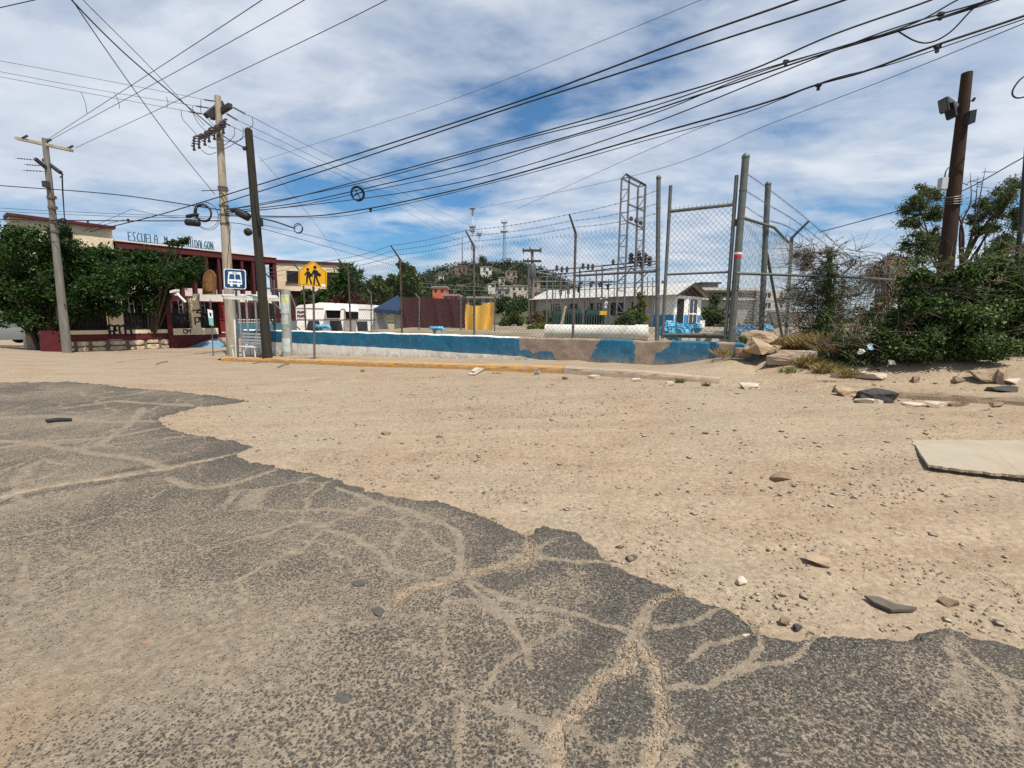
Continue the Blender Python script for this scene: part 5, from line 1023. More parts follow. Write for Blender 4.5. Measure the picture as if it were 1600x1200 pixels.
# ------------------------------------------------------------------ substation: lattice portal, bus bars, transformers
STL = mat('lattice_steel', (.13, .13, .14), .6, .2, 6, metal=.2)
tw = thing('lattice_tower', 'tall slim lattice steel portal rising behind the fence', 'tower', at(985, 505, 30)); Yt = 30
def lattice_leg(t, xl0, xl1, yt0, yt1, dx, yb, bars=13, lean=0):
    ptl = at(xl0, yt0, Yt); ptr = at(xl1, yt1, Yt); pbl = at(xl0+dx, yb, Yt); pbr = at(xl1+dx, yb, Yt)
    for p, q in ((pbl, ptl), (pbr, ptr)): b = MB(); b.beam(p, q, .09, .09); b.build('leg', STL, t)
    for off in (Vector((.1, .55, 0)),):
        for p, q in ((pbl, ptl), (pbr, ptr)): b = MB(); b.beam(p+off, q+off, .07, .07); b.build('leg', STL, t)
    for k in range(bars+1):
        f = k/bars; a = pbl.lerp(ptl, f); c = pbr.lerp(ptr, f); b = MB(); b.beam(a, c, .055, .055); b.build('rung', STL, t)
        if k < bars and k % 2: a2 = pbl.lerp(ptl, f); c2 = pbr.lerp(ptr, (k+1)/bars); b = MB(); b.beam(c.lerp(c2, 0) if k % 4 == 1 else a2, pbl.lerp(ptl, (k+1)/bars) if k % 4 == 1 else c2, .05, .05); b.build('brace', STL, t)
lattice_leg(tw, 971.5, 983.5, 279, 277, -9, 505); lattice_leg(tw, 997.5, 1009, 292, 290, -7, 505)
for seg in (((971.5, 279), (978, 272)), ((978, 272), (1009, 289.5)), ((983.5, 277), (978, 272)), ((971.5, 279), (997.5, 292)), ((983, 277), (1009, 290)), ((997.5, 292), (1003, 285)), ((982, 319), (1007, 330)), ((981, 347), (1005, 357))):
    b = MB(); b.beam(at(*seg[0], Yt), at(*seg[1], Yt), .09, .09); b.build('cross_beam', STL, tw)
for px, py in ((986, 345), (994, 348), (1001, 351)): b = MB(); pin_insul(b, at(px, py, Yt)); b.lathe([(.1, .0), (.14, .12), (.08, .25)], at(px, py, Yt), n=8); b.build('insulator', CERAM, tw)
sub = thing('substation_frame', 'grey steel bus bar frame with insulators above the tin roof', 'substation', at(930, 505, 31))
for seg in (((838, 424), (1025, 408)), ((838, 425), (862, 430)), ((862, 430), (1026, 412)), ((905, 444), (965, 440)), ((838, 440), (965, 440))):
    b = MB(); b.tube([at(*seg[0], 31), at(*seg[1], 31)], .05, 6); b.build('bus_bar', STL, sub)
for px, y0, y1 in ((855, 430, 512), (864, 422, 512), (906, 418, 512), (932, 424, 505), (941, 414, 500), (1003, 415, 512), (876, 432, 512), (888, 440, 512)):
    b = MB(); b.beam(at(px, y0, 31), at(px-1, y1, 31), .09, .09); b.build('post', STL if px % 2 else GALV, sub)
for px, py in ((870, 420), (878, 422), (886, 422), (911, 417), (919, 418), (926, 418), (958, 411), (986, 405), (998, 403), (1008, 405), (1015, 410), (994, 411), (1003, 412)):
    b = MB(); s = 1 if px < 960 else 1.7; b.lathe([(.05*s, -.15*s), (.11*s, -.1*s), (.07*s, -.03*s), (.12*s, .02*s), (.07*s, .1*s), (.12*s, .14*s), (.04*s, .24*s)], at(px, py, 30.8), n=8); b.build('insulator', CERAM, sub)
for px in (905, 923, 937): b = MB(); b.tube([at(px, 442, 30.9), at(px+1, 449, 30.9)], .1, 7); b.tube([at(px+2, 440, 30.9), at(px+4, 443, 30.9)], .13, 7); b.build('insulator', CERAM, sub)
for px in (868, 884, 897, 914, 922, 951, 960, 1012, 1020): b = MB(); b.beam(at(px, 424+(px % 7)*2, 32), at(px-1, 505, 32), .05, .05); b.build('post', STL, sub)
for y0, y1 in ((433, 421), (447, 440), (452, 447), (428, 417)): b = MB(); b.tube(wire_pts([at(842, y0, 32), at(905, (y0+y1)/2+3, 32), at(1024, y1, 32)], 8), .025, 4); b.build('line', STL, sub)
for px, y in ((872, 455), (884, 452), (900, 450), (946, 446)): b = MB(); b.beam(at(px, y, 31.5), at(px+9, y-1.5, 31.5), .07, .07); b.tube([at(px+4, y, 31.5), at(px+4, y+7, 31.5)], .09, 6); b.build('insulator', CERAM, sub)
for seg in (((985, 418), (1003, 430)), ((1013, 425), (990, 447)), ((965, 442), (985, 420))): b = MB(); b.beam(at(*seg[0], 30.9), at(*seg[1], 30.9), .07, .07); b.build('brace', STL, sub)
TRG = mat('transformer_green', (.03, .065, .06), .5, .2, 4)
for i, (x0, x1, y0, lab) in enumerate(((864, 879, 485, 'dark green transformer at the left below the tin roof'), (883, 910, 482, 'tall dark green transformer beside the grey fence post'), (914, 944, 484, 'finned dark green transformer with a yellow warning plate'))):
    t = thing('transformer', lab, 'transformer', at((x0+x1)/2, 512, 30), 'green transformers in the substation'); a = at(x0, y0, 30); c = at(x1, 520, 30); w = c.x-a.x; b = MB(); b.box(((a.x+c.x)/2, 30.5, (a.z+.7)/2), w*.8, .9, a.z-.7); b.build('tank', TRG, t)
    n = 8
    for k in range(n): b = MB(); b.box((a.x+w*(k+.5)/n, 29.9, (a.z+.8)/2-.1), .05, .3, (a.z-.9)*.8); b.build('cooling_fin', TRG, t)
    for k in range(3): b = MB(); b.lathe([(.06, 0), (.09, .08), (.06, .16), (.09, .22), (.03, .4)], ((a.x+w*(k+1)/4), 30.4, a.z), n=8); b.build('bushing', CERAM, t)
    if i == 2: quadplate('warning_plate', YELP, [(937, 486), (948, 486), (948, 492), (937, 492)], 29.6, t, .02)
b = MB(); b.beam(at(876, 511, 29), at(884, 478, 29), .14, .14); tag(b.build('leaning_post', CONC), 'pale leaning concrete post in front of the dark transformers', 'post')
b = MB(); b.tube([at(945, 481, 31), at(948, 471, 31)], .12, 6); b.beam(at(937, 467, 31), at(950, 465, 31), .1, .05); tag(b.build('yard_lamp', PHW), 'pale lamp hung under the tin roof eave', 'lamp')
# wooden H pole with two crossarms and a transformer can
hpz = at(833, 505, 45); HPO = thing('timber_power_pole', 'distant timber power pole with two crossarms beside the tin roof', 'utility pole', hpz)
b = MB(); b.tube([hpz, at(831.5, 389, 45)], [.2, .13], 8); b.build('pole', mat('pale_timber', (.20, .17, .14), .9, .3, 3), HPO, True)
for x0, x1, y in ((816, 846, 391.5), (818, 846, 408)): b = MB(); b.beam(at(x0, y, 44.8), at(x1, y, 44.8), .15, .2); b.build('crossarm', CROSS, HPO)
for px, py in ((818, 392), (828, 390), (845, 391), (818, 408), (825, 407)): b = MB(); b.beam(at(px, py+4, 44.7), at(px, py-4, 44.7), .12, .12); b.build('insulator', CERAM, HPO)
b = MB(); b.lathe([(.35, -.8), (.38, -.7), (.38, .4), (.3, .5)], at(831, 421, 44.5), n=12); b.build('transformer_can', mat('can_grey', (.07, .075, .08), .5, .2), HPO, True)
b = MB(); b.tube([at(826.5, 505, 44), at(826, 418, 44)], .09, 7); tag(b.build('steel_pole', GALV), 'thin grey pole close left of the timber power pole', 'pole')
# ------------------------------------------------------------------ grey building at the back right
gb = thing('concrete_building', 'large grey concrete building with long dark window bands behind the gate', 'building', at(1160, 500, 95)); GREY = mat('grey_concrete', (.30, .28, .26), .9, .12, .5, dirt=(.22, .20, .18), dirt_amt=.3, dirt_scale=.3); LGREY = mat('light_concrete', (.50, .46, .42), .9, .1, .5)
def gq(name, m, x0, x1, y0, y1, Y, th, parent=gb):
    a = at(x0, y0, Y); c = at(x1, y1, Y); b = MB(); b.box(((a.x+c.x)/2, Y+th/2, (a.z+c.z)/2), abs(c.x-a.x), th, abs(a.z-c.z)); return b.build(name, m, parent)
gq('block', GREY, 1098, 1193, 452, 520, 95, 18); gq('upper_block', LGREY, 1193, 1232, 454, 520, 92, 14); gq('parapet', LGREY, 1098, 1193, 449, 454, 94.5, 1)
gq('window_band', DARK, 1100, 1190, 457, 464, 94.8, .3); gq('ledge', LGREY, 1098, 1192, 466, 469, 94.2, 1); gq('roof_hut', GREY, 1100, 1122, 443, 450, 97, 8); gq('roof_sheet', mat('dark_roof', (.06, .06, .065), .7, .2), 1096, 1128, 440.5, 443, 96, 10)
for px in (1195, 1201, 1220): 
    for y in (457, 473): gq('window', DARK, px, px+3.2, y, y+7, 91.9, .2)
for px in range(1193, 1214, 6): gq('window', DARK, px, px+4, 492, 497, 91.9, .2)
lowb = thing('low_shed', 'low flat shed roof far behind the side fence', 'building', at(1250, 495, 70)); gq('wall', GREY, 1232, 1268, 488, 505, 70, 6, lowb); gq('roof', LGREY, 1230, 1270, 484, 488, 69.5, 7, lowb)
# ------------------------------------------------------------------ far hill with its houses, scrub and masts
HPX = [400, 520, 560, 600, 650, 700, 740, 800, 850, 880, 905, 930, 1000, 1100]; HPY = [492, 484, 472, 461, 442, 427, 421, 419, 430, 447, 466, 480, 490, 494]
hx_ = [(p-800)/720*380 for p in HPX]; hz_ = [(497-y)/720*380+1.5 for y in HPY]
def hill_z(x, y):
    k = np.asarray(x)*380/np.asarray(y); return np.interp(k, hx_, hz_)*sst(150, 390, np.asarray(y))*(1-sst(420, 560, np.asarray(y))*.8) + fbm(np.asarray(x)/14., np.asarray(y)/14., 3, 101)*3.0*sst(160, 260, np.asarray(y))
gx, gy = np.meshgrid(np.linspace(-260, 200, 130), np.concatenate([np.linspace(150, 420, 90), np.linspace(430, 600, 18)]))
HM = mat('scrub_hill', (.10, .085, .045), .95, .45, .08, .4, .6, dirt=(.035, .05, .018), dirt_amt=.6, dirt_scale=.05)
ix = np.arange(gx.size).reshape(gx.shape)
tag(np_mesh('hill', np.stack([gx, gy, hill_z(gx, gy)-.3], -1).reshape(-1, 3), grid_faces(ix), HM, smooth=True), 'scrub covered hill far behind the yard', kind='structure')
def hpt(px, py):
    d = ray(px, py); prev = 150
    for Y in np.arange(152, 560, 1.5):
        p = EYE+d*(Y/d.y)
        if p.z < float(hill_z(p.x, p.y)): return p
    return EYE+d*(385/d.y)
LF_FAR = leafmat('far_foliage', [(.012, .020, .008), (.019, .032, .011), (.028, .043, .014), (.036, .047, .018)], .1)
cl = []
for k in range(620):
    px = RNG.uniform(540, 925); Y = RNG.uniform(200, 400); x = (px-800)/720*Y; z = float(hill_z(x, Y)); r = RNG.uniform(1.8, 4.6); cl.append((x, Y, z+r*.5, r, .75))
o = crown('hill_scrub', cl, 42000, 1.25, LF_FAR, None, .7, .2, .4); tag(o, 'dark green scrub and trees over the far hill', kind='stuff')
def far_tree(px, py, r, n, size, label, m=None, Y=None, tall=1.0):
    c = hpt(px, py) if Y is None else at(px, py, Y); k = c.y/720; R_ = r*k; t = thing('hill_tree', label, 'tree', (c.x, c.y, c.z-R_*.9))
    cs_ = [(c.x+RNG.normal()*R_*.35, c.y+RNG.normal()*R_*.3, c.z+RNG.normal()*R_*.35*tall, R_*.6, tall) for _ in range(6)]
    b = MB(); b.tube([(c.x, c.y, c.z-R_*1.5), (c.x, c.y, c.z)], [R_*.12, R_*.06], 6); b.build('trunk', REDWOOD, t); crown('crown', cs_, n, size, m or LF_FAR, t, .7, .2, .5)
for px, py, r, tall, lab in ((753, 407, 9, 1.2, 'tall bushy tree on the hill crest right of the red and white mast'), (796, 417, 5, 1.3, 'small dark pointed tree on the hill crest'), (692, 438, 4, 2.2, 'thin dark cypress on the left slope of the hill'), (818, 424, 8, .8, 'round dark tree on the right shoulder of the hill'), (700, 432, 7, .8, 'broad dark tree below the crest at the left of the hill'), (868, 455, 9, .8, 'spreading dark tree low on the right slope of the hill')): far_tree(px, py, r, 900, 1.1, lab, None, None, tall)
HC = {'tan': (.34, .26, .19), 'white': (.66, .63, .57), 'brown': (.20, .14, .10), 'red': (.50, .13, .06), 'pink': (.42, .15, .22), 'grey': (.30, .29, .28), 'cream': (.58, .50, .38)}
def house(px0, px1, y0, y1, col, label, Y=None, wins=2, flat=True):
    c = hpt((px0+px1)/2, y1) if Y is None else at((px0+px1)/2, y1, Y); Y = c.y-(18 if Y is None else 0); a = at(px0, y1, Y); d = at(px1, y0, Y); w = d.x-a.x; h = d.z-a.z
    t = thing('house', label, 'house', (c.x, c.y, a.z)); b = MB(); b.box((c.x, Y+3, a.z+h/2-1.5), w, 6, h+3); b.build('wall', mat('house_'+col, HC[col], .9, .2, .4, dirt=tuple(v*.6 for v in HC[col]), dirt_amt=.3, dirt_scale=.3), t)
    b = MB(); b.box((c.x, Y+3, a.z+h+.12), w+.5, 6.6, .3); b.build('roof', mat('house_roof', (.30, .27, .24), .9, .25, .5), t)
    for k in range(wins):
        b = MB(); b.box((a.x+w*(k+.5)/wins, Y-.05, a.z+h*.55), w/wins*.42, .12, h*.42); wn = b.build('window', DARK, t)
        b = MB(); b.box((a.x+w*(k+.5)/wins, Y-.14, a.z+h*.55), w/wins*.34, .06, h*.32); b.build('pane', GLASS, wn)
for a in ((715, 735, 416, 429, 'brown', 'wide brown house just below the hill crest', 3), (753, 770, 417, 425, 'white', 'white house on the hill crest beside the second mast', 2), (760, 778, 410, 416, 'cream', 'pale flat house at the very top of the hill', 2), (757, 765, 424, 430, 'white', 'small white house under the crest house', 1), (692, 706, 430, 437, 'white', 'white house on the left slope of the hill', 2), (700, 708, 427, 431, 'cream', 'cream hut above the white house on the left slope', 1), (790, 808, 424, 433, 'tan', 'tan house on the right shoulder of the hill', 2), (780, 790, 434, 438, 'cream', 'pale low house at mid height on the hill', 1),
          (780, 826, 447, 456, 'cream', 'long cream house low on the right side of the hill', 5), (775, 798, 452, 462, 'grey', 'grey unfinished house below the long cream house', 2), (822, 842, 440, 452, 'tan', 'tan house behind the timber power pole', 2), (765, 776, 444, 450, 'white', 'small white house low on the hill centre', 1), (838, 862, 456, 464, 'grey', 'grey flat house at the foot of the right slope', 3)):
    house(*a[:6], None, a[6])
house(676, 696, 449, 459, 'red', 'orange red house below the hill seen over the maroon screen', 120, 2); house(693, 716, 462, 474, 'pink', 'pink house front just above the maroon screen', 90, 3); house(730, 768, 466, 476, 'grey', 'low grey roofed house above the yellow tarp', 80, 3)
house(-14, 12, 452, 462, 'tan', 'tan house at the far left edge behind the tree', 60, 2); house(560, 575, 446, 470, 'cream', 'cream house right of the school wing behind the trees', 75, 1)
MR = mat('mast_red', (.40, .05, .03), .6, .1); MW = mat('mast_white', (.70, .70, .70), .6, .1); MG = mat('mast_grey', (.22, .23, .25), .6, .1)
def mast(px, ytop, ybot, w, label, paints, plats):
    Y = 392; t = thing('radio_mast', label, 'mast', at(px, ybot, Y), 'radio masts on the hill'); p0 = at(px, ybot, Y); p1 = at(px, ytop, Y); H = p1.z-p0.z; n = len(paints)
    for i, m in enumerate(paints):
        b = MB(); za, zb2 = p0.z+H*i/n, p0.z+H*(i+1)/n
        for k in range(3):
            a = 2*math.pi*k/3; w0 = w*(1-.6*i/n); w1 = w*(1-.6*(i+1)/n); b.beam((p0.x+w0*math.cos(a), Y+w0*math.sin(a), za), (p0.x+w1*math.cos(a), Y+w1*math.sin(a), zb2), .34, .34)
        for j in range(5):
            z = za+(zb2-za)*j/5; b.beam((p0.x-w0, Y, z), (p0.x+w0*.8, Y, z+(zb2-za)/5), .2, .2); b.beam((p0.x+w0, Y, z), (p0.x-w0*.8, Y, z+(zb2-za)/5), .2, .2)
        b.build('mast_section', m, t)
    for py, wd_ in plats:
        z = at(px, py, Y).z; b = MB(); b.box((p0.x, Y, z), wd_, wd_, .5); b.build('platform', MG, t)
        for k in (-1, 1): b = MB(); b.box((p0.x+k*wd_*.5, Y-.3, z+.8), .5, .5, 2.6); b.build('antenna', MG, t)
    b = MB(); b.beam((p0.x, Y, p1.z), (p0.x, Y, p1.z+5), .22, .22); b.build('whip_antenna', MG, t)
mast(738.5, 325, 418, 1.5, 'tall red and white lattice radio mast on the hill', [MR, MW, MR, MW, MR, MW, MR], [(326, 4.2), (355, 4.8), (361, 3.6)]); mast(787.5, 350, 414, 1.7, 'grey radio mast right of the red and white one', [MG]*5, [(348, 4.5), (362, 5.5)])
mast(749, 363, 416, 1.2, 'shorter pale radio mast close to the red and white one', [MW]*4, [(365, 3.4), (368, 3.2)]); mast(722.5, 372, 418, .4, 'very thin mast left of the red and white one', [MG]*2, [])
tl = []
for k in range(150):
    side = RNG.random() < .5; Y = RNG.uniform(110, 260); px = RNG.uniform(880, 1900) if side else RNG.uniform(-500, 640); x = (px-800)/720*Y; r = RNG.uniform(2, 4.2); tl.append((x, Y, r*.7-.5, r, .7))
o = crown('distant_tree_line', tl, 16000, 1.0, LF_FAR, None, .7, .2, .4); tag(o, 'low distant belt of dark trees along the horizon', kind='stuff')
# ------------------------------------------------------------------ trees
LF_DK = leafmat('dark_leaves', [(.010, .026, .006), (.018, .045, .009), (.032, .068, .014), (.055, .095, .022)], .30)
LF_MD = leafmat('mid_leaves', [(.018, .035, .008), (.035, .065, .013), (.065, .10, .022), (.10, .13, .03)], .35)
LF_YL = leafmat('yellow_green_leaves', [(.06, .075, .012), (.10, .12, .018), (.16, .17, .03), (.12, .10, .03)], .35)
LF_GR = leafmat('bush_leaves', [(.012, .032, .008), (.024, .058, .014), (.045, .088, .022), (.09, .13, .04), (.17, .20, .09)], .28)
LF_DRY = leafmat('dry_leaves', [(.08, .055, .03), (.13, .09, .045), (.19, .14, .075), (.10, .085, .03)], .2)
BARK = mat('bark', (.06, .045, .033), .95, .4, 6, .6, 20, stretch=(6, 6, .6)); TWIG = mat('dry_twigs', (.16, .12, .09), .95, .35, 6); GTWIG = mat('grey_twigs', (.10, .085, .07), .95, .35, 6)
def px_clumps(lst, Y, jit=.5, flat=.85):
    o = []
    for px, py, r in lst:
        y = Y+random.uniform(-1, 1)*jit; p = at(px, py, y); o.append((p.x, p.y, p.z, r*Y/720, flat))
    return o
def tree(name, label, cat, lst, Y, base, n, size, m, r0, jit=.5, aspect=.55, group=None, sub=7, shell=.5, ntw=12):
    bp = at(*base, Y) if len(base) == 2 else Vector(base); bp.z = min(bp.z, GH(bp.x, bp.y)) if Y < 30 else bp.z
    t = thing(name, label, cat, bp, group); big = px_clumps(lst, Y, jit); cl = []
    for x, y, z, r, f in big:
        for _ in range(sub):
            d = Vector((random.gauss(0, 1), random.gauss(0, 1), random.gauss(0, 1))).normalized()*r*random.uniform(.25, 1.0); cl.append((x+d.x, y+d.y, z+d.z*.85, r*random.uniform(.25, .62), .8))
    if r0:
        b = MB(); limbs(b, bp, [c[:3] for c in random.sample(big, min(ntw, len(big)))], r0); b.build('trunk', BARK, t, True)
    crown('crown', cl, n, size, m, t, aspect, .3, shell, zmin=GH(bp.x, bp.y)+.0 if Y < 20 else None); return t
tree('leafy_tree', 'big dark leafy tree overhanging the end of the school street wall', 'tree', [(15, 395, 32), (55, 388, 36), (100, 385, 30), (140, 408, 34), (25, 430, 40), (75, 430, 46), (125, 440, 42), (55, 470, 42), (100, 478, 36), (150, 462, 32), (172, 432, 30), (15, 470, 26), (-8, 420, 30), (95, 364, 14), (165, 402, 22), (178, 480, 18), (140, 492, 20), (45, 500, 24), (-30, 400, 30), (-40, 440, 30), (20, 500, 20), (75, 505, 26), (110, 500, 20), (120, 470, 34), (90, 455, 40), (160, 440, 34), (5, 455, 30)], 25.6, (66, 556), 56000, .17, LF_DK, .13, 1.0, .6, None, 9)
tree('leafy_tree', 'spreading tree with a light sprig on top growing behind the railings', 'tree', [(200, 408, 24), (235, 408, 22), (268, 412, 22), (298, 416, 16), (210, 428, 28), (250, 430, 26), (284, 436, 16), (225, 456, 24), (192, 462, 18), (262, 456, 14), (308, 406, 9), (281, 379, 8), (290, 375, 6), (270, 381, 8), (240, 478, 12), (215, 484, 12), (240, 422, 26), (285, 426, 18), (180, 440, 26), (200, 470, 20), (300, 430, 14), (228, 470, 22)], 28, (235, 540), 30000, .15, LF_DK, .09, .8, .55, None, 9)
tree('yard_tree', 'tall bright green tree behind the blue canopy', 'tree', [(632, 420, 13), (620, 436, 15), (642, 440, 16), (612, 456, 16), (632, 462, 20), (652, 468, 15), (640, 425, 10)], 62, (632, 510), 6500, .5, LF_MD, .25, 2.5, .65)
tree('yard_tree', 'rounded green tree between the school wing and the tall tree', 'tree', [(588, 442, 12), (578, 456, 14), (600, 460, 14), (568, 468, 12), (590, 472, 14)], 58, (588, 510), 4500, .45, LF_MD, .2, 2, .65)
for lst, Y, n, lab in (([(748, 478, 10), (762, 482, 9), (738, 484, 8)], 75, 2200, 'dark tree between the yellow tarp and the hill'), ([(790, 474, 12), (806, 478, 11), (778, 482, 10), (798, 486, 10)], 85, 3000, 'broad dark tree at the foot of the hill'), ([(828, 478, 10), (844, 472, 9), (856, 480, 8), (836, 486, 9)], 90, 2600, 'dark tree behind the timber power pole'), ([(690, 476, 9), (704, 480, 8), (672, 478, 10), (660, 472, 9)], 95, 2400, 'row of dark trees just over the maroon screen'), ([(880, 458, 8), (895, 462, 8), (868, 462, 8), (908, 464, 7)], 110, 2200, 'dark treetops rising behind the left of the tin roof')):
    tree('background_tree', lab, 'tree', lst, Y, (lst[0][0], 508), n, .6, LF_DK, .2, 3, .65, 'dark trees below the hill')
tree('yucca_tree', 'dark spiky yucca in front of the school wing', 'tree', [(545, 432, 18), (530, 450, 16), (552, 458, 15), (538, 425, 8), (523, 460, 10)], 37, (540, 510), 2600, .85, LF_DK, .2, .8, .12)
tree('flowering_bush', 'reddish flowering bush above the roof of the camper', 'bush', [(540, 466, 11), (560, 469, 11), (526, 470, 8), (572, 474, 6)], 35, (545, 510), 2200, .22, leafmat('bougainvillea', [(.03, .03, .012), (.09, .025, .02), (.14, .03, .03), (.05, .045, .018)], .3), .08, .8)
tree('yard_bush', 'dark bush left of the camper behind the school sign post', 'bush', [(478, 462, 10), (494, 468, 12), (505, 458, 7), (468, 470, 8)], 34, (488, 510), 1800, .25, LF_DK, .08, .8)
for lst, Y, n, sz, m, lab in (([(797, 499, 10), (812, 503, 8), (788, 506, 7), (805, 493, 6)], 34, 2200, .2, LF_MD, 'green bush in the yard right of the yellow tarp'), ([(985, 490, 11), (975, 500, 12), (996, 500, 11), (966, 506, 9), (988, 510, 8)], 27, 3000, .16, LF_MD, 'bright green bush in front of the lattice portal'), ([(1000, 462, 6), (1004, 473, 7), (999, 486, 8), (1006, 497, 7)], 28, 1600, .15, LF_YL, 'tall yellow green shrub against the lattice portal leg'), ([(853, 488, 7), (860, 496, 8), (848, 500, 6)], 33, 1200, .16, LF_YL, 'yellowish shrub at the left end of the tin roofed building'), ([(1110, 484, 15), (1122, 494, 13), (1105, 504, 13), (1116, 470, 10), (1127, 508, 9), (1102, 490, 8)], 41, 4500, .28, LF_MD, 'dense round green bush right of the pump house'), ([(1240, 462, 12), (1256, 467, 10), (1228, 468, 8)], 78, 1800, .5, LF_DK, 'far dark green tree behind the side fence'), ([(838, 492, 9), (846, 500, 7), (830, 500, 7)], 38, 1200, .2, LF_DRY, 'dry brown bush at the foot of the timber power pole'), ([(838, 509, 5), (830, 512, 6), (846, 512, 5)], 24, 900, .12, LF_YL, 'low yellow weeds left of the cement pipe'), ([(1196, 508, 5), (1180, 507, 5), (1170, 506, 6), (1210, 507, 5)], 30, 900, .16, LF_DRY, 'brownish weeds behind the blue pump column')):
    tree('yard_bush', lab, 'bush', lst, Y, (lst[0][0], 513), n, sz, m, .05, .6)
# right hand side: tall thin tree, dead shrub, bushes, vines
tr = tree('sparse_tree', 'thin dark tree with drooping sparse foliage behind the leaning pole', 'tree', [(1436, 318, 22), (1424, 350, 17), (1452, 342, 22), (1462, 304, 15), (1440, 378, 20), (1414, 386, 12), (1562, 326, 24), (1588, 300, 22), (1540, 358, 18), (1594, 346, 24), (1522, 342, 14), (1570, 380, 24), (1620, 320, 26), (1445, 300, 14), (1420, 330, 16), (1455, 372, 20), (1430, 400, 22), (1470, 395, 18), (1535, 320, 16), (1575, 295, 18), (1550, 395, 22), (1590, 400, 24), (1400, 405, 14)], 14, (1503, 470), 36000, .07, leafmat('olive_leaves', [(.02, .035, .012), (.04, .06, .02), (.075, .095, .04), (.11, .12, .06)], .3), .05, .8, .4, None, 10, .75)
b = MB(); bb = at(1502, 420, 14)
for tx, ty in ((1540, 262), (1528, 276), (1516, 270), (1588, 288), (1550, 300), (1570, 330), (1490, 300), (1600, 270)):
    e = at(tx, ty, 14+random.uniform(-.5, .5)); m1 = bb.lerp(e, .4)+Vector((random.uniform(-.2, .2), 0, .1)); b.tube(wire_pts([bb, m1, bb.lerp(e, .7)+Vector((random.uniform(-.12, .12), 0, 0)), e], 4), [.045*(1-i/12)**1.2+.005 for i in range(13)], 5)
    for _ in range(7):
        s0 = m1.lerp(e, random.random()); b.tube([s0, s0+Vector((random.uniform(-.35, .35), random.uniform(-.2, .2), random.uniform(-.1, .35)))], [.012, .004], 4)
b.build('bare_branches', BARK, tr)
def twig_mesh(starts, n, length, grav, r=.007, spread=1.0, seg=6, seed=1, up=.6):
    rs = random.Random(seed); b = MB()
    for _ in range(n):
        p = Vector(rs.choice(starts)); d = Vector((rs.gauss(0, spread), rs.gauss(0, spread), up+rs.gauss(0, .4))).normalized(); P = [p.copy()]; L_ = length*rs.uniform(.5, 1.2)/seg
        for k in range(seg): d = (d+Vector((rs.gauss(0, .15), rs.gauss(0, .15), -grav+rs.gauss(0, .12)))).normalized(); p = p+d*L_; P.append(p.copy())
        b.tube(P, [r*(1-.8*k/seg) for k in range(seg+1)], 3, False)
    return b
ds_ = thing('dead_shrub', 'drooping dead brown shrub beyond the torn fence', 'shrub', at(1377, 520, 12)); twig_mesh([at(x, y, 12) for x, y in ((1372, 420), (1380, 410), (1385, 430), (1376, 440))], 300, 1.15, .42, .008, 1.1, 8, 2, .9).build('twigs', TWIG, ds_)
b = MB()
for k in range(7): q = at(1368+k*5+random.uniform(-3, 3), 525, 12+random.uniform(-.3, .3)); b.tube([q, at(1370+k*4, 430, 12)], [.03, .015], 5)
b.build('trunk', GTWIG, ds_); P_ = px_clumps([(1372, 430, 20), (1388, 445, 18), (1380, 470, 18)], 12, .2); crown('dead_leaves', P_, 3000, .06, LF_DRY, ds_, .3)
vn_ = thing('dry_vine', 'tangle of bare dry vines climbing the torn fence', 'vine', at(1265, 545, 9.7)); st_l = [at(random.uniform(1225, 1345), random.uniform(385, 530), 9.75+random.uniform(-.15, .25)) for _ in range(70)]
twig_mesh(st_l, 620, .75, .03, .0065, 1.0, 7, 5, .2).build('stems', GTWIG, vn_); crown('dead_leaves', px_clumps([(1262, 400, 11), (1258, 415, 8), (1245, 398, 6), (1275, 430, 8)], 9.8, .1), 1800, .05, LF_DRY, vn_, .35); crown('dead_leaves', px_clumps([(1270, 470, 40), (1300, 480, 40), (1250, 500, 30), (1310, 520, 30)], 9.8, .2), 4200, .045, LF_DRY, vn_, .35)
tree('yard_bush', 'dark shrub behind the drooping dead one', 'shrub', [(1362, 485, 22), (1392, 470, 24), (1420, 440, 24), (1402, 500, 26), (1430, 480, 28), (1375, 515, 22), (1345, 515, 16), (1412, 412, 16)], 13, (1400, 520), 7000, .08, LF_DK, .05, .6, .45, None, 9, .8)
crown('dead_leaves', px_clumps([(1280, 440, 30), (1320, 450, 28), (1300, 500, 34), (1262, 520, 24), (1330, 410, 16)], 9.9, .2), 4200, .05, LF_DRY, vn_, .3)
iv = thing('ivy', 'green ivy column smothering the fence post right of the gate', 'ivy', at(1292, 560, 9.5)); crown('leaves', px_clumps([(1297, 398, 8), (1295, 415, 10), (1300, 430, 12), (1290, 450, 12), (1300, 470, 14), (1288, 490, 14), (1285, 510, 17), (1292, 530, 20), (1282, 550, 22), (1300, 548, 22)], 9.5, .1), 5200, .055, LF_GR, iv)
twig_mesh([at(1292, y, 9.5) for y in range(400, 560, 12)], 120, .45, .05, .006, 1, 5, 8).build('stems', GTWIG, iv)
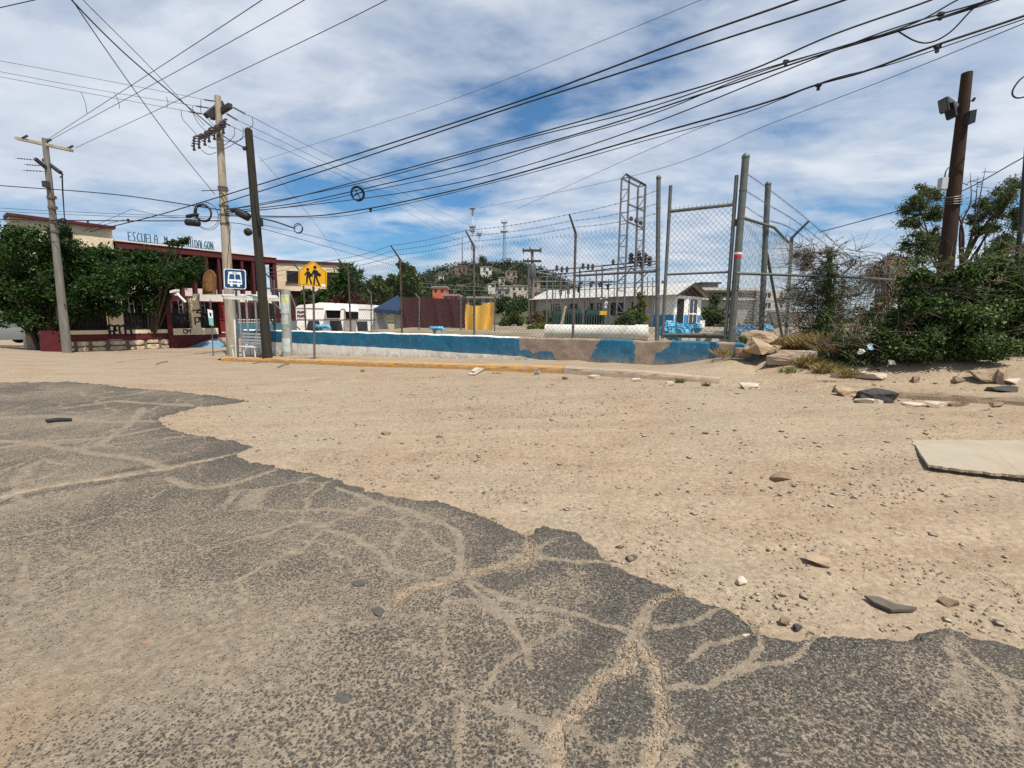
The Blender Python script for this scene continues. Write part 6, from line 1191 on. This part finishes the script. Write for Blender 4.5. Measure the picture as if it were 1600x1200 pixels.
SHR = [([(1330, 555, 24), (1350, 545, 27), (1366, 565, 26), (1345, 577, 18), (1322, 535, 15), (1370, 530, 18), (1335, 590, 14), (1362, 592, 16)], 8.0, 12000, 'green shrub nearest the dry grass at the left of the thicket'),
       ([(1400, 525, 30), (1420, 558, 30), (1392, 570, 22), (1432, 500, 26), (1412, 492, 20), (1442, 572, 22), (1380, 550, 20), (1400, 590, 20), (1430, 592, 20), (1410, 540, 30), (1440, 545, 26), (1450, 485, 26), (1425, 465, 20), (1415, 440, 12)], 7.9, 20000, 'leafy green shrub left of the leaning pole'),
       ([(1486, 455, 26), (1482, 500, 28), (1492, 545, 32), (1466, 570, 24), (1505, 573, 24), (1448, 455, 20), (1440, 430, 16), (1510, 430, 20), (1455, 530, 22), (1470, 590, 20), (1500, 592, 20), (1500, 480, 30), (1508, 520, 32), (1515, 450, 24), (1470, 480, 22)], 7.7, 26000, 'green shrub crowding the foot of the leaning pole'),
       ([(1540, 430, 28), (1568, 418, 26), (1560, 475, 40), (1530, 500, 34), (1592, 462, 36), (1545, 560, 32), (1582, 552, 34), (1535, 590, 22), (1570, 592, 22), (1545, 525, 34), (1575, 510, 36), (1545, 455, 32), (1525, 550, 28), (1595, 500, 30), (1600, 430, 28)], 7.6, 34000, 'tall dense green shrub right of the leaning pole'),
       ([(1620, 420, 34), (1640, 480, 44), (1610, 530, 38), (1660, 420, 40), (1650, 550, 40), (1605, 580, 20)], 7.5, 15000, 'dense green shrub cut off by the right edge')]
SHR.append(([(1296, 562, 20), (1312, 548, 18), (1306, 575, 16), (1322, 570, 18), (1288, 545, 12), (1318, 590, 12)], 8.4, 5500, 'small ragged green shrub between the dry grass and the ivy post'))
for lst, Y, n, lab in SHR:
    t = tree('green_shrub', lab, 'shrub', lst, Y, (lst[0][0], 590), int(n*1.5), .052, LF_GR, .022, .35, .62, 'green shrubs of the roadside thicket', 9, .7)
    c = at(*lst[0][:2], Y); twig_mesh([at(x, y, Y-.1) for x, y, r in lst], 60, .6, .05, .006, 1, 5, int(n), .3).build('stems', GTWIG, t)
    tops_ = [at(x+random.uniform(-r*.6, r*.6), y-r*.5, Y-.15) for x, y, r in lst for _ in range(2)]; twig_mesh(tops_, 70, .75, .10, .006, .8, 6, int(n)+1, .9).build('sprigs', TWIG, t)
    P2 = []
    for q in tops_:
        for _ in range(14): P2.append((q.x+random.gauss(0, .13), q.y+random.gauss(0, .1), q.z+abs(random.gauss(.12, .16))))
    V, Fq = leaf_quads(np.array(P2), .075, .6, .2); np_mesh('loose_leaves', V, Fq, LF_GR, t)
# dry grass and weeds
GRD = leafmat('dry_grass', [(.20, .14, .06), (.28, .20, .09), (.34, .27, .13), (.16, .13, .04)], .25); GRG = leafmat('green_weed', [(.05, .075, .015), (.09, .12, .025), (.16, .16, .05)], .3)
def tuft(name, label, px, py, w, h, n, m, group, Y=None, cat='grass'):
    p = gpt(px, py) if Y is None else at(px, py, Y); p.z = GH(p.x, p.y); k = p.y/720; W_ = w*k; H_ = h*k; t = thing(name, label, cat, p, group) if name else None; V = [] if name else GV
    for _ in range(n):
        a = random.uniform(0, 6.28); r = W_*.5*math.sqrt(random.random()); b0 = Vector((p.x+r*math.cos(a), p.y+r*.6*math.sin(a), p.z-.02)); l = Vector((random.gauss(0, .45), random.gauss(0, .45), 1)).normalized()*H_*random.uniform(.5, 1.15); s = Vector((random.gauss(0, 1), random.gauss(0, 1), 0)).normalized()*.006
        V += [b0-s, b0+s, b0+l*.6+s*.7+Vector((l.x, l.y, 0))*.15, b0+l+Vector((l.x, l.y, 0))*.5]
    if name: np_mesh('blades', np.array([tuple(v) for v in V]), np.arange(len(V)).reshape(-1, 4), m, t)
GV = []
for px, py, w, h, n, Y in ((1215, 533, 30, 20, 260, 9.3), (1240, 540, 36, 26, 420, 9.2), (1262, 548, 36, 30, 460, 9.0), (1285, 560, 36, 34, 460, 8.7), (1305, 572, 36, 30, 420, 8.3), (1262, 572, 30, 22, 260, 8.2), (1290, 584, 32, 20, 260, 7.9), (1238, 528, 30, 18, 240, 9.9), (1325, 586, 26, 18, 200, 7.6)):
    tuft(None, None, px, py, w, h, int(n*1.5), GRD, None, Y)
tag(np_mesh('dry_grass', np.array([tuple(v) for v in GV]), np.arange(len(GV)).reshape(-1, 4), GRD), 'patch of dry tan grass between the boulders and the green thicket', kind='stuff')
for px, py, w, h, n, m, lab in ((500, 558, 30, 10, 150, GRD, 'dry weeds at the foot of the school sign post'), (1062, 598, 16, 11, 90, GRG, 'small green weed at the end of the bare kerb'), (1103, 603, 12, 9, 70, GRG, 'small green weed right of the bare kerb end'), (1130, 577, 34, 14, 160, GRD, 'sparse dry weeds on the mound beside the broken slab'), (1165, 560, 20, 14, 110, GRG, 'pale green weeds at the broken end of the blue wall'), (1233, 582, 30, 12, 120, GRG, 'low green weeds under the broken concrete block'), (778, 583, 18, 5, 60, GRD, 'dry weeds against the yellow kerb beside the plank'), (1295, 598, 24, 6, 70, GRG, 'flat weeds on the dirt below the dry grass')):
    tuft('weed_tuft', lab, px, py, w, h, n, m, None, None, 'weeds')
gl = []
for _ in range(1500):
    u = random.uniform(-19, -1); s = random.uniform(-1.75, -2.6); x, y = US(u, s); gl.append((x, y, .95 if x > -6 else -9))
V, Fq = leaf_quads(np.array([g for g in gl if g[2] > 0]), .06, .3, -.8); tag(np_mesh('wall_top_weeds', V, Fq, GRG), 'thin weeds growing along the yard edge behind the wall', kind='stuff')
# ------------------------------------------------------------------ rocks and rubble
RK_T = mat('tan_rock', (.36, .26, .17), .95, .3, 6, .5, 25, dirt=(.24, .17, .11), dirt_amt=.4, dirt_scale=3); RK_P = mat('pale_rubble', (.50, .42, .33), .95, .2, 6, .4, 30, dirt=(.36, .27, .19), dirt_amt=.35, dirt_scale=4); RK_D = mat('dark_asphalt_lump', (.055, .05, .046), .95, .4, 20, .6, 40); RK_B = mat('brown_clod', (.22, .15, .10), .95, .3, 10, .5, 40)
def rock(px, py, w, h, m, label, Y=None, depth=.7, sink=.3, rz=None, cat='rock', name='rock', group=None, npt=15):
    p = gpt(px, py) if Y is None else at(px, py, Y); k = (p-EYE).length/760; b = MB(); sd = int(px*7+py); p.y += w*k*depth*.4
    if Y is None: p.z = GH(p.x, p.y)
    rock_mesh(b, p, w*k*1.1, w*k*depth, h*k*1.25, random.Random(sd).uniform(-.5, .5) if rz is None else rz, sd, sink, npt); o = b.build(name, m); tag(o, label, cat, group); return o
rock(1190, 536, 46, 21, RK_T, 'big round tan boulder on the broken end of the blue wall', 9.0, npt=60); rock(1205, 551, 46, 13, RK_T, 'flat brown boulder under the round tan one', 8.75); rock(1190, 573, 42, 20, RK_T, 'wedge shaped tan boulder lying on the mound'); rock(1240, 573, 74, 19, CONC, 'long broken grey concrete block at the edge of the dry grass', None, .35, .2, -.1, 'concrete block', 'concrete_block'); rock(1164, 556, 22, 14, RK_B, 'dark brown clod at the broken wall end', 8.7)
rock(1052, 579, 120, 25, RK_P, 'long rough broken concrete slab on the sidewalk before the wall', None, .30, .12, -.45, 'concrete slab', 'broken_slab', npt=26)
for a in ((1176, 608, 28, 11, RK_P, 'pale angular stone alone on the dirt below the boulders'), (1336, 621, 36, 13, RK_T, 'flat tan stone left of the dark asphalt lump'), (1380, 630, 48, 19, RK_D, 'large dark lump of broken asphalt beside the road'), (1356, 632, 22, 8, RK_P, 'small pale stone in front of the asphalt lump'), (1374, 632, 12, 8, RK_P, 'tiny pale stone touching the asphalt lump'), (1440, 636, 30, 5, RK_P, 'thin pale slab right of the asphalt lump'), (1467, 637, 20, 9, RK_P, 'pale wedge stone right of the thin slab'), (1506, 636, 26, 7, RK_B, 'flat brown stone farther right along the road edge'), (1563, 637, 18, 6, RK_B, 'flat dark stone near the right edge'), (1553, 598, 30, 20, RK_T, 'tan boulder at the foot of the right thicket'), (1570, 600, 14, 20, RK_T, 'upright narrow tan stone beside the tan boulder'), (1587, 600, 20, 7, RK_P, 'flat pale stone right of the upright stone'), (1585, 612, 38, 8, RK_D, 'flat dark slab at the right edge below the thicket'), (1370, 596, 40, 8, RK_P, 'flat pale stone at the foot of the green thicket'), (1352, 590, 12, 7, RK_P, 'small pale stone left of the flat pale one'), (1432, 598, 12, 9, RK_B, 'brown clod at the thicket edge below the pole'), (1501, 598, 16, 8, RK_B, 'brown stone at the thicket edge right of the pole'), (1312, 594, 14, 9, RK_B, 'brown clod under the dry grass'), (928, 592, 20, 9, RK_P, 'crumpled pale rubble by the bare kerb'), (838, 585, 12, 8, mat('bluish_stone', (.25, .26, .27), .9, .3, 8), 'small bluish stone against the yellow kerb'), (883, 592, 10, 5, RK_B, 'small brown stone in front of the bare kerb'), (1045, 603, 18, 8, RK_P, 'pale rubble by the green weed at the kerb end'), (996, 597, 14, 7, RK_P, 'pale lump close to the sunken kerb'), (566, 582, 8, 5, RK_B, 'brown stone below the school sign near the kerb'), (1226, 751, 34, 8, RK_B, 'ragged brown clod in the open dirt'), (1283, 885, 32, 9, RK_T, 'flat broken tan clod in the dirt above the asphalt corner'), (1490, 947, 22, 9, RK_B, 'brown stone near the lower right of the dirt'), (1103, 680, 9, 4, RK_D, 'small black chip in the middle of the dirt'), (602, 680, 16, 6, RK_B, 'brown clod in the left part of the dirt'), (687, 686, 12, 5, RK_B, 'brown clod right of the left one'), (228, 1014, 17, 10, RK_B, 'dark reddish stone alone on the dusty asphalt'), (1000, 906, 14, 6, RK_T, 'small tan stone by the broken asphalt edge'), (1168, 1000, 12, 8, RK_P, 'small pale stone sitting in an asphalt crack'), (1228, 975, 16, 7, RK_B, 'brown stone at the asphalt edge'), (1247, 985, 14, 5, RK_D, 'dark chip at the asphalt edge'), (308, 1185, 14, 9, RK_D, 'dark stone at the bottom of the dusty asphalt'), (1225, 930, 12, 5, RK_T, 'flat tan stone in the grit band'), (820, 798, 10, 5, RK_P, 'pale pebble in the dirt near the broken edge'), (1160, 912, 20, 7, RK_P, 'pale flat lump in the grit band')): rock(*a)
# flat pieces
def flat(name, cat, label, poly, m, th, lift=.004, tilt=0.0):
    b = MB(); P_ = [gpt(*p) for p in poly]; c = sum(P_, Vector())/len(P_); z = max(GH(p.x, p.y) for p in P_)+lift
    b.prism([(p.x, p.y, z+tilt*(p.x-c.x)) for p in P_], (0, 0, th)); o = b.build(name, m); return tag(o, label, cat)
flat('plank', 'plank', 'broken pale board leaning on the yellow kerb', [(731, 586), (757, 573), (763, 576), (742, 587)], RK_P, .025, -.11, .13); flat('plank', 'plank', 'second pale board lying beside the leaning one', [(736, 583), (748, 576), (752, 579), (741, 585)], RK_P, .025, -.08)
flat('rubber_strip', 'strip', 'black rubber strip lying on the far asphalt', [(71, 661), (92, 658.5), (113, 659), (112, 661.5), (90, 662), (74, 664)], BLACK, .02, .03)
flat('asphalt_scrap', 'scrap', 'long dark flat scrap in the lower right dirt', [(1350, 936), (1372, 938), (1400, 950), (1432, 955), (1428, 958), (1392, 960), (1366, 948)], mat('scrap_grey', (.115, .095, .075), .8, .3, 12), .014, .006)
TARM = mat('tar_spot', (.085, .078, .066), .85, .35, 30, .4, 80)
for cx, cy, rx, ry, lab in ((535, 1100, 15, 10, 'round dark tar spot low in the dusty asphalt'), (592, 962, 9, 8, 'dark tar spot at the lower end of the main crack'), (560, 917, 12, 5, 'faint dark tar spot left of the main crack')):
    flat('tar_spot', 'tar spot', lab, [(cx+rx*random.uniform(.75, 1.1)*math.cos(t*.524), cy+ry*random.uniform(.75, 1.1)*math.sin(t*.524)) for t in range(12)], TARM, .003, .021)
for i, (x0, y0, x1, y1, lab) in enumerate(((434, 575, 452, 570, 'short dry stick on the dirt left of the yellow kerb'), (244, 570, 262, 566, 'dry stick on the dirt near the steps'), (395, 569, 420, 567, 'thin dry stick close to the kerb end'))):
    a = gpt(x0, y0); c = gpt(x1, y1); b = MB(); b.tube([a+Vector((0, 0, .02)), a.lerp(c, .5)+Vector((0, 0, .05)), c+Vector((0, 0, .03))], .014, 5); tag(b.build('stick', GTWIG), lab, 'stick')
# concrete slab at the right, undercut at its front
SLABM = mat('dusty_slab', (.35, .30, .225), .92, .12, 1.5, .25, 50, dirt=(.31, .24, .165), dirt_amt=.4, dirt_scale=1.3)
P_ = [gpt(1450, 735), gpt(1522, 745), gpt(1600, 753), gpt(1680, 764), gpt(1700, 692), gpt(1560, 688), gpt(1424, 688)]; sl = thing('concrete_slab', 'pale concrete slab with an undercut front edge at the right', 'slab', P_[0])
zf = [.06, .06, .06, .06, .008, .008, .012]; top = [Vector((p.x, p.y, GH(p.x, p.y)+z)) for p, z in zip(P_, zf)]; b = MB(); n = len(top); t2 = []
for i in range(n):
    for k in range(14): q = top[i].lerp(top[(i+1) % n], k/14); j_ = .008*(1+2*(random.random() < .15)) if k else 0; t2.append(q+Vector((random.uniform(-j_, j_), random.uniform(-j_, j_)*1.3, random.uniform(-.004, .004))))
top = t2; n = len(top)
b.add(top+[p-Vector((0, 0, .022)) for p in top], [tuple(range(n)), tuple(range(2*n-1, n-1, -1))]+[(i, (i+1) % n, n+(i+1) % n, n+i) for i in range(n)]); b.build('slab_top', SLABM, sl)
c = sum(top, Vector())/n; ins = [p.lerp(c, .12+random.uniform(-.015, .015)) for p in top]; b = MB(); b.add([p-Vector((0, 0, .023)) for p in ins]+[p-Vector((0, 0, .2)) for p in ins], [(i, (i+1) % n, n+(i+1) % n, n+i) for i in range(n)]); b.build('slab_base', RK_B, sl)
# grit: thousands of stones nobody could count
def grit(name, label, n, smin, smax, cond, m, seed, rmax=11.5, poww=1.0, flat_=1.0, lift=0.0):
    rng = np.random.default_rng(seed); mul = 40 if 'cracks of' in label else 3; th_ = rng.uniform(-.95, .95, n*mul); r = 1.2+(rmax-1.2)*rng.uniform(0, 1, n*mul)**poww; x = r*np.sin(th_); y = r*np.cos(th_)
    ok = cond(x, y); x, y = x[ok][:n], y[ok][:n]; n = len(x); z = gz(x, y)+fbm(x*.55, y*.55, 3, 5)*.05*(1-sst(-.02, .1, poly_dist(x, y, asph_poly, True)))
    u, s = us(x, y); z = z+fbm(u*.35, s*1.3, 2, 9)*.018*sst(-.3, 1.5, s)*(1-sst(-.02, .1, poly_dist(x, y, asph_poly, True)))
    base_ = np.array([(1, 0, 0), (0, 1, 0), (-1, 0, 0), (0, -1, 0), (.3, .2, .62), (-.25, -.2, -.5)], float); tri = np.array([(0, 1, 4), (1, 2, 4), (2, 3, 4), (3, 0, 4), (1, 0, 5), (2, 1, 5), (3, 2, 5), (0, 3, 5)])
    sz = smin*(smax/smin)**(rng.uniform(0, 1, n)**2.6); a = rng.uniform(0, 6.28, n); V = base_[None]*rng.uniform(.65, 1.25, (n, 6, 1))*sz[:, None, None]*np.array([1, .75, .52])
    cx, sx = np.cos(a)[:, None], np.sin(a)[:, None]; Vx = V[..., 0]*cx-V[..., 1]*sx+x[:, None]; Vy = V[..., 0]*sx+V[..., 1]*cx+y[:, None]; Vz = V[..., 2]*flat_+z[:, None]+sz[:, None]*.1+lift
    V = np.stack([Vx, Vy, Vz], -1).reshape(-1, 3); Ft = (tri[None]+6*np.arange(n)[:, None, None]).reshape(-1, 3); o = np_mesh(name, V, Ft, m); return tag(o, label, kind='stuff')
GRIT = leafmat('grit_stones', [(.13, .095, .07), (.22, .165, .115), (.29, .22, .152), (.34, .265, .185), (.42, .35, .27)], 0.0, .9)
onD = lambda x, y: (poly_dist(x, y, asph_poly, True) < -.01) & (us(x, y)[1] > .03)
def clus(x, y): return fbm(x*1.1, y*1.1, 3, 120) + .35*np.exp(-((poly_dist(x, y, edge_w, False)-.45)/.4)**2) > .02
grit('gravel', 'loose grit and small stones scattered over the dirt', 24000, .0025, .015, lambda x, y: onD(x, y) & clus(x, y), GRIT, 5, 10, 1.0); grit('gravel', 'sparse small stones all over the dirt', 5000, .004, .02, onD, GRIT, 6, 12.5, .8)
def in_crack(x, y):
    d = np.full(x.shape, 9.0)
    for c, w in cracks_w: d = np.minimum(d, poly_dist(x, y, c, False)-w*1.2)
    return d < .01
grit('gravel', 'coarse grit lying in the cracks of the asphalt', 9000, .0025, .010, in_crack, GRIT, 15, 4.5, .8, 1.0, .013)
grit('gravel', 'flat half embedded stones in the packed dirt', 1300, .012, .042, onD, GRIT, 25, 11, .8, .45, .004)
grit('gravel', 'sparse grit lying on the cracked asphalt', 1500, .003, .012, lambda x, y: poly_dist(x, y, asph_poly, True) > .05, GRIT, 7, 7)
grit('gravel', 'rubble crumbs along the broken kerb and thicket edge', 1500, .008, .05, lambda x, y: (us(x, y)[1] < .25) & (us(x, y)[1] > -1.0) & (us(x, y)[0] > -3.2), GRIT, 8, 12, .6)
# litter caught in the thicket
for i, (px, py, w, h, m, lab) in enumerate(((1346, 549, 9, 8, WHITE, 'scrap of white plastic in the thicket near the dry grass'), (1394, 566, 10, 7, WHITE, 'crumpled white bag low in the green thicket'), (1360, 542, 9, 9, mat('pale_blue_plastic', (.35, .5, .62), .6, .1), 'pale blue plastic scrap in the thicket'), (1325, 593, 9, 8, WHITE, 'white crumpled paper on the dirt under the dry grass'), (1572, 486, 16, 12, mat('grey_green_plastic', (.22, .27, .22), .6, .2), 'grey green bucket lid hung in the right thicket'), (1305, 548, 12, 14, LBLUE, 'light blue pump part glimpsed through the ivy'), (1522, 548, 24, 18, mat('teal_sheet', (.015, .10, .14), .6, .2), 'teal sheet scrap inside the right thicket'))):
    b = MB(); c = at(px, py, 7.55 if px > 1330 else 8.6); k = c.y/720; rs = random.Random(i); nn = 5; vs = [c+Vector(((i2-2)*w*k/4+rs.uniform(-.01, .01), rs.uniform(-.03, .03), (j2-2)*h*k/4+rs.uniform(-.01, .01))) for j2 in range(nn) for i2 in range(nn)]
    b.add(vs, [(j2*nn+i2, j2*nn+i2+1, (j2+1)*nn+i2+1, (j2+1)*nn+i2) for j2 in range(nn-1) for i2 in range(nn-1)]); tag(b.build('litter_scrap', m), lab, 'litter')
# ------------------------------------------------------------------ overhead lines
def wire(label, pts, r=.012, m=None, name='power_line', cat='cable', per=8, group='overhead lines'):
    P = [at(*p) for p in pts]; Q = wire_pts(P, per) if len(P) > 2 else [P[0].lerp(P[1], k/14)-Vector((0, 0, (P[0]-P[1]).length*.012*4*(k/14)*(1-k/14))) for k in range(15)]
    b = MB(); b.tube(Q, r, 5); return tag(b.build(name, m or BLACK, None, True), label, cat, group)
YM = 20.45
wire('highest thick cable rising from the beige concrete pole to the upper right', [(140, 362, 21.5), (240, 338, 21), (345, 307, YM), (560, 240, 17), (800, 162, 14), (925, 117, 12.8), (1075, 60, 11.5), (1240, 2, 10.2), (1500, -95, 8.5)], .022)
wire('second thick cable just below the highest one', [(347, 318, YM), (478, 276, 18), (640, 222, 16), (800, 168, 14), (950, 120, 12.6), (1150, 55, 11), (1320, 0, 9.8), (1520, -75, 8.6)], .020)
wire('third cable from the beige pole slanting to the top right corner', [(350, 327, YM), (420, 318, 19.6), (560, 283, 17.4), (800, 219, 14.4), (975, 170, 12.6), (1150, 118, 11.2), (1300, 55, 10.2), (1455, 0, 9.4), (1600, -60, 8.8)], .018)
wire('cable twisting along the third one into the top right corner', [(350, 329, YM), (560, 287, 17.3), (800, 222, 14.3), (1000, 172, 12.4), (1180, 112, 11), (1400, 47, 9.7), (1500, -2, 9.1), (1620, -60, 8.6)], .014)
wire('middle double cable with the round cable coil', [(352, 331, YM), (460, 318, 18.8), (560, 297, 17.2), (700, 264, 15.4), (800, 238, 14.2), (950, 195, 12.7), (1100, 146, 11.5), (1275, 88, 10.4), (1400, 50, 9.6), (1550, 0, 8.9), (1640, -40, 8.5)], .018)
wire('lower strand running under the coil cable', [(352, 333, YM), (460, 322, 18.8), (560, 302, 17.2), (720, 268, 15.3), (860, 224, 13.8), (1020, 178, 12.2), (1160, 122, 11), (1330, 68, 10), (1480, 26, 9.2), (1620, -20, 8.5)], .012)
wire('cable below the coil cable curving up to the right', [(354, 334, YM), (520, 316, 18), (660, 296, 16), (800, 265, 14.4), (1000, 200, 12.4), (1215, 115, 10.8), (1380, 50, 9.7), (1540, 2, 8.9), (1640, -30, 8.5)], .014)
wire('lowest thick cable sagging across to the right edge', [(354, 336, YM), (480, 338, 18.6), (575, 326, 17), (690, 302, 15.6), (800, 274, 14.4), (1000, 216, 12.4), (1185, 164, 11), (1275, 133, 10.4), (1350, 112, 9.9), (1465, 70, 9.2), (1600, 25, 8.6), (1720, -20, 8)], .021)
wire('thin strand hugging the lowest thick cable', [(356, 338, YM), (500, 340, 18.4), (600, 326, 16.8), (800, 278, 14.4), (1000, 222, 12.4), (1160, 178, 11.2), (1290, 127, 10.3), (1400, 98, 9.6), (1600, 30, 8.6)], .010)
wire('slack loop of cable hanging near the top right corner', [(1400, 47, 9.7), (1430, 64, 9.6), (1455, 66, 9.5), (1485, 50, 9.3), (1518, 16, 9.1), (1540, 0, 9)], .014)
wire('hanging cable loop cut off by the right edge', [(1625, 115, 7.8), (1600, 120, 7.8), (1585, 136, 7.8), (1582, 148, 7.8), (1592, 153, 7.8), (1620, 146, 7.8)], .012)
wire('very thin wire crossing the upper middle of the sky', [(405, 252, 30), (700, 158, 24), (1095, 0, 16), (1200, -50, 14)], .010, GREYWIRE); wire('very thin wire falling from the right edge to the lattice portal', [(1640, 20, 9), (1400, 118, 13), (1200, 195, 17), (1000, 272, 24), (750, 325, 40)], .010, GREYWIRE); wire('hair thin wire above the lattice portal', [(1125, 187, 20), (1000, 240, 26), (800, 330, 44)], .012, GREYWIRE)
wire('black service wire from the far right pole to the torn fence', [(1280, 363, 10.5), (1420, 325, 9), (1500, 300, 8.4), (1592, 250, 7.7), (1640, 225, 7.5)], .009)
for (px, py), e, lab in (((388, 180), [(480, 227, 28), (560, 266, 36), (740, 356, 80)], 'upper'), ((376, 190), [(480, 240, 29), (600, 300, 42), (738, 370, 80)], 'middle'), ((363, 198), [(480, 250, 29), (600, 310, 42), (725, 384, 80)], 'lower')):
    wire(lab+' of three thin conductors leading from the crossarm towards the hill', [(px, py, 20.3)]+e, .013, GREYWIRE)
for x, y, lab in ((300, 95, 'upper'), (308, 112, 'middle'), (290, 120, 'lower')):
    e = {95: (317, 155), 112: (303, 165), 120: (293, 174)}[y]; wire(lab+' of three thin conductors leaving the crossarm to the left edge', [(-60, y-10, 16.5), (0, y, 17.2), (150, y+28, 18.8), (*e, 20.2)], .009, GREYWIRE)
for a, c, lab in (((74, 218), (400, 6), 'left'), ((78, 219), (472, 2), 'middle'), ((118, 231), (600, 2), 'right')):
    wire(lab+' of three wires climbing from the wide crossarm to the top edge', [(*a, 23.5), ((a[0]+c[0])/2-8, (a[1]+c[1])/2+6, 16), (*c, 11.5), (c[0]+90, c[1]-62, 9.8)], .010, GREYWIRE)
wire('thick black cable dropping from the top edge to the wooden pole', [(80, -45, 12), (112, 0, 13), (200, 88, 15.5), (300, 172, 18), (350, 213, 17.2), (384, 232, 14.9)], .020); wire('thin twin beside the thick black cable from the top edge', [(100, -40, 12), (132, 2, 13), (230, 100, 16), (320, 196, 20)], .010); wire('steep thin cable from the top edge to the waist of the beige pole', [(90, -45, 12), (113, 0, 13), (206, 135, 15.8), (280, 235, 18.4), (336, 304, 20.4)], .013); wire('short dark wire in the top left corner', [(-60, 26, 12), (0, 12, 12), (62, -2, 12), (110, -14, 12)], .010)
wire('thick cable from the left edge to the beige pole', [(-80, 283, 24), (0, 290, 24), (180, 304, 22.4), (345, 328, YM)], .022); wire('thin cable below the thick one from the left edge', [(-80, 316, 24), (0, 325, 24), (180, 334, 22.4), (345, 339, YM)], .010); wire('second thin cable below the thick one', [(-80, 323, 24), (0, 330, 24), (180, 338, 22.4), (345, 341, YM)], .010); wire('doubled black cable crossing the left pole low down', [(-80, 342, 24), (0, 343, 24), (180, 345, 22.4), (345, 345, YM)], .024); wire('lowest thin cable vanishing into the left tree', [(-80, 370, 24), (0, 374, 24), (100, 378, 23.2)], .012)
wire('thin cable from the splice down to the school trees', [(195, 343, 21), (160, 352, 22), (128, 362, 22.5)], .010); wire('second thin drop cable above the school trees', [(205, 327, 21), (165, 345, 22), (132, 360, 22.6)], .009); wire('cable dipping from the peak to the ring coil', [(205, 327, 21), (260, 338, 20.8), (320, 342, 20.5)], .009)
wire('thick cable end with a loop right of the wooden pole', [(352, 336, YM), (385, 337, 19.5), (425, 345, 18.5), (458, 356, 17.6)], .026); wire('lower cable from the beige pole to the right behind the sign', [(352, 347, 20.4), (400, 355, 22), (520, 388, 30), (640, 422, 45)], .014); wire('upper thin cable towards the bright green tree', [(405, 350, 21), (500, 372, 28), (640, 410, 45)], .012); wire('faint guy wire slanting behind the wooden pole', [(405, 245, 20), (470, 320, 24), (530, 400, 30)], .008, GREYWIRE); wire('thin stay wire hanging beside the beige pole', [(361, 352, 20), (356, 400, 20), (354, 440, 20)], .010)
wire('low thin line crossing the hill behind the fence', [(560, 428, 70), (700, 446, 75), (880, 452, 80)], .03, GREYWIRE); wire('second low thin line crossing the hill behind the fence', [(560, 434, 70), (700, 452, 75), (880, 457, 80)], .03, GREYWIRE)
# fittings on the cables
def ringo(px, py, Y, r, rr, lab, wraps=3):
    t = thing('cable_coil', lab, 'cable coil', at(px, py, Y))
    for k in range(wraps): b = MB(); c = at(px+random.uniform(-1, 1), py+random.uniform(-1, 1), Y); b.ring(c, (1, random.uniform(-.2, .2), 0), (0, random.uniform(-.3, .3), 1), r*random.uniform(.9, 1.08), rr, 22, 5); b.build('cable_loop', BLACK, t, True)
ringo(318, 333, 20.2, .33, .022, 'round cable coil hanging left of the beige pole'); ringo(322, 337, 20.3, .55, .010, 'wide loose loop of thin cable around the coil', 2); t_ = ringo(559, 303, 17.1, .22, .022, 'round slack coil hung on the middle double cable', 3); b = MB()
for q in ((1, .5), (.6, -1)): v = Vector((q[0], 0, q[1])).normalized()*.2; c = at(559, 303, 17.1); b.beam(c-v, c+v, .03, .03)
tag(b.build('coil_brace', BLACK), 'black cross brace inside the slack coil', 'brace'); ringo(466, 357, 17.5, .17, .014, 'small end loop on the thick cable right of the wooden pole', 2)
for x0, y0, x1, y1, rr, lab in ((291, 347, 311, 349, .14, 'black cylindrical splice box left of the beige pole'), (292, 338, 309, 335, .07, 'slim black splice case above the cylindrical one'), (371, 331, 389, 340, .17, 'black splice box between the two poles'), (384, 364, 391, 361, .15, 'round black junction hanging below the cables'), (361, 329, 372, 327, .07, 'small black connector on the beige pole')):
    b = MB(); a = at(x0, y0, 20.0); c = at(x1, y1, 20.0); d = (c-a).normalized()*.04; b.tube([a-d, a, a+d, c-d, c, c+d], [rr*.5, rr*.9, rr, rr, rr*.9, rr*.5], 10); tag(b.build('splice_case', BLACK, None, True), lab, 'splice box')
for px, py, Y, lab in ((579, 327, 17, 'small clamp on the lowest thick cable'), (1279, 133, 10.4, 'black clamp halfway along the lowest thick cable'), (1465, 73, 9.2, 'black clamp near the right end of the lowest cable'), (1228, 96, 10.8, 'small clamp on the upper cables'), (1470, 22, 9.3, 'small clamp near the top right corner'), (200, 343, 21, 'knot of ties where cables cross left of the beige pole'), (137, 345, 22, 'tie on the doubled cable near the left pole')):
    b = MB(); c = at(px, py, Y); b.box(c, .10, .06, .05); b.box(c-Vector((.0, 0, .06)), .05, .04, .08); tag(b.build('cable_clamp', BLACK), lab, 'clamp')
for (x0, y0), (x1, y1), lab in (((126, 143), (136, 177), 'left'), ((179, 146), (187, 170), 'middle'), ((260, 151), (261, 168), 'right')):
    wire(lab+' short jumper joining two crossing conductors', [(x0, y0, 19), ((x0+x1)/2+2, (y0+y1)/2, 18.8), (x1, y1, 18.5)], .009)
